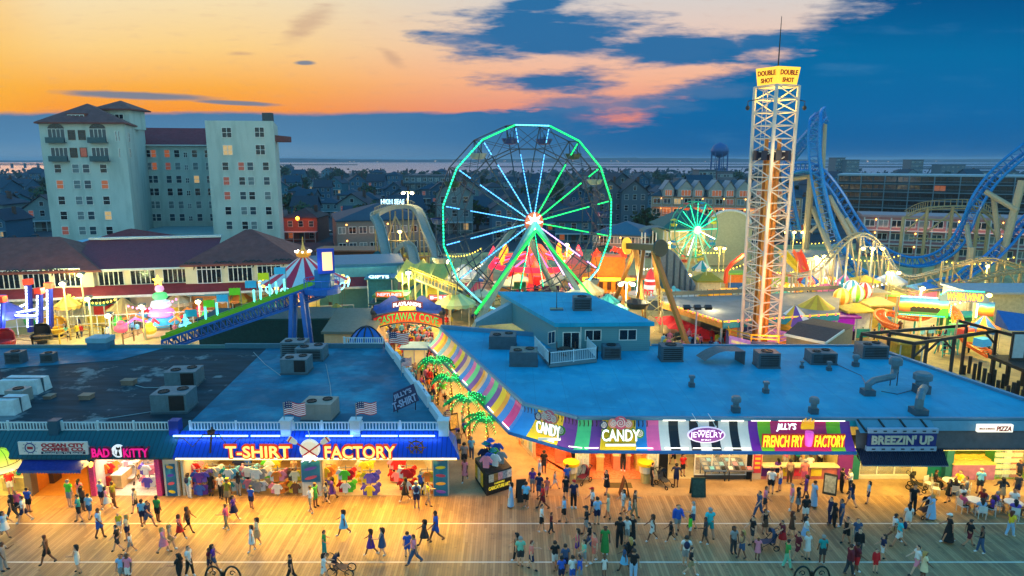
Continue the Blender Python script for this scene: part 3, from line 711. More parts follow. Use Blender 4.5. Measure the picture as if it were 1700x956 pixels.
for a,b in((957,966),(967,976),(1074,1090)):
 g=MB();g.box(PR(a),PR(b),YW-.14,YW-.1,.3,2.7);f=g.build('framed_poster',WHITE,big)
 g=MB();g.box(PR(a)+.05,PR(b)-.05,YW-.15,YW-.14,.4,2.6);g.build('print',mt((190,200,190),.5,var=.5,scale=5),f)
g=MB();g.box(PR(1248),PR(1261),YW-.14,YW-.1,.5,2.8);mb_=g.build('menu_board',mt((206,60,80),.5),big)
for i in range(6):
 g=MB();g.box(PR(1250),PR(1259),YW-.15,YW-.14,.8+i*.32,.95+i*.32);g.build('menu_line',mt((250,200,60),.5),mb_)
# ---- signs of the right row
def awning_sign_pos(at,u,t):return at(u,t)
def candy_sign(px,py,wd,ang,label):
 c=Y(px,py,40.1);r=thing('candy_sign',label,'sign',c);ux=V((math.cos(ang),math.sin(ang),0));uz=V((0,.25,1)).normalized()
 text('CANDY',c,ux,uz,wd*1.03,.82,mt((40,120,60),.5),r,'letter_backing',.08,.045)
 text('CANDY',c+ux.cross(uz)*.1,ux,uz,wd,.72,glow((255,250,236),.95),r,'lettering',.1,.015)
 for k_,(dx_,dz_,c_,rr)in enumerate(((-.45*wd,.62,(60,60,100),.26),(.5*wd,.1,(70,140,30),.3),(.0,.75,(226,90,110),.42),(-.2*wd,.72,(250,150,120),.3),(.2*wd,.68,(240,140,90),.3))):
  g=MB();cc=c+ux*dx_+uz*dz_;n_=ux.cross(uz);g.cyl(cc,cc+n_*.1,rr,n=18);f=g.build('lollipop',mt(c_,.4),r)
  g=MB();g.tube([cc+n_*.11+ux*(rr*.75*t/18*math.cos(t*.8))+uz*(rr*.75*t/18*math.sin(t*.8))for t in range(19)],.03,4);g.build('swirl',mt((250,226,210),.4),f)
 g=MB();g.cbox(c-uz*.62,(wd*.8,.08,.16));g.build('sub_board',mt((240,236,220),.5,.3),r)
candy_sign(912,712,1.75,-.62,'white CANDY letters with lollipops on the angled corner awning')
candy_sign(1030,722,2.35,0,'white CANDY letters with lollipops on the straight front awning')
c=Y(1172,721,39.75);r=thing('jewelry_sign','purple oval JEWELRY sign on the black and white awning','sign',c)
g=MB();n_=36;g.plate([(1.17*math.cos(t),.52*math.sin(t))for t in[2*PI*i/n_ for i in range(n_)]],c,(1,0,0),(0,0,1),.1);g.build('rim',mt((240,220,250),.5,.35),r)
g=MB();g.plate([(1.08*math.cos(t),.45*math.sin(t))for t in[2*PI*i/n_ for i in range(n_)]],c+V((0,-.1,0)),(1,0,0),(0,0,1),.02);g.build('oval_face',mt((120,30,130),.5,.35),r)
text('JEWELRY',c+V((0,-.12,-.02)),(1,0,0),(0,0,1),2.0,.46,glow((255,240,255),1.0),r,'lettering',.03,.0)
text('SEVEN OF KEY',c+V((0,-.12,.28)),(1,0,0),(0,0,1),1.05,.12,glow((255,240,255),1),r,'lettering',.02)
text('BY JILLY',c+V((0,-.12,-.32)),(1,0,0),(0,0,1),.6,.1,glow((255,240,255),1),r,'lettering',.02)
for s_ in(-.5,.5):
 g=MB();g.tube([c+V((s_,-.15,.6)),c+V((s_-.15,.2,.95)),c+V((s_-.2,.8,1.05))],.02,5);g.ell(c+V((s_+.02,-.18,.58)),(.07,.07,.05));g.build('goose_lamp',WHITE,r)
c=Y(1334,721,39.7);r=thing('fry_sign',"big yellow FRENCH FRY FACTORY letters under white JiLLY'S lettering",'sign',c)
a,b=Y(1266,741,39.7),Y(1402,722,39.7);g=MB();g.box(a.x-.05,b.x+.05,39.68,39.78,a.z-.05,b.z+.06);g.build('sign_board',mt((190,20,16),.5,.1),r)
FY=glow((255,206,20),.9);zc=(a.z+b.z)/2
xm=(a.x+b.x)/2
text('FRENCH FRY',(Y(1301,730,39.6).x,39.66,zc),(1,0,0),(0,0,1),2.48,.76,FY,r,'lettering',.08,.012,.05)
text('FACTORY',(Y(1378,730,39.6).x,39.66,zc),(1,0,0),(0,0,1),1.86,.76,FY,r,'lettering',.08,.012,.05)
text("JiLLY'S",Y(1305,709,39.75),(1,0,0),(0,0,1),1.2,.52,glow((255,250,250),1.0),r,'lettering',.08,.015,.1)
g=MB();e=Y(1341,707,39.75);g.prism([(e.x-.38,39.7),(e.x+.38,39.7),(e.x+.38,39.85),(e.x-.38,39.85)],e.z-.2,e.z+.1)
for i in range(8):xx=e.x-.33+i*.095;g.beam((xx,39.75,e.z+.1),(xx+.03*(i-4)/4,39.75,e.z+.34+.08*(i%3)),.06)
g.build('fries_box',mt((244,176,20),.5,.5),r)
g=MB();e=Y(1343,727,39.6);g.lathe(e+V((0,0,-.5)),[(.2,0),(.25,.5),(.25,.9),(.02,.92)],16);g.build('paper_cup',mt((226,80,200),.5,.4),r)
a,b=Y(1440,741,39.9),Y(1556,719,39.9);r=thing('porch_sign',"navy BREEZIN' UP sign with pale trim above the dark awning",'sign',(a.x,39.9,a.z))
g=MB();g.box(a.x,b.x,39.9,40.05,a.z,b.z);g.build('board',mt((24,44,120),.5),r)
g=MB();g.box(a.x-.05,b.x+.05,39.86,40.08,b.z,b.z+.3);g.box(a.x-.05,b.x+.05,39.86,40.08,a.z-.3,a.z);g.build('trim',mt((150,170,196),.5),r)
for i in range(7):
 for zz in(b.z+.15,a.z-.15):
  g=MB();xx=a.x+(i+.6)*(b.x-a.x)/7;g.cbox((xx,39.83,zz),(.2,.03,.07));g.build('spot_lamp',DARK,r)
text("BREEZIN' UP",((a.x+b.x)/2,39.9,(a.z+b.z)/2),(1,0,0),(0,0,1),(b.x-a.x)*.9,(b.z-a.z)*.7,mt((206,196,176),.5),r,'lettering',.06,.04)
a,b=Y(1622,717,40.0),Y(1682,705,40.0);r=thing('pizza_sign','lit white PIZZA box sign on the roof edge','sign',(a.x,40.0,a.z))
g=MB();g.box(a.x,b.x,39.95,40.15,a.z,b.z);g.build('light_box',glow((255,240,216),1.1),r)
text('PIZZA',(a.x+(b.x-a.x)*.74,39.95,(a.z+b.z)/2),(1,0,0),(0,0,1),(b.x-a.x)*.42,(b.z-a.z)*.66,mt((200,40,20),.5),r,'lettering',.03,.02,.1)
text('MACK & MANCO',(a.x+(b.x-a.x)*.26,39.95,(a.z+b.z)/2),(1,0,0),(0,0,1),(b.x-a.x)*.44,.12,mt((200,90,40),.5),r,'lettering',.02)
g=MB();x0=21.6;x1=Y(1552,700,40.3).x
g.quad((x0,39.95,4.3),(x1,39.95,4.3),(x1,40.7,4.86),(x0,40.7,4.86));g.quad((x1,40.3,4.3),(36.8,40.3,4.3),(36.8,40.6,4.84),(x1,40.6,4.84));g.build('edge_panel',mt((86,138,160),.5),big)
for i in range(4):g=MB();xx=x0+(i+.3)*(x1-x0)/3.6;g.beam((xx,39.96,4.36),(xx-.25,40.7,4.9),.09);g.build('edge_rib',DARK,big)
g=MB();g.quad((x0,40.3,3.15),(37,40.3,3.15),(37,40.5,4.3),(x0,40.5,4.3));g.box(x0,37,40.25,42.4,3.0,3.12);g.build('fascia',mt((84,84,92),.6,var=.2),big)
r=thing('dark_awning',"navy black corrugated awning below the BREEZIN' UP sign",'awning',(PR(1500),40.2,2.4))
T0,T1=Y(1421,746,40.2),Y(1565,746,40.2);B0,B1=Y(1431,773,38.6),Y(1575,774,38.6)
g=MB();n_=40
for i in range(n_):
 for a_,b_ in((i/n_,(i+.5)/n_),((i+.5)/n_,(i+1)/n_)):
  dz_=.05 if a_*n_%1<.4 else 0;e_=.05-dz_
  g.quad(B0.lerp(B1,a_)+V((0,0,dz_)),B0.lerp(B1,b_)+V((0,0,e_)),T0.lerp(T1,b_)+V((0,0,e_)),T0.lerp(T1,a_)+V((0,0,dz_)))
g.build('canopy',mt((16,26,52),.6,var=.2),r)
g=MB();g.quad(B0,T0,V((T0.x,T0.y,B0.z)));g.quad(B1,V((T1.x,T1.y,B1.z)),T1);g.build('side_flap',mt((24,34,60),.6),r)
g=MB();g.beam(B0,B1,.06);g.build('front_rail',STEEL,r)
# ---------------------------------------------------------------- house on the roof with its deck
r=thing('roof_house','grey sided flat roofed house standing on the white roof','house',(7,52,ZQ));pent=r
A_,B_=G(926,584,ZQ),G(1078,582,ZQ);bl=G(849,537,ZQ)
zr=Y(926,535,A_.y).z;C_=Y(963,470.5,0+A_.y+13);
D_=V((B_.x-1.6,B_.y+7,0));back_l=V((A_.x-5.1,A_.y+13.5,0));back_r=V((B_.x-4.4,B_.y+12.5,0))
print('pent',A_,B_,bl,zr,mpp(A_))
def f_siding(n,b,o,s):
 fr_=n.m('FRACT',n.m('DIVIDE',s[2],.18));k_=n.noise(o,1.5,3)
 c=n.mix(n.m('MULTIPLY',n.smooth(fr_,.2,0),.5),lin((96,150,158)),lin((50,96,108)));c=n.mix(n.m('MULTIPLY',k_,.25),c,lin((70,118,126)))
 n.l.new(c,b.inputs['Base Color']);b.inputs['Roughness'].default_value=.6
m_sid=custom('lap_siding',f_siding)
foot=[tuple(A_[:2]),tuple(B_[:2]),tuple(back_r[:2]),tuple(back_l[:2])]
g=MB();g.prism(foot,ZQ,zr-.35);g.build('wall',m_sid,r)
g=MB();cx=sum(x for x,_ in foot)/4;cy2=sum(y for _,y in foot)/4
g.prism([(x+(.28 if x>cx else-.28),y+(.3 if y>cy2 else-.3))for x,y in foot],zr-.35,zr);g.build('roof',m_roofC,r)
def housewin(px0,px1,py0,py1,o,d,parent,nsash=2):
 """sliding window in a wall through o along direction d"""
 pass
dF=(B_-A_).normalized();nF=V((dF.y,-dF.x,0));dL=(back_l-A_).normalized();nL=V((-dL.y,dL.x,0))
if nL.x>0:nL=-nL
m_pane=mt((20,30,40),.12,var=.3)
def win_on(o,d,n_,u0,u1,z0,z1,par,name='window',sash=2,fm=WHITE,pm=m_pane,t=.05):
 a=o+d*u0+n_*.012;L=u1-u0;ux=d;sgn=1 if d.cross(V((0,0,1))).dot(n_)>0 else-1
 if sgn<0:a=o+d*u1+n_*.012;ux=-d
 w_=.07;g=MB()
 for q0,q1,r0,r1 in((0,L,z0,z0+w_),(0,L,z1-w_,z1),(0,w_,z0+w_,z1-w_),(L-w_,L,z0+w_,z1-w_)):g.plate([(q0,r0),(q1,r0),(q1,r1),(q0,r1)],a,ux,(0,0,1),t)
 for i in range(1,sash):q0=L*i/sash-.03;g.plate([(q0,z0+w_),(q0+.06,z0+w_),(q0+.06,z1-w_),(q0,z1-w_)],a,ux,(0,0,1),t)
 f=g.build(name,fm,par);g=MB();g.plate([(w_*.5,z0+w_*.5),(L-w_*.5,z0+w_*.5),(L-w_*.5,z1-w_*.5),(w_*.5,z1-w_*.5)],a,ux,(0,0,1),.02);g.build('pane',pm,f);return f
LW=(B_-A_).length;hz=zr-ZQ-.35
oF=V((A_.x,A_.y,ZQ))
win_on(oF,dF,nF,LW*.29,LW*.47,hz*.42,hz*.86,r);win_on(oF,dF,nF,LW*.66,LW*.855,hz*.42,hz*.86,r)
win_on(oF,dF,nF,LW*.05,LW*.235,.02,hz*.78,r,'sliding_door')
win_on(oF,dL,nL,.5,2.1,hz*.36,hz*.86,r);win_on(oF,dL,nL,6.6,7.4,hz*.36,hz*.86,r)
g=MB();g.tube([oF+dF*LW*.245+nF*.08,oF+dF*LW*.245+nF*.08+V((0,0,hz))],.05,6);g.build('downpipe',WHITE,r)
s0,s1=G(790,541,ZQ),V((bl.x,bl.y,ZQ));top_=zr-.5
g=MB();nx_=V((.35,.95,0))*1.0
p0,p1=V((s0.x,s0.y,ZQ)),V((back_l.x+1.2,back_l.y-3.2,ZQ));e=V((-.2,1.2,0))
g.add([p0,p1,p1+e,p0+e,p0+V((0,0,.35)),p1+V((0,0,top_-ZQ)),p1+e+V((0,0,top_-ZQ)),p0+e+V((0,0,.35))],[(3,2,1,0),(4,5,6,7),(0,1,5,4),(1,2,6,5),(2,3,7,6),(3,0,4,7)])
g.build('stair_cover',mt((110,160,176),.5),r)
dk=thing('roof_deck','small white railed deck before the sliding door of the roof house','deck',(A_.x+1,A_.y-1.2,ZQ))
q0,q1,q2,q3=G(888,583,ZQ),G(912,611,ZQ),G(991,602,ZQ),G(972,578,ZQ);lv=lambda p_,z:V((p_.x,p_.y,z))
g=MB();g.prism([tuple(q1[:2]),tuple(q2[:2]),(q3.x,min(q3.y,A_.y-.05)),(A_.x+.1,A_.y-.04),tuple(q0[:2])],ZQ+.05,ZQ+.3);g.build('deck_floor',mt((90,120,130),.6),dk)
def railrun(par,a,b,z,h=.95,step=.16,posts=True,m_=RAILW,name='railing'):
 a,b=lv(a,z),lv(b,z);L=(b-a).length;d=(b-a)/L;g=MB()
 g.beam(a+V((0,0,h)),b+V((0,0,h)),.07,.06);g.beam(a+V((0,0,.1)),b+V((0,0,.1)),.05,.05)
 for i in range(int(L/step)+1):c=a+d*min(L,i*step);g.beam(c+V((0,0,.1)),c+V((0,0,h)),.035)
 for i in range(max(2,int(L/1.6)+1)):c=a+d*(L*i/max(1,int(L/1.6)));g.beam(c,c+V((0,0,h+.1)),.1)
 return g.build(name,m_,par)
railrun(dk,q0,q1,ZQ+.3);railrun(dk,q1,q2,ZQ+.3);railrun(dk,q2,V((q3.x,A_.y-.1,0)),ZQ+.3)
g=MB();c=G(937,590,ZQ+.3);g.lathe(c,[(.0,.62),(.45,.62),(.45,.66),(0,.66)],14);g.cyl(c,c+V((0,0,.62)),.04,n=6);g.lathe(c,[(.25,0),(.2,.05),(0,.06)],10);t_=g.build('deck_table',mt((60,40,30),.5),None,loc=c);tag(t_,'small round dark table on the white railed roof deck','table')
for i,px in enumerate((929,950)):
 c=G(px,587,ZQ+.3);rr_=thing('deck_chair',['dark chair left of the round table on the roof deck','dark chair right of the round table on the roof deck'][i],'chair',c,'chairs on the roof deck')
 g=MB();g.cbox(c+V((0,0,.42)),(.5,.5,.06));g.build('seat',mt((70,50,40),.6),rr_)
 g=MB();g.cbox(c+V((.24*(1-2*i)*-1,0,.72)),(.05,.5,.55));g.build('backrest',mt((70,50,40),.6),rr_)
 for sx in(-.2,.2):
  for sy_ in(-.2,.2):g=MB();g.beam(c+V((sx,sy_,0)),c+V((sx,sy_,.4)),.04);g.build('leg',DARK,rr_)
# ---------------------------------------------------------------- rooftop machines
m_hv=mt((88,116,128),.5,var=.2,metal=.2);m_hvd=mt((58,84,96),.5,var=.25);m_grill=mt((12,14,18),.6)
def hvac(px,py,wpx,hpx,z,label,kind=0,rz=0,m_=None,dpx=None,fans=2):
 c=G(px,py,z);k_=mpp(c);w_,h_=wpx*k_,hpx*k_;d_=(dpx or wpx*.8)*k_;m_=m_ or m_hv
 r=thing('air_conditioner',label,'rooftop unit',c,'air conditioners on the flat roofs');r.rotation_euler=(0,0,rz)
 def pb(g,n_,mm,par=r):return g.build(n_,mm,par,local=True)
 g=MB();g.box(-w_/2,w_/2,0,d_,.12,h_);b_=pb(g,'casing',m_)
 g=MB();g.box(-w_*.52,w_*.52,-d_*.03,d_*1.03,0,.12);pb(g,'base_curb',m_hvd)
 if kind==0:g=MB();g.box(w_*.02,w_*.44,-.03,-.002,.22,h_-.08);pb(g,'coil_grille',m_grill)
 if kind==1:g=MB();g.box(-w_/2-.03,-w_/2-.002,d_*.1,d_*.9,.2,h_-.08);pb(g,'coil_grille',m_grill)
 if kind==2:
  g=MB()
  for i in range(6):g.box(-w_*.42,w_*.42,-.03,-.002,.2+i*(h_-.3)/6,.2+(i+.55)*(h_-.3)/6)
  pb(g,'coil_grille',m_grill)
 g=MB();g.box(-w_*.44,-w_*.06,-.022,-.002,.25,h_-.12);pb(g,'access_panel',m_)
 for i in range(fans):
  fx=(-w_*.22+i*w_*.44)if fans==2 else 0;fy=d_*(.35+.3*i)if fans==2 else d_/2;rr=min(w_,d_)*(.2 if fans==2 else .34)
  g=MB();g.lathe((fx,fy,h_),[(rr,0),(rr,.07),(rr*.86,.07),(rr*.86,.01)],14);f=pb(g,'fan_guard',m_grill)
  g=MB()
  for t in range(4):g.cbox((fx,fy,h_+.04),(rr*1.6,.06,.015),rz=PI*t/4)
  pb(g,'fan_blade',DARK,f)
 return r
hvac(300,644,50,27,ZR,'grey two fan unit, the rear one beside the dark roof patch',0,.08)
hvac(281,687,58,33,ZR,'grey two fan unit with dark grille near the front railing of the tar roof',0,.06)
hvac(486,594,40,26,ZR,'blue grey unit, rearmost of the cluster below the blue ramp',2,0)
hvac(513,600,46,22,ZR,'grey unit at the right of the cluster below the blue ramp',2,0)
hvac(488,622,44,26,ZR,'grey unit with dark grille in front of its cluster',0,0)
hvac(525,700,52,30,ZR,'tan grey unit raised behind the two flags',3,-.08,mt((150,140,128),.5))
hvac(22,605,25,20,ZR,'round cornered dark condenser at the far left rear of the tar roof',2,.1,m_hvd,fans=1)
hvac(78,603,20,16,ZR,'smaller dark condenser right of the far left one',2,.1,m_hvd,fans=1)
for(px,py,w_,h_,z_,lb)in((30,655,66,24,ZR,'long tarp wrapped white box at the left frame edge of the tar roof'),(8,690,34,26,ZR,'white wrapped box, nearest one at the left frame edge')):
 c=G(px,py,z_);k_=mpp(c);r=thing('wrapped_unit',lb,'rooftop unit',c);g=MB()
 a,b_,d_=w_*k_/2,h_*k_,1.6
 g.add([(c.x-a,c.y,z_),(c.x+a,c.y,z_),(c.x+a,c.y+d_,z_),(c.x-a,c.y+d_,z_),(c.x-a*.96,c.y+.08,z_+b_*.95),(c.x+a*.9,c.y+.1,z_+b_),(c.x+a*.92,c.y+d_*.95,z_+b_*.92),(c.x-a*.96,c.y+d_*.9,z_+b_*.97)],[(3,2,1,0),(4,5,6,7),(0,1,5,4),(1,2,6,5),(2,3,7,6),(3,0,4,7)])
 g.build('tarp',mt((190,206,210),.6,var=.2),r)
 g=MB();g.box(c.x-a*1.02,c.x+a*1.02,c.y+d_*.4,c.y+d_*.45,z_,z_+b_*1.01);g.build('strap',m_hvd,r)
hvac(25,672,30,24,ZR,'grey fan unit between the two white wrapped boxes',1,0,mt((130,140,140),.5),fans=1)
for(px,py,w_,lb)in((211,640,20,'small rusty vent box beside a loose hose on the tar roof'),(140,664,18,'small grey vent box left of centre on the tar roof'),(78,663,13,'flat scrap of board on the dark tar roof')):
 c=G(px,py,ZR);k_=mpp(c);g=MB();g.cbox(c+V((0,.3,w_*k_*.18)),(w_*k_,.6,w_*k_*.36));g.cbox(c+V((0,.3,w_*k_*.4)),(w_*k_*1.1,.7,.05))
 tag(g.build('roof_vent',mt((130,110,96),.6,var=.3),None,loc=c),lb,'roof vent')
c=G(170,577,ZR);k_=mpp(c);r=thing('exhaust_box','blue grey exhaust hood at the back edge of the tar roof','rooftop unit',c)
g=MB();g.box(c.x-16*k_,c.x+16*k_,c.y-.8,c.y+.5,ZR,ZR+12*k_);g.build('casing',mt((50,110,140),.5),r)
g=MB();g.box(c.x-17*k_,c.x+17*k_,c.y-.9,c.y+.6,ZR+12*k_,ZR+20*k_);g.build('hood',mt((120,170,186),.5),r)
rl='dark unit'
hvac(834,580,44,22,ZQ,'dark low unit, first one beside the striped lane awning',1,-.05,m_hvd)
hvac(869,609,46,25,ZQ,'dark low unit with bright top, nearest the deck',1,-.05,m_hvd)
hvac(1016,597,30,22,ZQ,'dark square unit in front of the roof house right window',2,0,m_hvd,fans=1)
hvac(1116,601,36,26,ZQ,'blue grey square unit right of the roof house',2,0,m_hvd,fans=1)
hvac(1277,612,36,26,ZQ,'dark square unit before the base of the tall tower',2,0,m_hvd,fans=1)
hvac(1368,606,42,20,ZQ,'dark wide unit before the grey shed',2,-.06,m_hvd)
hvac(1453,596,42,22,ZQ,'dark wide unit, last one on the right edge of the roof',2,-.06,m_hvd)
hvac(967,516,30,22,zr,'square unit on the roof of the roof house',2,0,m_hvd,fans=1)
def vent(px,py,hpx,label,kind):
 c=G(px,py,ZQ);k_=mpp(c);h_=hpx*k_;r=thing('roof_vent',label,'roof vent',c);s_=h_*.3
 g=MB();g.cbox(c+V((0,0,h_*.18)),(s_*1.5,s_*1.5,h_*.36));g.build('curb',m_hvd,r)
 if kind==0:
  g=MB();g.lathe(c,[(s_*.6,h_*.36),(s_*.6,h_*.6),(s_*.95,h_*.66),(s_*.95,h_*.9),(s_*.7,h_),(0,h_)],14);g.build('fan_hood',m_hv,r)
 else:
  g=MB();g.cbox(c+V((0,0,h_*.6)),(s_*.9,s_*.9,h_*.5));g.cbox(c+V((0,0,h_*.88)),(s_*1.5,s_*1.3,h_*.2));g.build('fan_hood',m_hv,r)
 return r
vent(1148,642,20,'stub vent alone behind the CANDY front awning',1);vent(1271,652,20,'stub vent right of the lone one, mid roof',1)
vent(1221,684,28,'mushroom fan vent behind the JEWELRY awning',0);vent(1350,686,28,'mushroom fan vent behind the FRENCH FRY awning',0)
vent(1331,611,12,'low box vent beside the wide dark unit',1);vent(1376,615,16,'low blue box vent before the wide dark unit',1);vent(1420,608,20,'dark drum vent between the two wide units',0)
def duct(pts,r_,label,cap):
 P_=[G(px,py,ZQ)+V((0,0,z_))for px,py,z_ in pts];r=thing('exhaust_duct',label,'duct',V((P_[0].x,P_[0].y,ZQ)))
 g=MB();g.tube(P_,r_,8);g.build('pipe',m_hv,r)
 g=MB();c=V((P_[0].x,P_[0].y,ZQ));g.cbox(c+V((0,0,.2)),(r_*3.2,r_*3.2,.4));g.build('curb',m_hvd,r)
 if cap:
  e=P_[-1];g=MB();g.lathe(e,[(r_*1.1,-.1),(r_*1.1,.35),(r_*1.9,.4),(r_*1.9,.8),(r_*1.3,.95),(0,.95)],14);g.build('fan_hood',m_hv,r)
  g=MB();
  for sx in(-.25,.25):g.beam(e+V((sx,0,0)),V((e.x+sx,e.y,ZQ)),.05)
  g.build('support_leg',DARK,r)
duct([(1440,655,.3),(1440,655,.75),(1448,653,.95),(1480,646,.95),(1483,640,1.2)],.24,'long bent duct with fan hood right of centre on the white roof',1)
duct([(1524,687,.3),(1524,687,.9),(1527,680,1.25),(1531,672,1.2)],.27,'short bent duct nearest the pizza sign',0)
c=G(1529,652,ZQ);k_=mpp(c);r=thing('exhaust_fan','tall mushroom exhaust fan on legs by the bent duct','roof vent',c)
g=MB();g.cbox(c+V((0,0,.3)),(.9,.8,.6));g.build('curb',m_hvd,r)
g=MB();g.lathe(c,[(.42,.6),(.42,.9),(.62,1.0),(.62,1.35),(.45,1.5),(0,1.5)],16);g.build('fan_hood',m_hv,r)
c=G(924,514,zr);r=thing('antenna','thin antenna mast on the roof of the roof house','antenna',c);g=MB();g.cyl(c,c+V((0,0,2.2)),.04,.02,6);g.build('mast',DARK,r)
g=MB();g.cbox(c+V((0,0,.06)),(1.2,.8,.12));g.build('foot_plate',m_hvd,r)
c=G(1203,606,ZQ);r=thing('curved_hatch','dark curved sheet metal hatch before the lot of parked rides','hatch',c);g=MB()
pr=[(-1.6+.2*i,1.15*math.sin(PI*min(1,(i+2)/12)*.55))for i in range(17)]
for(x0_,z0_),(x1_,z1_)in zip(pr,pr[1:]):g.quad((c.x+x0_,c.y,ZQ+z0_),(c.x+x1_,c.y,ZQ+z1_),(c.x+x1_-.3,c.y+1.6,ZQ+z1_),(c.x+x0_-.3,c.y+1.6,ZQ+z0_))
g.quad((c.x+1.6,c.y,ZQ),(c.x+1.6,c.y,ZQ+pr[-1][1]),(c.x+1.3,c.y+1.6,ZQ+pr[-1][1]),(c.x+1.3,c.y+1.6,ZQ));g.build('sheet',m_hvd,r)
def hose(pts,z_,label,rr=.025,m_=None):
 g=MB();P_=[G(px,py,z_)+V((0,0,.03))for px,py in pts];g.tube(P_,rr,4);tag(g.build('roof_cable',m_ or mt((150,170,176),.6),None,loc=P_[0]),label,'cable')
hose([(225,640),(240,644),(262,644),(275,641)],ZR,'pale hose trailing from the rusty vent box')
hose([(165,697),(200,692),(252,684)],ZR,'pale cable running to the front unit of the tar roof')
hose([(421,585),(440,605),(466,624)],ZR,'thin cable running to the unit cluster on the blue roof')
hose([(541,605),(548,640),(551,672)],ZR,'thin cable dropping to the tan unit on the blue roof')
hose([(1390,606),(1430,624),(1442,648)],ZQ,'dark cable between unit and bent duct on the white roof',m_=m_hvd)
hose([(1463,650),(1490,655),(1515,648),(1522,642)],ZQ,'dark cable looping from bent duct to mushroom fan',m_=m_hvd)
# ---------------------------------------------------------------- windows by picture position on a facade
def mk(g,name,mats):
 me=bpy.data.meshes.new(name);me.from_pydata(g.v,[],g.f)
 for m_ in(mats if isinstance(mats,(list,tuple))else[mats]):me.materials.append(m_)
 me.polygons.foreach_set('material_index',g.m);me.update();return me
def RP(px,py,o,n):
 """point where the sight line through a picture point meets the facade plane"""
 x,y,k_=ray(px,py);d=V((x,y,k_));c=V((0,0,H));t=(o-c).dot(n)/d.dot(n);return c+d*t
WMESH={}
def win_mesh(w_,h_,cols,rows,fm):
 key=(round(w_,2),round(h_,2),cols,rows,fm.name)
 if key not in WMESH:
  g=MB();f=.09
  g.box(-w_/2-f,w_/2+f,-.1,0,-f,0);g.box(-w_/2-f,w_/2+f,-.08,0,h_,h_+f);g.box(-w_/2-f,-w_/2,-.08,0,0,h_);g.box(w_/2,w_/2+f,-.08,0,0,h_)
  for i in range(1,cols):x=-w_/2+w_*i/cols;g.box(x-.05,x+.05,-.07,0,0,h_)
  for i in range(1,rows):z=h_*i/rows;g.box(-w_/2,w_/2,-.065,0,z-.04,z+.04)
  p_=MB();p_.quad((-w_/2,-.03,0),(w_/2,-.03,0),(w_/2,-.03,h_),(-w_/2,-.03,h_))
  WMESH[key]=(mk(g,'window',fm),mk(p_,'pane',m_pane))
 return WMESH[key]
PANES=[m_pane,mt((48,70,84),.15,var=.4),mt((110,126,130),.4,var=.4)]
LIT=[mt((120,84,64),.3,.26,ec=(255,130,60),var=.5,scale=1.5),mt((110,80,76),.3,.16,ec=(255,120,70),var=.5,scale=1.5),mt((170,140,100),.3,.42,ec=(255,206,130),var=.5,scale=1.5)]
def put_win(par,pos,ang,w_,h_,cols=1,rows=2,fm=WHITE,pm=None,name='window'):
 a,b=win_mesh(w_,h_,cols,rows,fm)
 o=bpy.data.objects.new(name,a);col.objects.link(o);o.parent=par;o.location=pos-OFF[par.name];o.rotation_euler=(0,0,ang)
 q_=bpy.data.objects.new('pane',b);col.objects.link(q_);q_.parent=o
 if pm:q_.material_slots[0].link='OBJECT';q_.material_slots[0].material=pm
 return o
def facade(a,b):
 a,b=V(a),V(b);d=(b-a).normalized();return a,d,V((d.y,-d.x,0)),math.atan2(d.y,d.x)
# ---------------------------------------------------------------- the big hotel
m_stucco=custom('stucco',lambda n,b,o,s:(n.l.new(n.mix(n.m('MULTIPLY',n.smooth(n.noise(n.comb(n.m('MULTIPLY',s[0],.6),n.m('MULTIPLY',s[1],.6),n.m('MULTIPLY',s[2],.12)),1,4),.45,.7),.45),n.mix(n.noise(o,.15,3),lin((178,194,186)),lin((204,214,204))),lin((142,162,154))),b.inputs['Base Color']),b.inputs['Roughness'].__setattr__('default_value',.8)))
m_tile=mt((122,64,56),.7,var=.25,scale=.8);m_tile2=mt((138,40,44),.7,var=.25,scale=.8)
ht=thing('grand_hotel','tall pale stucco hotel with hipped tower, red roofed middle and flat right wing','hotel',(-70,140,0))
A_,B_,=V((-87.8,130,0)),V((-72.8,131.5,0));side=V((-.37,1,0)).normalized()*26
C_,D_=B_+side,A_+side;ze=RP(140,205,A_,V((0,1,0))).z
g=MB();g.prism([tuple(v[:2])for v in(A_,B_,C_,D_)],0,ze);g.build('tower_wall',m_stucco,ht)
def hip(g,foot,z0,z1,over=.8,inset=.42,th=.25):
 c=sum(foot,V((0,0,0)))/4;F_=[]
 for v in foot:e=v-c;F_.append(c+e*(1+over/e.length))
 a,b,c_,d_=F_;L1_=(b-a).length;L2_=(d_-a).length
 if L1_>L2_:r0,r1=(a+d_)/2,(b+c_)/2
 else:r0,r1=(a+b)/2,(d_+c_)/2
 k_=min(.49,min(L1_,L2_)/2/max(L1_,L2_));p0,p1=r0.lerp(r1,k_),r1.lerp(r0,k_)
 up=lambda v,z:(v.x,v.y,z)
 if L1_>L2_:fs=[(a,b,p1,p0),(b,c_,p1),(c_,d_,p0,p1),(d_,a,p0)]
 else:fs=[(a,b,p0),(b,c_,p1,p0),(c_,d_,p1),(d_,a,p0,p1)]
 for f in fs:g.quad(*[up(v,z1 if v in(p0,p1)else z0)for v in f])
 g.prism([(v.x,v.y)for v in F_],z0-th,z0-.01)
g=MB();hip(g,[A_,B_,C_,D_],ze+.25,RP(135,172,A_+V((0,8,0)),V((0,1,0))).z,1.0);g.build('hip_roof',m_tile,ht)
pd=RP(127,193,A_+V((0,2.5,0)),V((0,1,0)));g=MB();g.cbox(pd+V((0,1,-.2)),(3.6,2.4,1.5));dm=g.build('dormer',m_tile,ht);put_win(dm,pd+V((0,-.24,-.6)),0,3,.8,4,1)
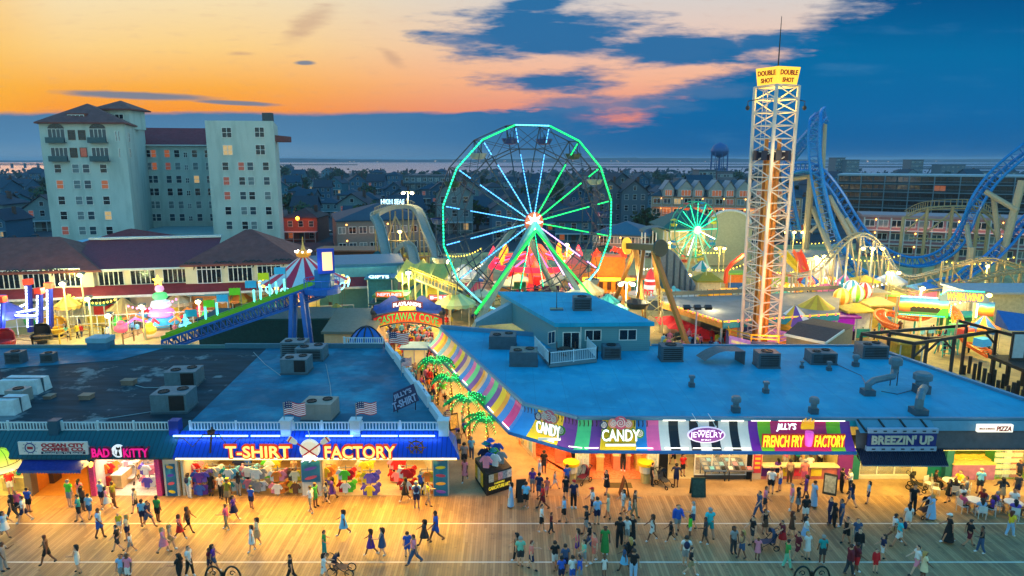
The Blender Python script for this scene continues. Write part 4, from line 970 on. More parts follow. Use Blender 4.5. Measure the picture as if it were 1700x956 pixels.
k0=RP(203,204,A_+V((0,14,0)),V((0,1,0)));zc0=ze-.5;zc1=RP(203,184,A_+V((0,14,0)),V((0,1,0))).z;zc2=RP(203,167,A_+V((0,14,0)),V((0,1,0))).z
g=MB();g.box(k0.x-3,k0.x+3.2,k0.y-3,k0.y+3,zc0,zc1);cu=g.build('cupola',m_stucco,ht)
g=MB();hip(g,[V((k0.x-3,k0.y-3,0)),V((k0.x+3.2,k0.y-3,0)),V((k0.x+3.2,k0.y+3,0)),V((k0.x-3,k0.y+3,0))],zc1+.2,zc2,1.3);g.build('cupola_roof',m_tile,cu)
put_win(cu,V((k0.x+1.2,k0.y-3.01,zc1-2.6)),0,1.6,1.7,2,2)
M0,M1=C_+V((0,-.1,0)),V((-64.5,159.5,0));zm=RP(290,240,M0,V((0,1,0))).z
g=MB();md=(M1-M0).normalized();mn=V((md.y,-md.x,0));bk=V((-md.y,md.x,0))*14
g.prism([tuple(v[:2])for v in(M0-md*3,M1+md*6,M1+md*6+bk,M0-md*3+bk)],0,zm);g.build('middle_wall',m_stucco,ht)
g=MB();zmr=RP(290,212,M0+V((0,6,0)),V((0,1,0))).z;u=V((0,0,1));a,b=M0-md*2+mn*.8,M1+md*7+mn*.8;r0,r1=a+bk*.5,b+bk*.5
g.quad(a+u*zm,b+u*zm,r1+u*zmr,r0+u*zmr);g.quad(r0+u*zmr,r1+u*zmr,b+bk*1.05+u*zm,a+bk*1.05+u*zm);g.build('middle_roof',m_tile2,ht)
g=MB();g.beam(a+u*(zm-.12),b+u*(zm-.12),.25,.22);g.build('gutter',WHITE,ht)
R0,R1=Y(356,400,136),Y(466,400,137.5);R0.z=R1.z=0;zr2=RP(400,200,R0,V((0,1,0))).z;rs=V((-.3,1,0)).normalized()*24
g=MB();g.prism([tuple(v[:2])for v in(R0,R1,R1+rs,R0+rs)],0,zr2);g.build('right_wall',m_stucco,ht)
g=MB();e=R1+V((-1.4,1.2,zr2));g.box(e.x-.9,e.x+.9,e.y-.7,e.y+.7,zr2,zr2+1.6);g.build('chimney',mt((70,76,80),.7),ht)
g=MB();ec=RP(463,232,R1+V((0,5,0)),V((0,1,0)));g.box(ec.x-3,ec.x-.3,ec.y-1,ec.y+9,ec.z-.3,ec.z+.9);g.build('side_eave',m_tile,ht)
g=MB();t0,t1=RP(208,388,B_+V((0,8,0)),V((0,1,0))),RP(362,384,B_+V((0,8,0)),V((0,1,0)));g.box(t0.x,t1.x,t0.y,t0.y+16,t0.z-1.1,t0.z);g.box(t0.x+.6,t1.x-.4,t0.y+.4,t0.y+15,0,t0.z-1.1);g.build('terrace',mt((150,176,178),.6),ht)
cr=lambda cx,cy_:(cx/3.4,140+cy_/3.4)
_,dF_,nF_,aF=facade(A_,B_)
rowsL=[(475,(328,428,487,585)),(565,(340,437,497,593)),(655,(350,448,507,603)),(740,(362,458,517,612)),(825,(370,467,527,620))]
litL={(1,0):0,(1,3):0,(3,3):2,(4,0):1}
for i,(cy_,cs)in enumerate(rowsL):
 for j,cx in enumerate(cs):
  p_=RP(*cr(cx,cy_),A_,nF_);put_win(ht,p_+nF_*.02-u*.75,aF,1.15,1.5,1,2,pm=LIT[litL[(i,j)]]if(i,j)in litL else PANES[(i*3+j*5)%3])
for cx,cy_,l in((405,287,-1),(463,287,-1),(417,387,-1),(473,385,1)):
 p_=RP(*cr(cx,cy_),A_,nF_);put_win(ht,p_+nF_*.02-u*.75,aF,1.1,1.6,1,1,mt((90,60,50),.5),LIT[l]if l>=0 else m_pane)
g_arch=None
for cx,cy_,arch in((320,290,1),(555,290,1),(338,395,0),(568,395,0)):
 p_=RP(*cr(cx,cy_),A_,nF_);w0=put_win(ht,p_+nF_*.02-u*1.2,aF,2.9,2.4,4,1,pm=PANES[1],name='french_window')
 if arch:
  g=MB();c=p_+nF_*.05+u*1.25;g.plate([(1.45*math.cos(PI*i/12),1.0*math.sin(PI*i/12))for i in range(13)],c,dF_,u,.04);g.build('fanlight',PANES[0],ht)
 g=MB();c=p_+nF_*.5-u*1.25;g.cbox(c,(3.3,.9,.16),aF);g.cbox(c+nF_*.42+u*.5,(3.3,.06,.9),aF);g.build('balcony',mt((60,90,96),.5),ht)
sN=V((side.y,-side.x,0)).normalized();aS=math.atan2(side.y,side.x)
for cx,cy_ in((652,292),(668,292),(728,300),(672,388),(735,388)):
 p_=RP(*cr(cx,cy_),B_,sN);put_win(ht,p_+sN*.02-u*.8,aS,.9,1.6)
_,_,nM,aM=facade(M0,M1);litM={(0,1):0,(0,2):0,(1,1):0,(1,2):1,(2,5):2}
for i,cy_ in enumerate((390,461,535,606,679,750)):
 for j,cx in enumerate((838,865,943,998,1046,1098,1170)):
  p_=RP(*cr(cx+i*6.2,cy_),M0,nM);put_win(ht,p_+nM*.02-u*.8,aM,.7 if j==4 else 1.05,1.0 if j==4 else 1.55,2 if j==4 else 1,2,pm=LIT[litM[(i,j)]]if(i,j)in litM else PANES[(i*2+j*3)%3])
_,_,nR,aR=facade(R0,R1)
for cx,cy_,l in((1280,272,-1),(1465,270,-1),(1286,371,2),(1470,369,-1)):
 p_=RP(*cr(cx,cy_),R0,nR);put_win(ht,p_+nR*.02-u*.9,aR,1.7,1.8,2,2,pm=LIT[l]if l>=0 else None)
for i,cy_ in enumerate((462,545,628,713,795)):
 for j,cx in enumerate((1273,1362,1413,1501)):
  p_=RP(*cr(cx+i*5.6,cy_),R0,nR);put_win(ht,p_+nR*.02-u*.75,aR,1.1,1.5,pm=LIT[1]if(i,j)in((0,1),(1,0),(2,0))else PANES[(i+j*2)%3])
an=thing('hotel_annex','low annex with pale flat roof and red hipped roof in front of the hotel','building',(-78,108,0))
a,b=G(86,410,6.5),G(163,410,6.5);g=MB();g.box(a.x,b.x,a.y,a.y+14,0,6.4);g.build('wall',m_stucco,an)
g=MB();g.box(a.x-.3,b.x+.3,a.y-.3,a.y+14.3,6.4,6.7);g.build('flat_roof',mt((150,200,224),.5),an)
a,b=G(120,411,6.5),G(212,411,6.5);g=MB();hip(g,[V((b.x-9,a.y-.5,0)),V((b.x+3,a.y-.5,0)),V((b.x+3,a.y+13,0)),V((b.x-9,a.y+13,0))],6.8,9.0,.6);g.build('hip_roof',m_tile2,an)
g=MB();g.box(b.x-8.6,b.x+2.6,a.y,a.y+12.6,0,6.5);g.build('wall',m_stucco,an)
# ---------------------------------------------------------------- long two-storey wing before the hotel
wg=thing('hotel_wing','long cream two storey wing with dark hipped pavilions and rows of tall windows','building',(-45,90,0))
W0,W1=V((-78,82,0)),V((-28.6,92.2,0));wd=(W1-W0).normalized();wn=V((wd.y,-wd.x,0));wb=-wn;aW=math.atan2(wd.y,wd.x)
m_cream=mt((226,214,178),.7,var=.1,scale=.7)
Xp=lambda px:(RP(px,470,W0,wn)-W0).dot(wd);zE=RP(235,447,W0,wn).z;zBand=RP(235,477,W0,wn).z
print('wing',zE,zBand)
def blk(u0,u1,out,dep,z0,z1,name,m_):
 p0,p1=W0+wd*u0+wn*out,W0+wd*u1+wn*out;g=MB();g.prism([tuple(v[:2])for v in(p0,p1,p1+wb*dep,p0+wb*dep)],z0,z1);return g.build(name,m_,wg)
uA,uB,uC=Xp(150),Xp(316),Xp(488)
blk(-5,uC,-.6,13,0,zE+.2,'wall',m_cream);blk(uB-.4,uC+.3,.5,13,0,zE+.5,'pavilion_wall',m_cream);blk(-9,uA+.6,.5,13,0,zE+.1,'pavilion_wall',m_cream)
for u0,u1,z0,z1,inc in((-14,uA+1.2,zE+.15,10.7,m_tile),(uB-.6,uC+1,zE+.5,11.2,m_tile)):
 g=MB();p0,p1=W0+wd*u0+wn*.6,W0+wd*u1+wn*.6;hip(g,[p0,p1,p1+wb*14,p0+wb*14],z0,z1,.45);g.build('hip_roof',inc,wg)
g=MB();p0,p1=W0+wd*(uA-2)+wn*.3,W0+wd*(uB+3)+wn*.3;g.quad(p0+u*(zE+.2),p1+u*(zE+.2),p1+wb*7+u*10.2,p0+wb*7+u*10.2);g.build('middle_roof',mt((112,36,50),.6,var=.2),wg)
g=MB();g.beam(p0+u*(zE+.1),p1+u*(zE+.1),.3,.22);g.beam(p0+wb*7+u*10.3,p1+wb*7+u*10.3,.7,.3);g.build('gutter',mt((190,206,210),.5),wg)
g=MB();p0,p1=W0-wd*9+wn*.5,W0+wd*(uC+10);
g.quad(p0+wn*2+u*(zBand-.55),p1+wn*2+u*(zBand-.55),p1+wn*.1+u*(zBand+.45),p0+wn*.1+u*(zBand+.45));g.quad(p0+u*(zBand-.56),p1+u*(zBand-.56),p1+wn*2+u*(zBand-.56),p0+wn*2+u*(zBand-.56));g.build('skirt_roof',m_tile2,wg)
g=MB();g.beam(p0+wn*2+u*(zBand-.7),p1+wn*2+u*(zBand-.7),.2,.3);g.build('skirt_gutter',WHITE,wg)
for px,py,tr in((14,464,1),(64,463,1),(115,460,1),(182,461,0),(235,459,0),(289,456.6,0),(349,455,1),(400,452,1),(448,449,1)):
 p_=RP(px,py,W0,wn);out=.52 if tr else-.58;put_win(wg,p_+wn*out-u*1.05,aW,2.9,1.75,5,1,pm=PANES[0])
 if tr:put_win(wg,p_+wn*out+u*.82,aW,2.9,.32,5,1,name='transom')
for px,py in((30,448),(88,446),(322,436),(372,434),(420,432),(470,430)):
 p_=RP(px,py,W0,wn)+wn*.6;g=MB()
 for s_ in(-1,1):g.tube([p_+wd*(s_*t*.16)+u*(.12*math.sin(t*1.5))for t in range(9)],.07,4)
 g.tube([p_-u*.1,p_-u*.5+wd*.15,p_-u*.9],[.09,.12,.03],5);g.build('wrought_ornament',mt((24,44,44),.5),wg)
for px in(10,60,110,165,182,206,290,340,372):
 p_=RP(px,497,W0,wn);put_win(wg,p_+wn*.52-u*.4,aW,1.7,1.0,2,1,mt((120,140,140),.5),PANES[1])
g=MB();p0,p1=W0+wd*(uC+.4),W0+wd*(uC+14);g.prism([tuple(v[:2])for v in(p0,p1,p1+wb*9,p0+wb*9)],0,6.2);g.build('low_wing',mt((120,190,190),.6),wg)
g=MB();p0,p1=W0+wd*(uC+.4)+wb*.6,W0+wd*(uC+15)+wb*.6;g.prism([tuple(v[:2])for v in(p0,p1,p1+wb*10,p0+wb*10)],6.22,6.6);g.build('low_roof',mt((80,130,150),.6),wg)
g=MB();p0,p1=W0-wd*2+wn*6,W0+wd*(uC+8)+wn*6;g.beam(p0+u*2.2,p1+u*2.2,.1);g.beam(p0+u*1.2,p1+u*1.2,.06);
for i in range(28):c=p0.lerp(p1,i/27);g.beam(c,c+u*2.2,.09)
fc=g.build('white_fence',WHITE,None,loc=p0);tag(fc,'white post and rail fence along the foot of the cream wing','fence')
# ---------------------------------------------------------------- trees
def crown_mesh(seed,n_=420):
 rr=random.Random(seed);g=MB();lobes=[(V((rr.uniform(-.5,.5),rr.uniform(-.5,.5),rr.uniform(.1,1.0))),rr.uniform(.35,.62))for _ in range(7)]
 for i in range(n_):
  c,r_=rr.choice(lobes);d=V((rr.gauss(0,1),rr.gauss(0,1),rr.gauss(0,1))).normalized()*r_*rr.uniform(.55,1.08);p_=c+d
  a=V((rr.gauss(0,1),rr.gauss(0,1),rr.gauss(0,1))).normalized();b=a.orthogonal().normalized();s_=rr.uniform(.07,.17)
  g.slot(rr.randrange(2));g.quad(p_-a*s_,p_+b*s_*.7,p_+a*s_,p_-b*s_*.7)
 return mk(g,'crown',[mt((34,58,36),.8,var=.4),mt((52,78,44),.8,var=.4)])
CROWNS=[crown_mesh(i)for i in range(5)]
g=MB();g.tube([V((0,0,0)),V((.03,0,.5)),V((0,.03,1.0))],[.09,.06,.03],7);g.tube([V((.02,0,.45)),V((.3,.1,.9))],[.045,.02],5);g.tube([V((.02,0,.5)),V((-.25,-.1,.95))],[.045,.02],5)
TRUNK=mk(g,'trunk',mt((60,46,36),.9))
def tree(p_,h_,label,group='dark trees among the town houses'):
 r=thing('tree',label,'tree',p_,group);r.rotation_euler=(0,0,R.uniform(0,6));s_=h_/1.75
 t=bpy.data.objects.new('trunk',TRUNK);c=bpy.data.objects.new('crown',R.choice(CROWNS))
 for o,zz in((t,0),(c,.42)):col.objects.link(o);o.parent=r;o.scale=(s_*R.uniform(.85,1.2),s_*R.uniform(.85,1.2),s_);o.location=(0,0,zz*s_)
 return r
# ---------------------------------------------------------------- town houses
def house_proto(kind,wc,rc,label,loc,storeys=2,lit=0):
 """gabled frame house about 9 m wide with porch, chimney, windows and door"""
 r=thing('town_house',label,'house',loc,'town houses beyond the rides');w_,d_,h_=8.6,11,3*storeys;X,Y0,Z=loc
 wm,rm=mt(wc,.7,var=.15),mt(rc,.8,var=.25);L_=lambda x,y,z:V((X+x,Y0+y,Z+z))
 g=MB();g.box(X-w_/2,X+w_/2,Y0,Y0+d_,Z,Z+h_)
 rh=3.0 if kind!=2 else 2.0
 if kind==0:
  g.add([L_(-w_/2,0,h_),L_(w_/2,0,h_),L_(0,0,h_+rh)],[(0,1,2)]);g.add([L_(-w_/2,d_,h_),L_(w_/2,d_,h_),L_(0,d_,h_+rh)],[(2,1,0)])
 elif kind==1:
  for x in(-w_/2,w_/2):g.add([L_(x,0,h_),L_(x,d_,h_),L_(x,d_/2,h_+rh)],[(0,1,2)])
 g.build('wall',wm,r)
 g=MB();e=.5
 if kind==0:
  for s_ in(-1,1):g.add([L_(s_*(w_/2+e),-e,h_-.3),L_(s_*(w_/2+e),d_+e,h_-.3),L_(0,d_+e,h_+rh+.15),L_(0,-e,h_+rh+.15),L_(s_*(w_/2+e),-e,h_-.05),L_(s_*(w_/2+e),d_+e,h_-.05),L_(0,d_+e,h_+rh+.4),L_(0,-e,h_+rh+.4)],[(3,2,1,0),(4,5,6,7),(0,1,5,4),(1,2,6,5),(2,3,7,6),(3,0,4,7)])
 elif kind==1:
  for s_ in(0,1):
   yy=-e if s_==0 else d_+e;g.add([L_(-w_/2-e,yy,h_-.3),L_(w_/2+e,yy,h_-.3),L_(w_/2+e,d_/2,h_+rh+.15),L_(-w_/2-e,d_/2,h_+rh+.15),L_(-w_/2-e,yy,h_-.05),L_(w_/2+e,yy,h_-.05),L_(w_/2+e,d_/2,h_+rh+.4),L_(-w_/2-e,d_/2,h_+rh+.4)],[(3,2,1,0),(4,5,6,7),(0,1,5,4),(1,2,6,5),(2,3,7,6),(3,0,4,7)])
 else:hip(g,[L_(-w_/2,0,0),L_(w_/2,0,0),L_(w_/2,d_,0),L_(-w_/2,d_,0)],Z+h_+.25,Z+h_+rh+.4,.6)
 ro=g.build('roof',rm,r)
 g=MB();g.box(X+w_*.22,X+w_*.22+.8,Y0+d_*.55,Y0+d_*.55+.8,Z+h_,Z+h_+rh+1.0);g.build('chimney',mt((86,62,56),.8),ro)
 fm=mt((170,180,184),.6)
 for s_ in range(storeys):
  for k_,x in enumerate((-2.7,0,2.7)):
   if s_==0 and k_==1:continue
   put_win(r,L_(x,-.01,s_*3+.9),0,1.1,1.4,1,2,fm,LIT[(k_+s_)%3]if(s_*3+k_)==lit else PANES[(s_+k_)%2])
 if kind==0:put_win(r,L_(0,-.01,h_+.5),0,.9,1.1,1,1,fm,PANES[0])
 g=MB();g.box(X-.5,X+.5,Y0-.06,Y0-.005,Z,Z+2.1);g.build('door',mt((70,60,60),.6),r)
 g=MB();g.box(X-w_/2,X+w_/2,Y0-2.2,Y0-.07,Z+2.55,Z+2.7)
 for x in(-w_/2+.1,-w_/6,w_/6,w_/2-.1):g.beam(L_(x,-2.1,0),L_(x,-2.1,2.55),.14)
 g.box(X-w_/2,X+w_/2,Y0-2.15,Y0-2.1,Z+.8,Z+.9);g.build('porch',fm,r)
 return r
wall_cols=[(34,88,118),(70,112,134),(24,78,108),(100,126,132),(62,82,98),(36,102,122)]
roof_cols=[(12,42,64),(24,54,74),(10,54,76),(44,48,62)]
cname=['slate blue','pale grey','deep blue','cream','brown grey','sea green'];kname=['front gabled','side gabled','hip roofed']
protos={}
def zone(px):
 for lim,nm in((90,'left of the hotel'),(480,'behind the hotel'),(600,'right of the hotel'),(720,'left of the wheel'),(1010,'behind the wheel'),(1100,'right of the wheel'),(1240,'behind the lodge'),(1380,'behind the tower')):
  if px<lim:return nm
 return 'beyond the balcony hotel'
def row_name(y):return 'nearest row' if y<225 else 'second row' if y<300 else 'mid town' if y<480 else 'far town'
nh=0
def blocked(px,y):
 if 60<px<475 and y<190:return True
 if 540<px<735 and y<182:return True
 if 1075<px<1320 and y<215:return True
 if px>1365 and y<262:return True
 if 990<px<1085 and y<205:return True
 return False
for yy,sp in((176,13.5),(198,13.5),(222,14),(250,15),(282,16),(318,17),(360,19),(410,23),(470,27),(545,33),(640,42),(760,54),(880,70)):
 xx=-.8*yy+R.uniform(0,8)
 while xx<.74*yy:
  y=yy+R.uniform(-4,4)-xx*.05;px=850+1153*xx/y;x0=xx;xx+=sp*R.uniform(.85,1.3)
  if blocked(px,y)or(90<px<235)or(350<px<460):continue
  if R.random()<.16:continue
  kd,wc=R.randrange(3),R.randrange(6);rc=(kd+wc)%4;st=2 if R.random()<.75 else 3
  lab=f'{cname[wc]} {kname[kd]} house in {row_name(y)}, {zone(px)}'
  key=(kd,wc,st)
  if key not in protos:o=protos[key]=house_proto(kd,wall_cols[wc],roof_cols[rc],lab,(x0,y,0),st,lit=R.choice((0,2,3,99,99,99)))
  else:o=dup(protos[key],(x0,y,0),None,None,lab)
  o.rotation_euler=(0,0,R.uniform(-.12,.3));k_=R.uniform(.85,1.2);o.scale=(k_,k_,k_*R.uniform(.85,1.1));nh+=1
print('houses',nh)
rt=random.Random(4);g=MB()
for i in range(2600):
 yy=470+560*rt.random()**.7;xx=rt.uniform(-.74,.74)*yy;s_=rt.uniform(2,5)
 if math.sin(xx*.021+yy*.05)+math.sin(xx*.008-yy*.02)<.1:continue
 c=V((xx,yy,rt.uniform(.5,7)));a=V((rt.gauss(0,1),rt.gauss(0,1)*.5,rt.gauss(0,.6))).normalized()*s_;b=a.orthogonal().normalized()*s_*.6;g.quad(c-a,c+b,c+a,c-b)
tl=g.build('treeline',mt((24,50,56),.9,var=.4,scale=.05));tag(tl,'far dark treeline between the last roofs and the bay','trees',kind='stuff')
nt_=0
for i in range(130):
 y=R.choice((188,210,236,268,300,340,390,440,510,600,700,820))+R.uniform(-5,5);x=R.uniform(-.72,.72)*y;px=850+1153*x/y
 if blocked(px,y)or 90<px<235 or 350<px<460:continue
 tree((x,y,0),R.uniform(6,10.5),f'dark leafy tree in {row_name(y)}, {zone(px)}');nt_+=1
for px,y,h_ in((595,172,9),(612,178,10),(580,176,8),(1075,178,8),(470,700,14),(520,690,11),(560,660,12),(600,640,11),(1145,520,10),(1165,520,12)):
 tree(((px-850)/1153*y,y,0),h_,f'dense dark tree in {row_name(y)}, {zone(px)}')
# ---------------------------------------------------------------- larger buildings round the park
def block_building(name,label,cat,a,b,dep,h_,wm,rm,floors,bays,pitched=0,fm=WHITE,lit=(),slab=None,ww=1.5,wh=1.4,over=.4,lamp=None,pane=None):
 a,b=V((a[0],a[1],0)),V((b[0],b[1],0));d=(b-a).normalized();n_=V((d.y,-d.x,0));ang=math.atan2(d.y,d.x);L=(b-a).length;bk_=-n_*dep
 r=thing(name,label,cat,(a+b)/2)
 g=MB();g.prism([tuple(v[:2])for v in(a,b,b+bk_,a+bk_)],0,h_);g.build('wall',wm,r)
 g=MB()
 if pitched:hip(g,[a,b,b+bk_,a+bk_],h_+.3,h_+pitched,over)
 else:p=[a+(a-b)/L*over+n_*over,b+(b-a)/L*over+n_*over,b+(b-a)/L*over+bk_-n_*over,a+(a-b)/L*over+bk_-n_*over];g.prism([tuple(v[:2])for v in p],h_,h_+.5)
 g.build('roof',rm,r);fh=h_/floors;k_=0
 if slab:
  for i in range(floors):
   g=MB();p0,p1=a+n_*.85,b+n_*.85;g.beam(p0+u*(i*fh+.1),p1+u*(i*fh+.1),1.7,.18)if i else None
   g.beam(p0+n_*.8+u*(i*fh+1.1),p1+n_*.8+u*(i*fh+1.1),.08,.08)
   g.build('balcony',slab,r)
  g=MB()
  for i in range(0,bays+1,max(1,bays//8)):c=a+d*(L*i/bays)+n_*1.6;g.beam(c,c+u*h_,.2)
  g.build('balcony_post',slab,r)
 for i in range(floors):
  for j in range(bays):
   if k_>=96:break
   k_+=1;c=a+d*(L*(j+.5)/bays)+n_*.02+u*(i*fh+fh*.28);pm=LIT[(i+j)%3]if(i,j)in lit else(pane or PANES[(i*2+j)%3])
   put_win(r,c,ang,ww,min(wh,fh*.62),2,1,fm,pm)
 if lamp:
  for i in range(floors):
   for j in range(0,bays,lamp[0]):
    g=MB();c=a+d*(L*(j+.95)/bays)+n_*.12+u*(i*fh+fh*.82);g.ell(c,(.16,.12,.16),8,5);g.build('wall_lamp',glow((255,176,80),9),r)
  light('AREA','walkway_lamp',(a+b)/2+n_*1.6+u*(h_*.72),lamp[1],(255,160,80),L*.9,(math.radians(70),0,ang),sy=.6)
 return r
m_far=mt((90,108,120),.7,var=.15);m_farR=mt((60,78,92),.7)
a,b=Y(1385,380,232),Y(1720,380,205)
block_building('balcony_hotel','long dark balcony hotel with pale flat roof across the right background','hotel',a,b,20,15.6,mt((40,56,66),.6),mt((150,170,182),.6),6,16,slab=mt((110,136,150),.6),ww=3,wh=1.8,lit=((4,8),),fm=mt((40,60,70),.5),pane=mt((16,26,34),.15,var=.4))
a,b=Y(1425,455,150),Y(1730,455,138)
block_building('pink_motel','long pinkish three storey motel with lamp lit walkways behind the coasters','motel',a,b,10,8.6,mt((150,110,116),.7),mt((160,130,136),.6),3,13,slab=mt((196,190,190),.6),lamp=(3,260),ww=1.8)
a,b=Y(1082,340,190),Y(1330,340,180)
lo=block_building('dormered_lodge','tan lamp lit lodge with a row of white gabled dormers','hotel',a,b,14,10.9,mt((176,140,110),.7),mt((52,70,84),.7),4,14,pitched=4.4,slab=mt((176,160,150),.6),lamp=(2,500),ww=1.7,lit=((2,1),(2,4),(3,2),(3,7),(1,3),(2,9)))
for k_,px in enumerate((1110,1139,1160,1190,1212,1236,1262,1290)):
 y0=190-(px-1082)/248*10-.5;c=Y(px,318,y0);w_=2.1 if k_%2 else 1.5;g=MB()
 g.box(c.x-w_,c.x+w_,y0,y0+4,10.9,13);g.add([(c.x-w_,y0,13),(c.x+w_,y0,13),(c.x,y0,14.6+w_*.3)],[(0,1,2)]);dm=g.build('dormer',mt((160,156,150),.6),lo)
 g=MB()
 for s_ in(-1,1):g.add([(c.x+s_*(w_+.3),y0-.3,12.8),(c.x+s_*(w_+.3),y0+5,12.8),(c.x,y0+5,14.9+w_*.3),(c.x,y0-.3,14.9+w_*.3)],[(0,1,2,3)])
 g.build('dormer_roof',mt((130,138,150),.6),dm);put_win(dm,V((c.x,y0-.02,11.2)),0,w_*1.2,1.5,3,1,WHITE,LIT[0])
for i,(px,y,lab)in enumerate(((1012,196,'dark gabled condominium beside the rim of the big wheel'),(1052,192,'dark gabled condominium left of the lamp lit lodge'))):
 c=Y(px,380,y);o=house_proto(0,(70,92,108),(40,54,66),lab,(c.x,c.y,0),4,99);o.scale=(.85,1,1.0)
a,b=Y(672,330,330),Y(760,330,325)
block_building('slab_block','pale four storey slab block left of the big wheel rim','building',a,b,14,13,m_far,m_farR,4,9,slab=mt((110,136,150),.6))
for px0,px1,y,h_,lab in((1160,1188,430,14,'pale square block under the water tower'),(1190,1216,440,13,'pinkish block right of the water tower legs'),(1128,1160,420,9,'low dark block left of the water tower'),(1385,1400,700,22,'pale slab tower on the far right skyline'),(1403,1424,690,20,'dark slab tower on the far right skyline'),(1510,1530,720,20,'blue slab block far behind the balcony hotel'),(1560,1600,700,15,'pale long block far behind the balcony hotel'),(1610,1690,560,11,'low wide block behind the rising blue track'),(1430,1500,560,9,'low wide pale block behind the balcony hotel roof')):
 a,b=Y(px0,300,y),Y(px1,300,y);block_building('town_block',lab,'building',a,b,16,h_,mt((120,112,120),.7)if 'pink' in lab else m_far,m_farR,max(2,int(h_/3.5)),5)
a,b=Y(561,425,152),Y(712,425,158)
hs=block_building('seaside_motel','dark roofed motel with lit HIGH SEAS letters standing on it','motel',a,b,22,7.2,mt((120,116,112),.7),mt((24,62,84),.7,var=.2),2,9,pitched=3.4,lamp=(4,60))
c=Y(652,336,164);g=MB()
text('HIGH SEAS',c+V((0,0,.2)),(1,0,0),(0,0,1),5.6,1.2,glow((190,236,255),2.2),hs,'roof_lettering',.12,.03)
for i in range(5):x=c.x-2.6+1.3*i;g.beam((x,c.y+.1,c.z-.3),(x,c.y+.6,9.6),.1)
g.beam((c.x-2.8,c.y+.1,c.z-.45),(c.x+2.8,c.y+.1,c.z-.45),.1);g.build('letter_stand',STEEL,hs)
c=Y(500,385,176);o=house_proto(2,(130,70,60),(60,40,44),'red house with a blazing orange porch lamp right of the hotel',(c.x,c.y,0),2,0);g=MB();g.ell(c+V((0,-2.4,6.2-c.z)),(.45,.45,.45));g.build('porch_lamp',glow((255,130,30),22),o)
light('POINT','porch_glow',(c.x,c.y-3.2,6.4),900,(255,120,40),.4)
c=Y(1193,290,470);r=thing('water_tower','blue water tower with round tank on slim legs','water tower',(c.x,c.y,0));zt=Y(1193,250,470).z;m_wt=mt((44,92,150),.5)
g=MB();g.lathe((c.x,c.y,zt),[(.3,5.6),(1.2,5.2),(4.4,3.6),(5.8,.6),(5.8,-1.0),(4.6,-3.0),(1.5,-4.4),(.8,-4.6)],24);g.build('tank',m_wt,r,True)
g=MB();g.cyl((c.x,c.y,0),(c.x,c.y,zt-4.4),.8,n=10);g.build('riser_pipe',m_wt,r)
for i in range(8):t=2*PI*i/8;g=MB();g.cyl((c.x+6.0*math.cos(t),c.y+6.0*math.sin(t),0),(c.x+5.6*math.cos(t),c.y+5.6*math.sin(t),zt-.6),.28,n=6);g.build('leg',m_wt,r)
g=MB();g.tube([V((c.x+6.3*math.cos(t),c.y+6.3*math.sin(t),zt-.4))for t in[2*PI*i/24 for i in range(24)]],.18,5,True);g.build('catwalk',m_wt,r)
r=thing('bay_bridge','long low causeway bridge on piers far left over the bay','bridge',(-1500,1800,0));g=MB();g.box(-2600,-1180,1795,1805,9,10.5);g.build('bridge_deck',m_farR,r)
g=MB()
for i in range(42):x=-2590+34*i;g.box(x-1,x+1,1796,1804,-1.2,9)
pr_=g.build('pier',m_farR,r);pr_['kind']='stuff'
def car_proto(loc,label,c,group):
 r=thing('parked_car',label,'car',loc,group);m_=mt(c,.25,var=0);L_=lambda pts:[(loc[0]+x,loc[1]+y,loc[2]+z)for x,y,z in pts]
 g=MB();sec=[(-2.1,.35,.75),(-1.9,.3,.9),(-.9,.3,1.0),(1.2,.3,1.0),(2.0,.3,.85),(2.15,.38,.7)]
 vs_=[];
 for x,z0,z1 in sec:
  vs_+=[(x,-.85,z0),(x,-.88,(z0+z1)/2),(x,-.8,z1),(x,.8,z1),(x,.88,(z0+z1)/2),(x,.85,z0)]
 fs=[(i*6+j,i*6+(j+1)%6,(i+1)*6+(j+1)%6,(i+1)*6+j)for i in range(len(sec)-1)for j in range(6)]+[tuple(range(5,-1,-1)),tuple(range(30,36))]
 g.add(L_(vs_),fs);g.build('body',m_,r)
 g=MB();g.add(L_([(-1.5,-.72,1.0),(1.15,-.72,1.0),(1.15,.72,1.0),(-1.5,.72,1.0),(-1.0,-.6,1.48),(.45,-.6,1.5),(.45,.6,1.5),(-1.0,.6,1.48)]),[(4,5,6,7),(0,1,5,4),(1,2,6,5),(2,3,7,6),(3,0,4,7)]);g.build('cabin_glass',mt((20,26,32),.1),r)
 g=MB();g.add(L_([(-.95,-.58,1.485),(.4,-.58,1.505),(.4,.58,1.505),(-.95,.58,1.485),(-.9,-.5,1.54),(.35,-.5,1.55),(.35,.5,1.55),(-.9,.5,1.54)]),[(4,5,6,7),(0,1,5,4),(1,2,6,5),(2,3,7,6),(3,0,4,7)]);g.build('roof',m_,r)
 for x in(-1.35,1.35):
  for y in(-.8,.8):g=MB();g.cyl((loc[0]+x,loc[1]+y-.1,loc[2]+.32),(loc[0]+x,loc[1]+y+.1,loc[2]+.32),.32,n=12);g.build('wheel',BLACK,r)
 for y in(-.55,.55):g=MB();g.cbox((loc[0]+2.14,loc[1]+y,loc[2]+.65),(.06,.3,.14));g.build('headlight',glow((255,240,200),.5),r)
 return r
cols_=[((30,34,40),'black'),((150,156,160),'silver'),((60,20,24),'maroon'),((200,204,206),'white'),((40,60,90),'navy')]
cp=None
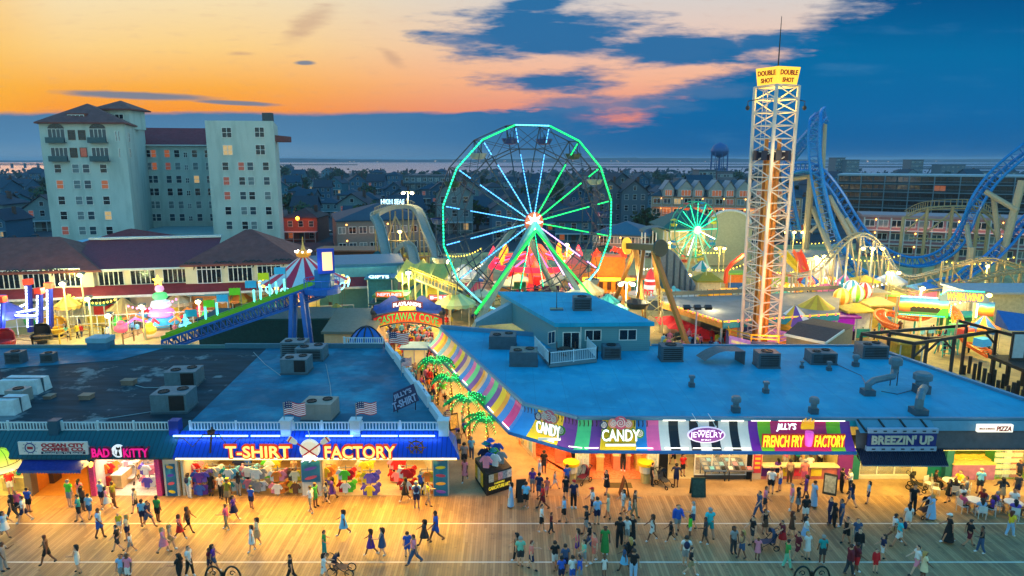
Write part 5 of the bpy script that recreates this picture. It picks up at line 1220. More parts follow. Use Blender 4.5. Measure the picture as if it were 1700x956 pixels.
for i,(px,py,rz,k_)in enumerate(((492,391,.3,0),(505,388,.3,1),(520,384,.3,0),(512,393,.3,4),(536,387,.3,3),(548,392,.3,1))):
 l_=G(px,py,0);lab=f'{cols_[k_][1]} car parked in the lot right of the hotel, '+['front left','second','rear middle','front middle','rear right','front right'][i]+' spot'
 o=car_proto(tuple(l_),lab,cols_[k_][0],'cars in the lot by the hotel');o.rotation_euler=(0,0,rz)
for i,(px,py,k_)in enumerate(((5,412,1),(40,405,3),(58,399,0),(20,401,2))):
 l_=G(px,py,0);o=car_proto(tuple(l_),f'{cols_[k_][1]} car with headlights on, street left of the hotel',cols_[k_][0],'cars on the street by the hotel');o.rotation_euler=(0,0,-1.2)
 for ch in o.children:
  if ch.name.startswith('headlight'):ch.material_slots[0].link='OBJECT';ch.material_slots[0].material=glow((255,236,190),14)
# ---------------------------------------------------------------- rides
def spline(pts,k_=6,closed=False):
 P_=[V(p_)for p_ in pts];n_=len(P_);out=[]
 for i in range(n_ if closed else n_-1):
  p0,p1,p2,p3=(P_[(i-1)%n_]if closed or i else P_[0]),P_[i],P_[(i+1)%n_],(P_[(i+2)%n_]if closed or i+2<n_ else P_[-1])
  for j in range(k_):
   t=j/k_;out.append(.5*((2*p1)+(p2-p0)*t+(2*p0-5*p1+4*p2-p3)*t*t+(3*p1-p0-3*p2+p3)*t**3))
 if not closed:out.append(P_[-1])
 return out
def led(par,a,b,m_,step=.34,s_=.16,name='light_strip',fill=.74,off=(0,0,0)):
 a,b=V(a)+V(off),V(b)+V(off);L=(b-a).length;d=(b-a)/L;g=MB();k_=max(1,int(L/step))
 for i in range(k_):g.beam(a+d*(L*(i+.5-fill/2)/k_),a+d*(L*(i+.5+fill/2)/k_),s_)
 return g.build(name,m_,par)
L_GRN=glow((20,255,120),1.8);L_CYN=glow((110,235,255),2.0);L_BLU=glow((90,180,255),2.2);L_AQU=glow((30,240,170),1.9);L_WHT=glow((255,244,225),5);L_YEL=glow((255,214,70),4);L_RED=glow((255,40,30),3);L_PNK=glow((255,120,200),3);L_ORG=glow((255,130,30),3);L_VIO=glow((190,150,255),3)
# ---- the big wheel
hub=Y(875,367,92);PH=math.radians(26);wd_=V((math.cos(PH),math.sin(PH),0));wa=V((math.sin(PH),-math.cos(PH),0));RW=12.75
bw=thing('big_wheel','big ferris wheel outlined in green and blue light strips','ferris wheel',(hub.x,hub.y,0))
m_wh=mt((44,66,86),.4,metal=.3);wp=lambda r_,t,k_:hub+wd_*(r_*math.cos(t))+u*(r_*math.sin(t))+wa*k_
angs=[PI/2+PI/16+2*PI*i/16 for i in range(16)]
for k_ in(1.25,-1.25):
 g=MB()
 for f in(1.0,.76):
  q_=[wp(RW*f,t,k_)for t in angs]
  for i in range(16):g.beam(q_[i],q_[(i+1)%16],.13)
 g.build('rim',m_wh,bw)
 g=MB()
 for t in angs:g.beam(wp(.5,t,k_*1.2),wp(RW,t,k_),.14)
 for i in range(16):
  g.beam(wp(RW*.76,angs[i],k_),wp(RW,angs[(i+1)%16],k_),.06);g.beam(wp(RW,angs[i],k_),wp(RW*.76,angs[(i+1)%16],k_),.06)
 g.build('spokes',m_wh,bw)
g=MB()
for t in angs:g.beam(wp(RW,t,1.25),wp(RW,t,-1.25),.12)
g.build('cross_tie',m_wh,bw)
for i,t in enumerate(angs):
 c,s_=math.cos(t),math.sin(t);t2=angs[(i+1)%16];cm=math.cos((t+t2)/2);sm=math.sin((t+t2)/2)
 rm=L_GRN if(cm>-.45 and sm>.2)else L_AQU if sm>-.6 else L_CYN
 led(bw,wp(RW,t,1.45),wp(RW,t2,1.45),rm,.42,.17,'rim_lights')
 sm_=L_GRN if c>.25 and s_>-.4 else(L_VIO if c>.3 else L_BLU if s_>-.5 or c<-.3 else L_AQU)
 led(bw,wp(1.3,t,1.75),wp(RW*.71,t,1.5),sm_,.4,.12,'spoke_lights');led(bw,wp(RW*.82,t,1.42),wp(RW*.97,t,1.42),sm_,.4,.12,'spoke_lights')
g=MB();g.cyl(hub+wa*2.0,hub-wa*2.0,.55,n=16);g.build('axle',m_wh,bw)
g=MB();g.cyl(hub+wa*1.9,hub+wa*2.1,1.35,n=28);hb=g.build('hub_disc',mt((206,60,40),.5,.5),bw)
g=MB();st=[((1.3 if i%2==0 else .55)*math.cos(PI*i/8),(1.3 if i%2==0 else .55)*math.sin(PI*i/8))for i in range(16)];g.plate(st,hub+wa*2.12,wd_,u,.06);g.build('hub_star',glow((255,244,236),5),hb)
for s_ in(-1,1):
 for k_ in(2.4,-2.4):
  ft=hub+wd_*(s_*(9.8 if s_<0 else 8))+wa*(k_*1.9);ft.z=0;tp=hub+wa*k_*.9;g=MB();g.beam(ft,tp,.62,.62);lg=g.build('leg',mt((120,150,160),.4),bw)
  if k_>0:led(lg,ft+wa*.42+u*2,tp+wa*.42-u*1,glow((20,210,90),.8),.3,.3,'leg_lights',1.0)
 a,b=hub+wd_*(s_*8.6)+wa*4.2,hub+wd_*(s_*8.6)-wa*4.2;g=MB();g.beam(V((a.x,a.y,2.4)),V((b.x,b.y,2.4)),.3);g.build('leg_brace',mt((150,160,160),.4),bw)
m_gon=[mt(c,.5)for c in((26,60,120),(150,160,160),(40,70,60))]
for i,t in enumerate(angs):
 p_=wp(RW,t,0)-u*1.9;g=MB();g.lathe(p_,[(.2,-.55),(.8,-.45),(1.1,.1),(1.15,.25),(1.0,.25),(.95,0),(.0,-.1)],12);gd=g.build('gondola',m_gon[i%3],bw)
 g=MB();g.tube([p_+wa*1.0+u*.2,p_+u*1.9+wa*1.15],.05,4);g.tube([p_-wa*1.0+u*.2,p_+u*1.9-wa*1.15],.05,4);g.build('hanger',DARK,gd)
 g=MB();g.cyl(p_-u*.1,p_+u*.8,.06,n=5);g.lathe(p_,[(.4,.35),(.4,.42),(0,.44)],10);g.build('centre_wheel',DARK,gd)
light('POINT','wheel_glow',hub+wa*4,900,(90,255,190),2)
# ---- tall drop tower
tb=Y(1259,585,72);tb.z=0;dt=thing('drop_tower','tall white lattice drop tower crowned by lit DOUBLE SHOT panels','drop tower',tb)
ztop=Y(1281,143,72).z;TA=[V((math.cos(a),math.sin(a),0))for a in(-PI/2-.36,-.36,PI/2-.36,PI-.36)]
m_tw=mt((216,206,196),.45,var=.06);rw=lambda z:1.86+.24*z/ztop
g=MB()
for d in TA:g.tube([tb+d*rw(0)+u*1.5,tb+d*rw(ztop)+u*ztop],.19,8)
g.build('column',m_tw,dt)
nl=20;g=MB();g2=MB()
for i in range(nl+1):
 z=2.2+(ztop-2.2)*i/nl;q_=[tb+d*rw(z)+u*z for d in TA]
 g=MB()
 for j in range(4):
  g.beam(q_[j],q_[(j+1)%4],.11)
  if i<nl:
   z2=2.2+(ztop-2.2)*(i+1)/nl;q2_=[tb+d*rw(z2)+u*z2 for d in TA]
   if i%2==0:g2.beam(q_[j],q2_[(j+1)%4],.1)
   else:g2.beam(q_[(j+1)%4],q2_[j],.1)
 g.build('ring_beam',m_tw,dt)
g2.build('diagonal_brace',m_tw,dt)
zc_=Y(1281,262,72).z;g=MB();g.cyl(tb+u*1.5,tb+u*zc_,.5,n=14);g.build('cylinder_core',mt((226,150,60),.4),dt)
g=MB();
for d in(TA[0]+TA[1],TA[2]+TA[3]):g.cyl(tb+d*.62+u*1.5,tb+d*.62+u*(zc_+2),.22,n=8)
g.build('guide_rail',mt((190,120,40),.4),dt)
g=MB();zq=Y(1281,258,72).z
for a in range(8):t=2*PI*a/8;g.cbox(tb+V((1.5*math.cos(t),1.5*math.sin(t),zq)),(.7,.6,1.0),t)
g.build('seat_ring',mt((30,34,60),.5),dt)
g=MB();la=tb+TA[3]*1.7+V((.3,-.5,0));g.beam(la+u*2,la+u*(ztop-.5),.05);g.beam(la+V((.45,0,2)),la+V((.45,0,ztop-.5)),.05)
for i in range(70):g.beam(la+u*(2+i*.38),la+V((.45,0,2+i*.38)),.035)
g.build('ladder',m_tw,dt)
zt1=Y(1281,113,72).z;face=[V((-2.35,-.25,0)),V((.05,-2.0,0)),V((2.35,-.1,0)),V((1.7,1.8,0)),V((-1.7,1.7,0))];face=[Matrix.Rotation(-.36,3,'Z')@v*.9 for v in face];m_cr=mt((255,200,60),.5,1.15,ec=(255,196,60))
for i in range(5):
 a,b=face[i],face[(i+1)%5];lo_=lambda v:tb+v*.88+u*(ztop);hi_=lambda v:tb+v+u*zt1;g=MB();g.quad(lo_(a),lo_(b),hi_(b),hi_(a));i_=lambda v:v
 g.quad(*[p_*1.0+(V((tb.x,tb.y,p_.z))-p_)*.06 for p_ in(lo_(a),hi_(a),hi_(b),lo_(b))]);cp_=g.build('crown_panel',m_cr,dt)
 if i<2:
  ux=(b-a).normalized();cc=tb+(a+b)*.5*.94+u*((ztop+zt1)/2);up_=(hi_(a)+hi_(b)-lo_(a)-lo_(b)).normalized();nn_=ux.cross(up_)
  tc_=mt((190,70,20),.5);text('DOUBLE',cc+up_*.34+nn_*.05,ux,up_,2.1,.5,tc_,cp_,'lettering',.04,.03);text('SHOT',cc-up_*.38+nn_*.05,ux,up_,1.4,.46,tc_,cp_,'lettering',.04,.03)
g=MB();g.prism([(tb.x+v.x*.86,tb.y+v.y*.86)for v in face],ztop-.15,ztop);g.build('crown_floor',m_tw,dt)
g=MB();za_=Y(1283,27,72).z;g.tube([tb+u*ztop,tb+u*(zt1+2),tb+u*za_],[.09,.06,.03],6);g.build('antenna_mast',DARK,dt)
for s_ in(-1,1):g=MB();q_=tb+V((s_*2.9,-.2,ztop-2));g.tube([q_+V((-s_*1,0,.7)),q_+V((0,0,.5)),q_],.05,5);g.ell(q_-u*.15,(.22,.22,.25),8,6);g.build('camera_dome',DARK,dt)
light('POINT','crown_glow',tb+u*(ztop-1.2),600,(255,200,80),.8)
for zz,e in((3.5,800),(9,700),(15,560),(21,420)):light('POINT','tower_uplight',tb+V((-.4,-4.2,zz)),e,(255,170,90)if zz<10 else(255,210,130),.6)
bs=thing('tower_plaza','octagonal panelled base with yellow rails under the drop tower','ride base',tb);pc_=[(230,150,220),(60,70,110),(250,150,60),(60,70,120)]
for i in range(8):
 t0,t1=2*PI*i/8+.2,2*PI*(i+1)/8+.2;a,b=tb+V((3.6*math.cos(t0),3.6*math.sin(t0),0)),tb+V((3.6*math.cos(t1),3.6*math.sin(t1),0));g=MB();n_=((a+b)/2-tb).normalized()
 g.prism([tuple(a[:2]),tuple(b[:2]),tuple((b-n_*.15)[:2]),tuple((a-n_*.15)[:2])],.01,2.3);pn=g.build('base_panel',mt(pc_[i%4],.5,.25,var=.4,scale=1.5),bs)
 g=MB();g.beam(a+u*3.0,b+u*3.0,.1);g.beam(a+u*2.6,b+u*2.6,.07);g.beam(a+u*2.3,a+u*3.05,.1);g.build('yellow_rail',mt((230,180,30),.5),bs)
 if i in(4,5,6):
  ux=(b-a).normalized();text('DOUBLE SHOT',(a+b)/2+n_*.02+u*1.8,ux if ux.x>0 else-ux,u,2,.3,mt((250,230,120),.5,.6),pn,'lettering',.03)
# ---- blue looping coaster
m_bl=mt((8,116,190),.25,var=.1);m_sup=mt((160,150,122),.5)
def lattice_track(par,pts,gauge=1.5,drop=1.15,k_=7,m_=None,tie=2,name='track',side=None,rr=.24,up=None):
 P_=spline(pts,k_);L_,R_,S_=[],[],[]
 for i,p_ in enumerate(P_):
  d=(P_[min(i+1,len(P_)-1)]-P_[max(i-1,0)]).normalized();upv=up or V((0,0,1))
  s_=d.cross(upv)if side is None else side-d*side.dot(d)
  s_=s_.normalized()if s_.length>.05 else V((1,0,0));n_=s_.cross(d).normalized()
  L_.append(p_-s_*gauge/2);R_.append(p_+s_*gauge/2);S_.append(p_-n_*drop)
 g=MB();g.tube(L_,rr,6);g.tube(R_,rr,6);g.tube(S_,rr*1.3,6);g.build(name+'_rail',m_,par)
 g=MB()
 for i in range(0,len(P_)-1,tie):g.beam(L_[i],R_[i],.12);g.beam(L_[i],S_[i],.11);g.beam(R_[i],S_[i],.11);j_=min(i+2,len(P_)-1);g.beam(L_[i],S_[j_],.09);g.beam(R_[i],S_[j_],.09)
 g.build(name+'_lattice',m_,par);return P_
YP=lambda L:[Y(a,b,c)for a,b,c in L]
bc=thing('blue_coaster','towering blue lattice roller coaster track dipping behind the rides','roller coaster',(62,118,0))
t1=lattice_track(bc,YP([(1363,192,124),(1353,205,121),(1350,235,120),(1353,280,119),(1361,325,118),(1374,375,117),(1390,415,116),(1412,448,114),(1440,468,112),(1470,482,110)]),2.0,1.5,side=V((1,.3,0)),m_=m_bl,name='drop')
lattice_track(bc,YP([(1363,192,124),(1345,213,125),(1328,232,126),(1315,248,127),(1306,262,128),(1300,285,128),(1303,330,128),(1310,370,127),(1318,400,126)]),1.9,1.5,side=V((.3,1,0)),m_=m_bl,name='climb')
t3=lattice_track(bc,YP([(1300,285,122),(1325,277,121),(1350,279,120),(1372,296,119),(1392,322,119),(1412,356,119),(1432,385,119),(1455,408,119),(1485,427,119),(1520,435,118),(1555,428,118),(1585,406,117),(1604,374,117),(1621,336,116),(1645,300,116),(1678,268,115),(1725,232,114)]),1.9,1.3,m_=m_bl,name='valley',up=V((0,-.75,.66)))
lattice_track(bc,YP([(1540,475,106),(1568,470,106),(1592,464,107),(1612,448,108),(1640,432,110),(1668,405,112),(1692,378,113),(1720,352,114)]),1.6,1.1,m_=m_bl,name='return',up=V((0,-.75,.66)))
lattice_track(bc,YP([(1390,470,104),(1410,478,103),(1440,492,102),(1475,500,101),(1500,500,101)]),1.8,1.1,m_=m_bl,name='station',up=V((0,-.6,.8)))
def column(par,a,b,r_=.4,m_=None,name='support_column'):
 g=MB();g.tube([a,b],r_,8);return g.build(name,m_ or m_sup,par)
def dropped(p_):return V((p_.x,p_.y,0))
for a,b,r_ in(((1347,290,121),None,.62),((1310,298,123),(1350,292,121),.4),((1352,300,120),(1375,405,116),.45),((1349,345,121),(1382,425,112),.45),((1376,325,119),(1412,392,116),.45),((1404,362,118),(1440,420,116),.4),((1636,318,116),(1690,350,112),.45),((1649,325,116),(1660,418,114),.42),((1697,300,113),(1660,440,112),.6),((1605,375,117),(1612,425,112),.4),((1613,410,112),None,.6),((1520,442,118),None,.4),((1463,420,119),None,.4),((1490,432,119),None,.3),((1557,433,118),None,.4),((1590,408,117),None,.35),((1370,205,124),(1366,290,121),.35)):
 p0=Y(*a);column(bc,p0,Y(*b)if b else dropped(p0),r_)
for q_ in(Y(1382,425,112),Y(1412,392,116),Y(1660,440,112),Y(1612,425,112),Y(1660,418,114)):column(bc,q_,dropped(q_),.4)
for a,b in(((1345,385,118),(1362,370,118)),((1390,350,118),(1400,362,117))):column(bc,Y(*a),Y(*b),.3)
light('AREA','coaster_flood',Y(1500,430,98)+u*2,1300,(190,220,255),8,(math.radians(100),0,math.radians(-12)))
light('AREA','coaster_flood',Y(1380,470,96),700,(200,220,255),6,(math.radians(120),0,math.radians(10)))
# ---- cream steel wild mouse coaster
wm=thing('wild_mouse','cream steel wild mouse coaster with angular supports in front of the pink motel','roller coaster',(62,104,0));m_wm=mt((164,146,104),.5)
def rail_track(par,pts,gauge=1.1,m_=None,name='track',k_=6,rr=.11):
 P_=spline(pts,k_);g=MB();L_,R_=[],[]
 for i,p_ in enumerate(P_):
  d=(P_[min(i+1,len(P_)-1)]-P_[max(i-1,0)]).normalized();s_=d.cross(u);s_=s_.normalized()if s_.length>.05 else V((0,1,0));L_.append(p_-s_*gauge/2);R_.append(p_+s_*gauge/2)
 g.tube(L_,rr,5);g.tube(R_,rr,5)
 for a,b in zip(L_,R_):g.beam(a,b,.1)
 C_=[(a+b)/2-u*.45 for a,b in zip(L_,R_)];g.tube(C_,rr*1.2,5)
 for i in range(0,len(C_),2):g.beam(C_[i],L_[i],.07);g.beam(C_[i],R_[i],.07)
 g.build(name,m_,par);return P_
w1=rail_track(wm,YP([(1300,452,100),(1325,455,100),(1355,448,101),(1382,421,103),(1409,395,105),(1434,387,106),(1459,401,106),(1474,424,105),(1488,446,104),(1510,458,103),(1545,452,102),(1590,438,102),(1640,428,103),(1690,440,103),(1730,462,102)]),m_=m_wm)
w2=rail_track(wm,YP([(1500,361,128),(1520,350,127),(1546,344,126),(1600,342,126),(1628,346,126),(1650,362,126),(1676,384,126)]),m_=m_wm,name='upper_track')
g=MB()
for a,b in zip(w2,w2[1:]):g.beam(a+u*1.2,b+u*1.2,.1);g.beam(a+V((0,-.8,0)),a+V((0,-.8,1.2)),.08)
g.build('guard_rail',m_wm,wm)
w3=rail_track(wm,YP([(1470,470,94),(1510,482,93),(1560,476,93),(1610,466,94),(1660,452,95),(1725,445,95)]),m_=m_wm,name='lower_track')
for px,py,y in((1500,360,127),(1540,345,126),(1582,343,126),(1626,346,125),(1642,366,125),(1672,384,125)):p_=Y(px,py,y);column(wm,p_,dropped(p_),.3,m_wm)
for a,b in(((1502,385,127),(1540,352,126)),((1540,385,126),(1582,350,126)),((1585,350,126),(1626,395,125)),((1502,362,127),(1582,366,126)),((1510,395,127),(1640,400,125)),((1628,355,125),(1660,400,124))):column(wm,Y(*a),Y(*b),.16,m_wm,'brace')
for i in range(4,len(w1)-2,5):column(wm,w1[i]-u*.4,dropped(w1[i]),.17,m_wm)
for i in range(2,len(w3)-1,5):column(wm,w3[i]-u*.4,dropped(w3[i]),.17,m_wm)
for i in range(5,len(w1)-8,5):column(wm,w1[i]-u*.6,dropped(w1[i+5])+u*.6,.09,m_wm,'brace')
for px in(1302,1322,1345,1366,1388,1402,1427,1449,1471,1560,1580,1640,1665,1690):p_=Y(px,470,96);column(wm,p_+u*3.2,dropped(p_),.1,m_wm,'fence_post')
# ---- small teal wheel
c=Y(1152,381,126);sw=thing('small_wheel','small ferris wheel glowing teal with a baseball hub','ferris wheel',(c.x,c.y,0));PS=math.radians(28);sd,sa=V((math.cos(PS),math.sin(PS),0)),V((math.sin(PS),-math.cos(PS),0));RS=5.2
for k_ in(.7,-.7):
 g=MB();g.tube([c+sd*(RS*math.cos(2*PI*i/32))+u*(RS*math.sin(2*PI*i/32))+sa*k_ for i in range(32)],.09,5,True)
 for i in range(16):t=2*PI*i/16;g.beam(c+sa*k_,c+sd*(RS*math.cos(t))+u*(RS*math.sin(t))+sa*k_,.07)
 g.build('rim',mt((40,170,140),.5),sw)
for i in range(16):t=2*PI*i/16;led(sw,c+sd*(.8*math.cos(t))+u*(.8*math.sin(t)),c+sd*(RS*.96*math.cos(t))+u*(RS*.96*math.sin(t)),L_WHT if-2.6<(t-2*PI if t>PI else t)<.1 and i%2 else L_AQU,.5,.11,'spoke_lights',.8,sa*.8)
g=MB();g.cyl(c+sa*.8,c+sa*1.1,.75,n=20);hb=g.build('hub_disc',mt((240,226,216),.5,.6),sw);
for s_ in(-1,1):g=MB();g.tube([c+sa*1.12+sd*(s_*(.62-.3*math.cos(t)))+u*(.62*math.sin(t))for t in[-1+.25*i for i in range(9)]],.05,4);g.build('stitching',mt((200,30,30),.5),hb)
for s_ in(-1,1):
 for k_ in(1.2,-1.2):g=MB();f=c+sd*(s_*3)+sa*k_*1.4;g.beam(dropped(f),c+sa*k_*.7,.28);g.build('leg',mt((180,220,190),.5),sw)
for i in range(8):
 t=2*PI*(i+.5)/8;p_=c+sd*(RS*math.cos(t))+u*(RS*math.sin(t)-.8);g=MB();g.lathe(p_,[(.1,-.4),(.5,-.35),(.62,.1),(.5,.1),(.45,-.2),(0,-.25)],9);g.lathe(p_,[(.75,.75),(.4,.95),(0,1.05)],9);g.cyl(p_-u*.3,p_+u*.9,.04,n=4);g.build('gondola',mt([(250,220,60),(60,160,220),(240,90,60)][i%3],.5),sw)
light('POINT','small_wheel_glow',c+sa*3,420,(60,240,190),1)
# ---- pendulum ride: brown A-frame
pr=thing('swing_ship','tall brown A-frame swing ride beside the roof house','swing ride',(17,78,0));m_brn=mt((170,116,50),.45)
t_a,t_b=Y(1055,409,82),Y(1084,411,79)
fa1,fa2,fb1,fb2=G(1072,540),G(1018,505),G(1146,588),G(1098,520)
for a,b in((t_a,fa1),(t_a,fa2),(t_b,fb1),(t_b,fb2)):g=MB();g.beam(dropped(b),a,.46,.5);g.build('leg',m_brn,pr)
g=MB();g.beam(t_a+(t_a-t_b)*.5,t_b+(t_b-t_a)*.3,.7);g.build('cross_beam',mt((90,70,54),.5),pr)
dd_=(t_a-t_b).normalized();q_=t_a+dd_*1.6;g=MB();g.cyl(q_,q_+dd_*.3+V((0,-.15,0)),1.05,n=24);g.build('lit_disc',mt((250,200,60),.5,.8),pr)
g=MB();g.cyl(t_b-dd_*1.2,t_b-dd_*1.5,1.0,n=20);g.build('dark_wheel',mt((26,60,64),.5),pr)
mid=(t_a+t_b)/2;g=MB();g.beam(mid,mid+V((-.6,0,-6.2)),.35);g.build('swing_arm',m_brn,pr)
g=MB();g.lathe(mid+V((-.6,0,-7)),[(.1,-.5),(1.0,-.4),(1.5,.3),(1.4,.4),(.9,-.2),(0,-.3)],14);g.build('rider_ring',mt((40,50,56),.5),pr)
p_=G(1085,555);tr=thing('truss_mast','small cream zigzag truss beside the foot of the brown swing ride','truss',p_);g=MB();q0=[p_+V((x,y,0))for x,y in((-.9,-.9),(.9,-.9),(.9,.9),(-.9,.9))]
for i in range(4):
 g.beam(q0[i],q0[i]+u*5.5+V((-.4,0,0)),.13)
 for k_ in range(4):g.beam(q0[i]+u*(k_*1.35),q0[(i+1)%4]+u*((k_+1)*1.35),.09)
g.build('lattice',mt((226,206,140),.5),tr)
# ---- log flume with trestle hill
lf=thing('log_flume','grey log flume hill with steep troughs and slim trestles left of the big wheel','water ride',(-20,112,0));m_fl=mt((150,154,146),.5)
def trough(par,pts,wd2=1.3,m_=None,name='trough',k_=6):
 P_=spline(pts,k_);g=MB();S_=[]
 for i,p_ in enumerate(P_):
  d=(P_[min(i+1,len(P_)-1)]-P_[max(i-1,0)]).normalized();s_=d.cross(u);s_=s_.normalized()if s_.length>.05 else V((1,0,0));n_=s_.cross(d);S_.append([p_-s_*wd2/2+n_*.55,p_-s_*wd2/2,p_+s_*wd2/2,p_+s_*wd2/2+n_*.55,p_+s_*(wd2/2+.12)+n_*.55,p_+s_*(wd2/2+.12)-n_*.12,p_-s_*(wd2/2+.12)-n_*.12,p_-s_*(wd2/2+.12)+n_*.55])
 n8=8;g.add([v for s_ in S_ for v in s_],[(i*n8+j,i*n8+(j+1)%n8,(i+1)*n8+(j+1)%n8,(i+1)*n8+j)for i in range(len(S_)-1)for j in range(n8)]);g.build(name,m_,par);return P_
f1=trough(lf,YP([(650,452,104),(643,430,106),(636,400,109),(629,374,112),(622,360,114),(633,353,116),(655,346,117),(680,345,117),(694,352,116),(703,372,114),(712,395,111),(722,418,108),(732,446,104)]),m_=m_fl)
f2=trough(lf,YP([(655,428,108),(664,412,108),(674,406,108),(683,416,107),(688,434,105),(692,452,103),(700,462,100),(718,470,98)]),m_=m_fl,name='lower_trough')
g=MB()
for a,b in zip(f1[26:46],f1[27:47]):
 g.beam(a+u*1.3+V((0,-.8,0)),b+u*1.3+V((0,-.8,0)),.08);g.beam(a+V((0,-.8,0)),a+u*1.3+V((0,-.8,0)),.06)
g.build('guard_rail',m_wm,lf)
for i in range(4,len(f1)-4,5):column(lf,f1[i]-u*.2,dropped(f1[i]),.12,m_wm,'trestle_post')
for i in range(3,len(f2)-4,5):column(lf,f2[i]-u*.2,dropped(f2[i]),.12,m_wm,'trestle_post')
for a,b in(((656,358,116),(636,420,112)),((656,358,116),(690,420,112)),((656,350,117),(656,440,115)),((688,352,116),(676,420,114)),((640,400,110),(690,400,112)),((645,430,110),(715,425,109))):column(lf,Y(*a),Y(*b),.12,m_wm,'brace')
# ---- swing carousel under the red and white tent
c=Y(510,535,86);c.z=0;sc_=thing('swing_carousel','red and white striped tent top of a swing carousel ringed with glowing hoops','carousel',c);ze_=Y(510,466,86).z;za=Y(510,426,86).z;r_e=5.4
def tent(par,c,r_,z0,z1,cols,n_=20,prof=None,name='tent_top',r1=.5,skip=0):
 mats=[mt(x,.6,var=.08)for x in cols];g=MB();prof=prof or[(1,0),(.55,.38),(.25,.72),(0,1)]
 for j in range(n_):
  a0_,a1_=2*PI*j/n_,2*PI*(j+1)/n_;g.slot(j%len(cols));q_=[(r1+(r_-r1)*f,z0+(z1-z0)*h_)for f,h_ in prof]
  for(ra,z_a),(rb,z_b)in zip(q_,q_[1:]):g.quad(c+V((ra*math.cos(a0_),ra*math.sin(a0_),z_a)),c+V((ra*math.cos(a1_),ra*math.sin(a1_),z_a)),c+V((rb*math.cos(a1_),rb*math.sin(a1_),z_b)),c+V((rb*math.cos(a0_),rb*math.sin(a0_),z_b)))
 return g.build(name,mats,par)
tent(sc_,c,r_e,ze_,za,[(196,24,66),(196,216,220)])
g=MB();g.lathe(c,[(.3,za-.2),(.85,za+.1),(.95,za+.5),(.5,za+.75),(.3,za+.9)],16);g.build('gold_crown',mt((226,150,40),.4,.3),sc_)
g=MB();g.lathe(c,[(.3,za+.9),(.12,za+1.6),(.04,za+2.5),(0,za+2.6)],10);g.build('finial',mt((210,170,90),.4),sc_)
for i in range(8):t=2*PI*i/8+.2;q_=c+V((.95*math.cos(t),.95*math.sin(t),za+.7));g=MB();g.ell(q_,(.13,.13,.13),6,5);g.build('crown_bulb',L_WHT,sc_)
for i in range(14):
 t=2*PI*i/14+.1;d=V((math.cos(t),math.sin(t),0));tg=V((-d.y,d.x,0));q_=c+d*(r_e+.1)+u*(ze_-.35);g=MB();g.tube([q_+tg*(.62*math.cos(k_))+(u*.45+d*.1)*math.sin(k_)for k_ in[2*PI*j/14 for j in range(14)]],.08,5,True);g.build('light_hoop',glow((150,235,255),1.8),sc_)
 t+=PI/14;q_=c+V((math.cos(t)*(r_e+.1),math.sin(t)*(r_e+.1),ze_));g=MB();g.cbox(q_,(.5,.2,.25),t+PI/2);g.build('edge_lamp',L_YEL,sc_)
 q_=c+V((math.cos(t)*(r_e-.5),math.sin(t)*(r_e-.5),1.3));g=MB();g.beam(q_+u*.3,V((q_.x,q_.y,ze_)),.03);g.cbox(q_,(.5,.5,.08));g.cbox(q_+d*.24+u*.3,(.06,.5,.6),t);g.build('swing_seat',mt((120,110,100),.5),sc_)
g=MB();g.lathe(c,[(2.0,.3),(2.1,1.2),(1.7,1.5),(1.7,3.2),(2.1,3.4),(2.1,4.0),(1.5,4.2),(1.2,ze_)],18);g.build('centre_drum',custom('drum_print',lambda n,b,o,s:(n.l.new(n.ramp(n.maprange(s[2],.3,4.2,0,1),[(0,lin((170,50,30))),(.25,lin((230,120,30))),(.5,lin((250,210,50))),(.75,lin((240,220,160))),(1,lin((250,140,30)))]),b.inputs['Base Color']))),sc_)
for i in range(10):t=2*PI*i/10;q_=c+V((2.15*math.cos(t),2.15*math.sin(t),4.2));g=MB();g.ell(q_,(.14,.14,.14),6,5);g.build('drum_bulb',L_YEL,sc_)
light('POINT','carousel_glow',c+V((0,-3.2,3.6)),260,(255,210,130),.8)
# ---- blue slide ramp
rp=thing('blue_slide','long blue lattice slide ramp with green edge in front of the striped tent','slide',(-26,68,0));m_rb=mt((24,104,190),.4)
r0,r1_=Y(268,566,66),Y(540,468,71);n_=26;dz_=V((0,0,1.5));wv=V((-.2,1.3,0))
g=MB()
for o_ in(V((0,0,0)),wv):
 g.beam(r0+o_,r1_+o_,.22);g.beam(r0+o_-dz_*.7,r1_+o_-dz_,.22)
 for i in range(n_):
  a,b=r0.lerp(r1_,i/n_)+o_,r0.lerp(r1_,(i+1)/n_)+o_;g.beam(a,b-dz_*(.7+.3*i/n_),.1);g.beam(a-dz_*(.7+.3*i/n_),a,.09)
g.build('truss',m_rb,rp)
g=MB();g.beam(r0+wv/2+u*.1,r1_+wv/2+u*.1,1.25,.1);g.build('slide_bed',mt((30,90,150),.4),rp)
g=MB();g.beam(r0+u*.32-wv*.05,r1_+u*.32-wv*.05,.12,.34);g.beam(r0+u*.32+wv*1.05,r1_+u*.32+wv*1.05,.12,.34);g.build('green_edge',mt((130,200,30),.4),rp)
for px0,py0,px1 in((484,490,480),(500,486,513)):
 a=Y(px0,py0,69.5);b=Y(px1,577,68.5)
 for k_ in(0,1):g=MB();g.beam(V((b.x,b.y+k_*1.3,0)),a+V((0,k_*1.3,0)),.4);g.build('leg',m_rb,rp)
g=MB();q_=Y(535,478,71);g.cyl(q_-u*.5,q_+u*.1,1.9,n=18);g.build('platform',m_rb,rp)
g=MB();g.box(q_.x-.6,q_.x+1.1,q_.y-.6,q_.y+.9,q_.z+.1,q_.z+2.0);hb=g.build('platform_hut',mt((20,110,160),.5),rp)
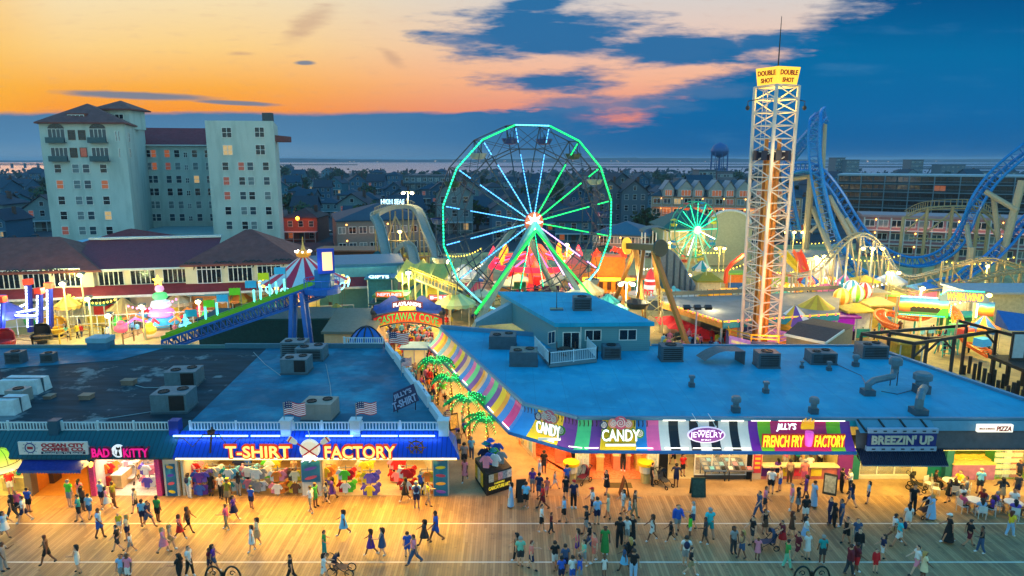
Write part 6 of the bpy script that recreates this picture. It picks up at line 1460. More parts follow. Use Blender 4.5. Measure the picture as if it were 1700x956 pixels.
g=MB();g.cbox(q_+V((.75,-.8,3.0)),(1.7,.3,2.6),.3);sg_=g.build('lit_panel',mt((20,60,170),.5,.3),rp);g=MB();g.cbox(q_+V((.95,-1.0,3.0)),(1.0,.1,1.9),.3);g.build('panel_face',glow((255,190,130),1.6),sg_)
g=MB();
for i in range(14):t=2*PI*i/14;g.beam(q_+V((1.85*math.cos(t),1.85*math.sin(t),.1)),q_+V((1.85*math.cos(t),1.85*math.sin(t),1.0)),.05)
g.tube([q_+V((1.85*math.cos(t),1.85*math.sin(t),1.0))for t in[2*PI*i/20 for i in range(20)]],.05,4,True);g.build('platform_rail',m_rb,rp)
light('POINT','slide_glow',q_+V((0,-2.2,2.5)),60,(140,200,255),.4)
fl=[((222,230,20),442,463),((60,180,220),470,454),((60,180,220),420,474),((120,220,30),393,484),((60,180,220),372,493),((120,220,30),350,500),((40,170,190),320,513)]
for i,(c_,px,py)in enumerate(fl):
 p_=Y(px,py,69+i*.2);pb=r0.lerp(r1_,max(0,min(1,(px-268)/272)))+wv;r_=thing('slide_flag',['yellow square flag highest over the blue slide','sky blue flag beside the yellow one near the slide top','sky blue flag third from the top of the slide','lime flag in the middle of the slide','sky blue flag below the middle lime one','lime flag low on the slide','teal flag lowest on the blue slide'][i],'flag',pb,'flags along the blue slide')
 g=MB();g.cyl(pb,V((pb.x,pb.y,p_.z+.4)),.04,n=5);g.build('pole',STEEL,r_)
 g=MB();a=V((pb.x,pb.y,p_.z-.35))
 for j in range(4):x0,x1=j*.3,(j+1)*.3;g.quad(a+V((-x0,.08*math.sin(j*1.5),0)),a+V((-x1,.08*math.sin(j*1.5+1.5),-.05)),a+V((-x1,.08*math.sin(j*1.5+1.5),.7)),a+V((-x0,.08*math.sin(j*1.5),.75)))
 g.build('cloth',mt(c_,.6,.2),r_)
for i,px in enumerate((300,333,352,414,425,441,452,466)):
 p_=r0.lerp(r1_,(px-268)/272)+wv;g=MB();g.box(p_.x-.08,p_.x+.08,p_.y,p_.y+.15,p_.z+.4,p_.z+1.7);g.build('tube_light',glow((110,255,230),1.8),rp)
# ---------------------------------------------------------------- flood light poles
m_pole=mt((200,190,140),.5)
def flood(px,py,y,colr,e,label,heads=1,base=None,size=.3,str_=30,grp='flood light poles of the park'):
 p_=Y(px,py,y);b=base or V((p_.x,p_.y,0));b=V((b[0],b[1],0));r=thing('flood_light',label,'light pole',b,grp)
 g=MB();g.tube([b,V((b.x,b.y,p_.z+.25))],[.14,.09],8);g.build('pole',m_pole,r)
 for i in range(heads):
  o_=V(((i-(heads-1)/2)*1.5,0,0));g=MB();q_=p_+o_;g.beam(V((b.x,b.y,p_.z+.2)),q_+u*.25,.09);g.cbox(q_+V((0,.05,.12)),(.8,.5,.22),0,.5);hd=g.build('lamp_head',mt((120,120,110),.5),r)
  g=MB();g.ell(q_+V((0,-.25,-.05)),(size,size*.7,size*.7),10,7);g.build('bulb',glow(colr,str_),hd)
 light('POINT','flood_lamp',p_+V((0,-.9,-.5)),e*(.42 if px<400 else 1.0),colr,.35)
WG,WY,WW=(236,255,170),(255,210,100),(255,232,170)
LP=[(134,456,84,WG,1700,'tall greenish white flood light before the cream wing, taller of a pair',1),(105,470,80,WW,1700,'warm white flood light left of the greenish pair',1),(147,495,78,WG,1300,'short greenish flood light on the pole before the fence',1),(181,523,74,WW,1200,'low white flood light by the children ride',1),(236,508,78,WW,1300,'white flood light left of the tiered glowing ride',1),(330,500,82,WW,900,'white flood light behind the blue slide',1),
(677,320,118,WW,900,'tall two headed flood light behind the log flume hill',2),(678,452,88,WG,1200,'greenish flood light over the yellow awnings',1),(742,432,98,WW,1300,'white flood light at the left rim of the big wheel',1),(664,384,112,WY,500,'small warm flood light under the log flume',1),(941,406,112,WW,1700,'white flood light behind the big wheel legs',1),
(1040,471,84,WW,2600,'glaring two headed flood light by the brown swing ride',2),(1112,402,128,WY,900,'warm flood light left of the small teal wheel',1),(1165,463,102,WW,1400,'white flood light on the kart building deck',1),(1144,456,106,WY,900,'warm flood light by the curved blue wall',1),(1195,412,120,WY,700,'warm flood light before the arched hall',2),(1318,385,122,WY,800,'warm flood light cluster right of the drop tower',3),(1368,425,112,WW,700,'white flood light before the round flat roof',1),(1354,426,113,WY,700,'small warm light beside the round flat roof',1),(1448,412,104,WY,900,'three headed warm flood light under the cream coaster arch',3),(1482,452,96,WY,1600,'two headed warm flood light right of the coaster arch',2),(1530,478,90,WW,1800,'bright white flood light above the safari backdrop',1),(1639,441,100,WY,1200,'warm flood light at the right under the rising track',1),(1640,489,78,WY,900,'small flood light on the right end of the lit backdrop',1)]
for px,py,y,c_,e,lb,h_ in LP:flood(px,py,y,c_,e,lb,h_)
for px,py,y,z,e,c_ in((40,545,78,6,1500,WY),(100,540,74,6,1500,WY),(700,500,84,5,1100,WY),(850,460,100,6,1200,WY),(950,470,92,6,1300,WY),(1100,540,82,5.5,700,WW),(1180,560,78,4.5,450,WW),(1400,520,84,7,1700,WY),(1480,540,80,7,1700,WY),(1560,560,74,7,1700,(255,226,90)),(1640,580,70,6,1200,(255,226,90)),(1240,470,100,7,1500,WY),(1320,470,92,7,1500,WY)):
 p_=Y(px,py,y);light('POINT','park_lamp',(p_.x,p_.y,z),e,c_,.5)
# ---------------------------------------------------------------- entrance arch over the lane
a,b=Y(621,536,70),Y(734,533,70);cx=(a.x+b.x)/2;r=thing('entrance_arch',"curved pirate cove arch reading PLAYLAND'S CASTAWAY COVE across the lane",'sign',(cx,70,0));W_A=b.x-a.x;zA=a.z
def archz(t):return zA+.7*(1-(2*t-1)**2)
g=MB();n_=18
top=[((t-.5)*W_A,archz(t)+.62)for t in[i/n_ for i in range(n_+1)]];bot=[((t-.5)*W_A,archz(t)-.62)for t in[i/n_ for i in range(n_+1)]][::-1]
g.plate(top+bot,(cx,70.15,0),(1,0,0),(0,0,1),.3);g.build('arch_board',custom('flame_paint',lambda n,b_,o,s:(n.l.new(n.ramp(n.m('ADD',n.maprange(s[2],zA-.5,zA+1.5,0,.8),n.m('MULTIPLY',n.noise(o,2.2,3),.35)),[(.2,lin((244,220,80))),(.42,lin((226,90,40))),(.6,lin((180,24,36)))]),b_.inputs['Base Color']),b_.inputs['Emission Strength'].__setattr__('default_value',.0))),r)
g=MB();g.tube([(cx+x,69.82,z)for x,z in top],.08,5);g.tube([(cx+x,69.82,z)for x,z in bot],.08,5);g.build('arch_trim',mt((60,60,70),.4),r)
text('CASTAWAY COVE',(cx,69.82,zA+.12),(1,0,0),(0,0,1),W_A*.9,.86,mt((40,170,90),.5,.5,ec=(30,180,90)),r,'lettering',.08,.0,arc=.62)
text("PLAYLAND'S",(cx,69.7,zA+1.95),(1,0,0),(0,0,1),2.9,.42,glow((250,240,250),1.0),r,'lettering',.08,.04,arc=.22)
g=MB();g.plate([(1.6*(2*i/12-1),1.6+zA+.25*(1-(2*i/12-1)**2))for i in range(13)]+[(1.6*(1-2*i/12),2.25+zA+.25*(1-(1-2*i/12)**2))for i in range(13)],(cx,69.95,0),(1,0,0),(0,0,1),.12);g.build('name_ribbon',mt((110,30,40),.5),r)
for s_ in(-1,1):
 g=MB();pts=[(s_*x,z)for x,z in((.9,1.5),(.8,2.3),(1.2,2.9),(1.7,2.95),(2.1,2.6),(2.5,2.35),(3.0,2.0),(3.5,1.9),(3.6,1.4),(3.2,1.0),(1.0,1.2))]
 if s_<0:pts=pts[::-1]
 g.plate([(x,zA+z)for x,z in pts],(cx,70.1,0),(1,0,0),(0,0,1),.25);g.build('wave_board',mt((6,60,160),.4,var=.35),r)
 g=MB();g.box(cx+s_*W_A/2-.22,cx+s_*W_A/2+.22,69.9,70.4,0,zA+.9);g.build('post',mt((70,60,60),.5),r)
 g=MB();x_=cx+s_*W_A/2;g.lathe((x_,70.15,zA+.9),[(.35,0),(.4,.3),(.2,.7),(0,.75)],10);g.build('post_lantern',mt((40,44,50),.5),r)
light('AREA','arch_lamp',(cx,67.8,zA+2.4),160,(255,226,150),7,(math.radians(100),0,0),sy=.4)
light('AREA','lane_end_lamp',(cx+.6,66.5,5.5),700,(255,200,90),6,(0,0,0),sy=6)
light('AREA','lane_end_lamp',(-11.8,78,6),1500,(255,200,80),6,(0,0,0),sy=9)
def stand(px,py,y,w_,d_,h_,label,wallc,roofc,front=None,word=None,wc=(255,230,230),pitched=0,name='park_stand',lit=.0,sign_h=.5):
 c=Y(px,py,y);c.z=0;r=thing(name,label,'stand',c)
 g=MB();g.box(c.x-w_/2,c.x+w_/2,c.y+.4,c.y+d_,0,h_);g.build('wall',mt(wallc,.6,lit,var=.25),r)
 g=MB();g.box(c.x-w_/2-.05,c.x+w_/2+.05,c.y,c.y+.38,0,1.05);g.build('counter',mt(front or wallc,.5,var=.3),r)
 g=MB()
 if pitched:hip(g,[V((c.x-w_/2,c.y-.3,0)),V((c.x+w_/2,c.y-.3,0)),V((c.x+w_/2,c.y+d_,0)),V((c.x-w_/2,c.y+d_,0))],h_+.25,h_+pitched,.4,th=.2)
 else:g.box(c.x-w_/2-.3,c.x+w_/2+.3,c.y-.5,c.y+d_+.2,h_,h_+.25)
 g.build('roof',mt(roofc,.6,var=.15),r)
 for x in(-w_/2+.08,w_/2-.08):g=MB();g.beam((c.x+x,c.y-.2,0),(c.x+x,c.y-.2,h_),.1);g.build('post',WHITE,r)
 if word:
  g=MB();g.box(c.x-w_*.45,c.x+w_*.45,c.y-.62,c.y-.52,h_+.1,h_+.1+sign_h+.15);sb=g.build('sign_board',mt(front or(40,110,140),.5),r)
  text(word,(c.x,c.y-.62,h_+.18+sign_h/2),(1,0,0),(0,0,1),w_*.8,sign_h*.8,glow(wc,1.6),sb,'lettering',.04,.03)
 return r
stand(650,545,84,3.8,3,4.0,"sea mural stand with pink lit NEPTUNE'S letters left of the arch",(40,130,140),(60,120,60),(230,120,40),"NEPTUNE'S",(255,170,190))
stand(632,500,90,3.4,3,5.2,'teal stand with slanted lit sign behind the left end of the arch',(30,110,140),(40,130,160),(30,120,170),'GIFTS',(210,240,255))
stand(730,555,87,2.6,2.2,3.0,'white fronted stand with a lit HI lettered board right of the arch',(150,110,90),(90,60,60),(200,90,110),'HI',(255,180,240))
# ---------------------------------------------------------------- striped and plain tents in the park
def canopy(px,py,y,r_,zt,label,cols,ze=2.7,scallop=None,grp=None,n_=16,lit=0,carousel=0):
 c=Y(px,py,y);c.z=0;r=thing('tent',label,'tent',c,grp);mats=[mt(x,.6,lit,var=.08)for x in cols];tent(r,c,r_,ze,zt,cols,n_,[(1,0),(.5,.45),(0,1)],'tent_top',.15)
 g=MB()
 for j in range(n_):
  a0_,a1_,am=2*PI*j/n_,2*PI*(j+1)/n_,2*PI*(j+.5)/n_;q_=lambda a_,dz_:c+V((r_*math.cos(a_),r_*math.sin(a_),ze+dz_));g.slot(j%len(cols));g.quad(q_(a0_,-.02),q_(a1_,-.02),q_(a1_,-.3),q_(am,-.48),q_(a0_,-.3))
 g.build('valance',mats,r)
 for j in range(6):t=2*PI*j/6+.3;g=MB();g.cyl(c+V((r_*.94*math.cos(t),r_*.94*math.sin(t),0)),c+V((r_*.94*math.cos(t),r_*.94*math.sin(t),ze)),.06,n=6);g.build('pole',mt((220,210,180),.5),r)
 if carousel:
  g=MB();g.cyl(c+u*.05,c+u*.35,r_*.92,n=20);g.build('platform',mt((150,120,70),.5),r);g=MB();g.cyl(c+u*.35,c+u*ze,.7,n=12);g.build('centre_drum',mt((240,200,90),.5,.3),r)
  for j in range(10):
   t=2*PI*j/10;q_=c+V((r_*.7*math.cos(t),r_*.7*math.sin(t),1.15));tg=V((-math.sin(t),math.cos(t),0));g=MB();g.ell(q_,(.35,.35,.28),8,5);g.tube([q_+tg*.3+u*.05,q_+tg*.5+u*.45,q_+tg*.75+u*.4],[.16,.13,.07],6)
   for s1 in(-.25,.22):g.tube([q_+tg*s1-u*.15,q_+tg*(s1+.1)-u*.6],[.07,.04],5)
   g.build('carousel_horse',mt([(230,220,210),(120,70,50),(200,160,110)][j%3],.5),r)
   g=MB();g.cyl(q_-u*.7,V((q_.x,q_.y,ze)),.03,n=5);g.build('brass_pole',mt((230,190,90),.3),r)
 return r
canopy(716,532,95,4.6,5.0,'yellow and teal striped carousel tent right of the pirate arch',[(240,200,50),(40,130,130),(220,214,150),(60,140,120)],2.6,carousel=1,n_=16)
canopy(757,520,86,2.6,4.4,'small pale green tent at the foot of the big wheel',[(190,206,150),(150,190,150)],2.9)
canopy(700,478,98,3.0,5.2,'yellow green tent behind the yellow awning',[(196,190,80),(170,176,90)],3.4)
canopy(770,465,102,3.2,5.4,'white tent strung with blue lights behind the wheel rim',[(206,206,196),(170,186,190)],3.6)
canopy(668,520,82,1.6,4.0,'small straw coloured umbrella tent behind the arch crest',[(226,190,80),(210,170,70)],3.0)
canopy(975,478,94,2.4,4.4,'cream tent right of the wheel legs',[(236,226,180),(226,200,140)],3.0)
canopy(1010,500,88,1.5,3.6,'small teal umbrella tent nearest the roof house',[(60,170,170),(40,140,150)],2.7)
canopy(1026,522,83,1.3,3.4,'second small teal umbrella tent beside the brown leg',[(60,170,170),(50,150,140)],2.7)
canopy(1316,560,76,2.5,4.6,'purple white and yellow tent between drop tower and grey shed',[(110,80,170),(230,230,230),(226,190,40)],2.6,n_=9)
canopy(1352,548,80,2.4,5.0,'yellow peaked tent behind the roof of the grey shed',[(226,190,40),(206,160,40)],3.4)
canopy(1236,520,92,1.8,4.2,'pale tent left of the drop tower legs',[(200,196,180),(190,180,150)],3.0)
canopy(1478,470,100,2.3,4.6,'grey white tent under the cream coaster',[(190,200,206),(170,180,190)],3.2)
canopy(560,540,80,1.8,4.0,'olive tent right of the striped swing carousel',[(110,120,40),(140,130,40)],2.8)
r=thing('yellow_awning','sagging yellow fabric awning lit from below beside the log flume','awning',Y(720,470,92));zz=Y(720,445,92).z;m_ya=mt((226,200,90),.6,var=.15)
for k_ in range(3):
 x0=Y(668+k_*27,440,94).x;g=MB();n_=6
 for i in range(n_):
  f0,f1=i/n_,(i+1)/n_;z0=zz+.6-1.6*math.sin(PI*f0)*.5;z1=zz+.6-1.6*math.sin(PI*f1)*.5;g.quad((x0+f0*2.3,88,z0-1.2),(x0+f1*2.3,88,z1-1.2),(x0+f1*2.3+.5,95,z1+.3),(x0+f0*2.3+.5,95,z0+.3))
 g.build('fabric_panel',m_ya,r)
for x,y in((668,88),(700,88),(748,88),(668,95),(748,95)):p_=Y(x,470,y);g=MB();g.cyl((p_.x,y,0),(p_.x,y,zz),.08,n=6);g.build('post',m_pole,r)
r=thing('conveyor','sloping yellow railed conveyor walkway below the yellow awning','walkway',G(720,520));a,b=Y(680,456,90),Y(757,488,84);g=MB();g.beam(a,b,1.3,.25);g.build('walkway_deck',mt((150,150,120),.5),r)
g=MB()
for o_ in(-.65,.65):
 q_=V((0,o_,0));g.beam(a+q_+u*1.0,b+q_+u*1.0,.1)
 for i in range(15):c=a.lerp(b,i/14)+q_;g.beam(c,c+u*1.0,.06)
g.build('walkway_rail',mt((236,200,60),.5,.3),r)
for i in range(4):c=a.lerp(b,(i+.5)/4);g=MB();g.beam(c,dropped(c),.2);g.build('post',m_pole,r)
# ---------------------------------------------------------------- red music ride in the middle
c=Y(892,450,112);c.z=0;r=thing('music_ride','round red and pink lit music ride glowing behind the wheel legs','spinning ride',c)
g=MB();g.cyl(c,c+u*.8,7.2,n=30);g.build('platform',mt((150,40,40),.5),r)
for i in range(18):
 t=2*PI*i/18;g=MB();d=V((math.cos(t),math.sin(t),0));g.beam(c+d*1+u*6.0,c+d*7.4+u*(4.4+.4*(i%2)),.35,.12);g.build('canopy_beam',glow((255,50,30)if i%2 else(255,90,150),2.4),r)
g=MB();g.lathe(c,[(7.6,3.6),(7.6,4.3),(7.2,4.4)],30);g.build('lit_fascia',glow((255,30,60),1.8),r)
g=MB();g.lathe(c,[(1.6,.8),(1.3,3),(1.8,5.8),(.6,7.2),(0,7.3)],16);g.build('centre_drum',mt((240,90,40),.5,1.2),r)
for i in range(12):
 t=2*PI*i/12;q_=c+V((5.4*math.cos(t),5.4*math.sin(t),1.5+.4*math.sin(3*t)));g=MB();g.cbox(q_,(1.7,1.1,.8),t+PI/2);g.cbox(q_+V((math.cos(t)*.4,math.sin(t)*.4,.6)),(1.6,.2,.7),t+PI/2);g.build('ride_car',mt((220,40,40)if i%2 else(240,190,60),.4,.3),r)
for i in range(9):
 t=2*PI*i/9+.3;q_=c+V((7.3*math.cos(t),7.3*math.sin(t),5.6));g=MB();g.lathe(q_,[(.1,-1.2),(.5,-.2),(.45,.5),(0,1.3)],8);g.build('flame_finial',glow((255,150,30)if i%2 else(255,60,70),2.2),r)
light('POINT','music_glow',c+V((0,-6,3)),1300,(255,90,60),1);light('POINT','music_glow',c+V((0,-2,4)),700,(255,110,150),1)
c=Y(1012,455,102);c.z=0;r=thing('fun_house','yellow ship shaped fun house with red lit crown beside the big wheel','fun house',c)
g=MB();g.prism([(c.x-3.6,c.y),(c.x+3.2,c.y-.6),(c.x+3.2,c.y+5),(c.x-3.6,c.y+5)],0,3.4);g.build('lower_deck',mt((230,150,30),.5,.25,var=.3),r)
g=MB();g.prism([(c.x-2.4,c.y+.8),(c.x+2.4,c.y+.4),(c.x+2.4,c.y+4),(c.x-2.4,c.y+4)],3.4,6.4);g.build('upper_deck',mt((226,120,30),.5,.3,var=.4),r)
g=MB()
for i in range(9):t=PI*i/8;q_=c+V((-2.3*math.cos(t),1.2,6.5+1.1*math.sin(t)));g.cbox(q_,(.7,.8,.55),0,0,t)
g.build('red_crown',glow((255,50,24),1.8),r)
for i in range(5):g=MB();x=c.x-2.6+i*1.25;g.box(x-.3,x+.3,c.y-.75,c.y-.62,1.6,2.8);g.build('window',mt((70,30,10),.4),r)
g=MB();g.beam(c+V((-4.2,-1,3.3)),c+V((3.6,-1.6,3.3)),.16,.5);g.build('yellow_light_band',glow((255,200,50),2.2),r)
light('POINT','fun_glow',c+V((0,-3,3.6)),700,(255,170,60),.6)
for px,py,y,h_,c_,lb in((815,415,112,4.5,(255,60,90),'pink lit spire left of the red music ride'),(990,420,108,5,(255,150,30),'orange egg shaped pillar left of the fun house'),(944,415,114,5.2,(255,140,30),'orange spire right of the red music ride')):
 p_=Y(px,py,y);p_.z=0;r=thing('ride_spire',lb,'spire',p_);g=MB();g.cyl(p_,p_+u*(h_-1.5),.3,n=8);g.build('shaft',mt((200,180,150),.5),r);g=MB();g.lathe(p_,[(.2,h_-1.5),(.75,h_-.8),(.8,h_),(.4,h_+1),(0,h_+1.8)],12);g.build('spire_head',mt(c_,.4,1.0),r)
stand(958,465,106,3,3,4.6,'pink gabled ticket hut right of the wheel legs',(230,150,140),(226,120,120),(240,220,180),pitched=2.4)
for i,(px,py,y,c_)in enumerate(((860,470,102,(60,140,90)),(915,475,99,(90,60,130)),(835,478,98,(230,150,60)),(800,500,90,(236,226,200)),(930,468,104,(226,200,150)))):
 stand(px,py,y,2.6,2.2,2.7,['green game stand under the hub of the big wheel','violet game stand right of the green one under the wheel','orange game stand left of the green one under the wheel','white snack stand by the left wheel leg','sand coloured stand before the pink hut'][i],c_,(230,220,190),(240,220,160),name='game_stand',pitched=1.1)
# ---------------------------------------------------------------- left park: star tower ride, tiered ride, fences
r=thing('star_ride','blue tower ride with white light bars and red caps at the far left','spinning ride',Y(55,545,80));m_bc=mt((30,50,170),.4)
LB=glow((210,226,255),3.6)
for i,(px,py0,py1,y)in enumerate(((47,471,520,82),(66,486,560,78),(82,477,540,80),(3,500,575,77))):
 a,b=Y(px,py0,y),dropped(Y(px,py1,y));g=MB();g.beam(b,a,.5);cl=g.build('tower_column',m_bc,r)
 g=MB();g.box(a.x-.4,a.x+.4,a.y-.4,a.y+.4,a.z-.1,a.z+.6);g.build('red_cap',mt((220,60,40),.5,.4),cl);led(cl,b+V((-.1,-.3,.6)),a+V((-.1,-.3,-.2)),LB,.4,.16)
hb_=Y(5,523,79)
for px,py,y in((46,503,82),(66,512,78),(78,511,80),(62,524,77)):led(r,hb_,Y(px,py,y),LB,.5,.2,'arm_lights',.7);g=MB();g.beam(hb_+u*-.15,Y(px,py,y)+u*-.15,.18);g.build('ride_arm',m_bc,r)
g=MB();g.lathe(dropped(hb_),[(2.4,2.6),(2.0,3.4),(.8,4.2),(.6,5.2),(0,5.3)],14);g.build('hub_skirt',m_bc,r)
light('POINT','star_glow',hb_+V((2,-2,0)),500,(170,190,255),.6)
for i,(px,py,c_,k_)in enumerate(((58,533,(40,170,40),'green'),(85,545,(230,180,40),'yellow'),(97,548,(226,170,40),'orange yellow'),(70,560,(30,34,40),'black'),(9,570,(150,30,40),'dark red'))):
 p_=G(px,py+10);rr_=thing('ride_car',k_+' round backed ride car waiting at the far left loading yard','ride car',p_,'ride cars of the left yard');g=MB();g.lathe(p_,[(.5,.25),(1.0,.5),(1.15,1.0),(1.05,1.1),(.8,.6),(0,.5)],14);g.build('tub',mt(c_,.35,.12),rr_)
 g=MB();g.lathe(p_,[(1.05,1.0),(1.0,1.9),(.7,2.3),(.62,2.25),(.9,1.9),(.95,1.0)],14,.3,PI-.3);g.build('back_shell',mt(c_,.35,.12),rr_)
 g=MB();g.cyl(p_,p_+u*.3,.5,n=10);g.build('pedestal',DARK,rr_)
c=Y(271,545,84);c.z=0;r=thing('tiered_ride','glowing tiered cone ride with red and pink arms and a gold star top','spinning ride',c)
tiers=[(1.9,.3,1.4,(60,190,230)),(1.6,1.5,2.5,(250,150,220)),(1.25,2.6,3.6,(240,240,255)),(.9,3.7,4.6,(90,230,130)),(.55,4.7,5.5,(250,170,220))]
for r_,z0,z1,c_ in tiers:g=MB();g.lathe(c,[(r_*.7,z0),(r_,z0+.25),(r_*.85,z1-.15),(r_*.5,z1)],14);g.build('tier',mt(c_,.4,.45),r)
g=MB();g.plate([((.7 if i%2==0 else .3)*math.sin(PI*i/5),6.1+(.7 if i%2==0 else .3)*math.cos(PI*i/5))for i in range(10)][::-1],c+V((0,-.1,0)),(1,0,0),(0,0,1),.2);g.build('star_top',L_YEL,r)
for i in range(8):
 t=2*PI*i/8+.2;d=V((math.cos(t),math.sin(t),0));g=MB();g.tube([c+d*1.6+u*1.0,c+d*3.4+u*1.9,c+d*4.8+u*1.2],.16,6);am=g.build('ride_arm',mt([(255,60,70),(255,150,60),(255,110,190)][i%3],.4,.5),r)
 g=MB();q_=c+d*5.1+u*1.0;g.ell(q_,(.8,.8,.55),10,6);g.ell(q_+V((0,0,.6)),(.45,.45,.4),8,5);g.build('ride_pod',mt([(90,220,90),(250,90,120),(250,210,60),(90,190,240)][i%4],.4,.5),am)
light('POINT','tiered_glow',c+V((0,-4,3)),700,(255,200,210),.8)
canopy(300,536,88,1.8,4.0,'cream domed tent behind the lime flag of the slide',[(236,210,170),(226,196,150)],2.6)
canopy(207,530,84,2.0,3.9,'straw thatched umbrella hut left of the tiered ride',[(190,160,90),(170,140,80)],2.4)
canopy(115,523,84,1.6,4.2,'yellow wooden hut roof before the cream wing',[(226,190,90),(200,160,70)],3.0)
canopy(375,505,90,2.0,4.4,'pale pink dome tent under the blue slide flags',[(230,200,180),(220,190,170)],2.7)
stand(350,520,88,5,3,3.4,'orange slatted snack hut behind the blue slide',(200,130,50),(60,130,150),(220,160,60))
stand(240,500,92,4,3,3.2,'white clad hut with teal roof at the foot of the cream wing',(190,190,170),(30,110,140),(200,200,190),pitched=1.2)
stand(640,515,84,3.4,2.6,3.0,'brown timber shed with dark teal roof right of the swing carousel',(130,90,40),(20,70,80),(120,84,40),pitched=.8)
def fence_run(pts,label,h_=1.1,m_=None,rail_=2,step=2.2,cat='fence',name='park_fence',pr_=.09):
 P_=[G(*p_)if len(p_)==2 else V(p_)for p_ in pts];g=MB();m_=m_ or mt((150,120,70),.6)
 for a,b in zip(P_,P_[1:]):
  for k_ in range(rail_):g.beam(a+u*(h_-.12-k_*.5),b+u*(h_-.12-k_*.5),.07)
  n_=max(1,round((b-a).length/step))
  for i in range(n_+1):c=a.lerp(b,i/n_);g.beam(c,c+u*h_,pr_*1.5)
 tag(g.build(name,m_,None,loc=P_[0]),label,cat)
fence_run([(20,572),(55,575),(100,572),(150,563)],'brown post fence of the far left loading yard',1.3)
fence_run([(100,573),(135,556),(172,560),(186,566)],'yellow rail fence around the left flood light pole',1.4,mt((226,180,60),.5))
fence_run([(205,572),(240,560),(285,556),(320,548)],'wooden fence before the tiered ride',1.3)
fence_run([(1085,590),(1120,572),(1180,560),(1216,566)],'cream picket fence of the lot left of the drop tower',1.0,mt((220,200,150),.5))
fence_run([(1430,575),(1480,566),(1540,560),(1600,566)],'yellow fence before the safari backdrop',1.1,mt((230,190,60),.5))
fence_run([(1600,585),(1640,592),(1660,610)],'short dark post fence under the steel pergola',1.2,mt((60,54,50),.6))
for i,(px,py)in enumerate(((95,572),(120,575),(128,572),(212,570),(220,574))):pass
# ---------------------------------------------------------------- dark green hall, tan hall, blue shell at the rear of the left roof
r=thing('green_hall','long dark green flat hall wall behind the blue roof','building',Y(460,560,70));a,b=Y(330,560,73.5),Y(546,560,74);zt=Y(460,531,74).z
g=MB();g.prism([(a.x,73.5),(b.x,74),(b.x,80),(a.x,79)],0,zt);g.build('wall',mt((10,62,66),.7,var=.2),r);g=MB();g.prism([(a.x-.2,73.4),(b.x+.2,73.9),(b.x+.2,80.2),(a.x-.2,79.2)],zt,zt+.2);g.build('roof',mt((16,74,80),.7),r)
r=thing('tan_hall','tan low hall with grey roof beside the dark green hall','building',Y(580,560,68));a,b=Y(538,560,67),Y(622,560,67);zt=Y(580,550,67).z
g=MB();g.box(a.x,b.x,67,73,0,zt);g.build('wall',mt((226,186,140),.7,var=.1),r);g=MB();g.quad((a.x-.2,66.8,zt),(b.x+.2,66.8,zt),(b.x+.1,73.5,zt+1.0),(a.x-.2,73.5,zt+1.0));g.box(a.x-.2,b.x+.2,66.7,66.9,zt-.2,zt+.05);g.build('roof',mt((110,116,104),.7,var=.15),r)
c=Y(606,577,61.5);r=thing('blue_shell','blue half dome stage shell with dark ribs behind the rear parapet','shell',(c.x,61.5,0))
g=MB();g.lathe((c.x,62.6,2.6),[(1.95*math.cos(t),2.9*math.sin(t))for t in[PI/2*i/7 for i in range(8)]],20,PI,2*PI);g.build('dome',mt((24,96,180),.4),r)
for i in range(5):t=PI+PI*(i+.5)/5;g=MB();g.tube([(c.x+2.0*math.cos(t)*math.cos(e),62.6+2.0*math.sin(t)*math.cos(e),2.6+2.95*math.sin(e))for e in[PI/2*k_/6 for k_ in range(7)]],.07,5);g.build('rib',DARK,r)
g=MB();g.cyl((c.x,62.6,0),(c.x,62.6,2.6),1.9,n=20);g.build('base_drum',mt((20,70,140),.5),r)
for px,py,y,w_,d_,h_,wc,rc,lb,pit in((570,470,98,5,5,3.2,(60,110,110),(14,84,84),'teal roofed pavilion behind the lit slide panel',2.4),(622,455,104,6.4,6,4.0,(70,90,90),(14,80,80),'larger teal roofed open pavilion left of the flume',2.8)):
 stand(px,py,y,w_,d_,h_,lb,wc,rc,(60,100,100),pitched=pit,name='pavilion')
stand(597,432,112,6,5,3.4,'white flat snack building between the teal pavilions',(206,214,216),(190,204,210),(200,210,210))
stand(580,418,124,12,6,4.4,'long brown clad building below the seaside motel',(130,76,44),(150,90,60),(120,70,40))
stand(700,440,106,4.4,3,3.2,'pale roofed hut under the right flume trough',(190,180,150),(170,170,160),(210,190,120),pitched=1.6)
stand(690,415,116,4,3,4.6,'yellow panel hut behind the flume hump',(230,190,30),(210,170,30),(220,180,30))
stand(661,425,112,5.5,3,4.4,'tan hut with a warm lamp under the flume arch',(216,190,130),(120,60,50),(200,170,110))
stand(545,405,128,4,3,4.2,'yellow sign hut behind the striped tent finial',(200,180,40),(60,90,100),(220,200,60))
r=thing('annex_roof','low pale teal flat roofed annex right of the swing carousel','building',Y(600,470,96));a,b=Y(560,470,95),Y(650,470,95);zt=Y(600,455,95).z
g=MB();g.box(a.x,b.x,95,103,0,zt);g.build('wall',mt((190,200,190),.6),r);g=MB();g.box(a.x-.3,b.x+.3,94.6,103.3,zt,zt+.3);g.build('roof',mt((90,150,160),.6),r)
g=MB();g.box(a.x,b.x,94.2,94.95,zt-1.3,zt-.8);g.build('skirt_roof',m_tile2,r)
for px in(580,606,622):put_win(r,Y(px,482,94.98),0,1.5,1.1,2,1)
light('POINT','pavilion_lamp',Y(610,450,98)+V((0,-3,1)),260,(190,255,240),.4)
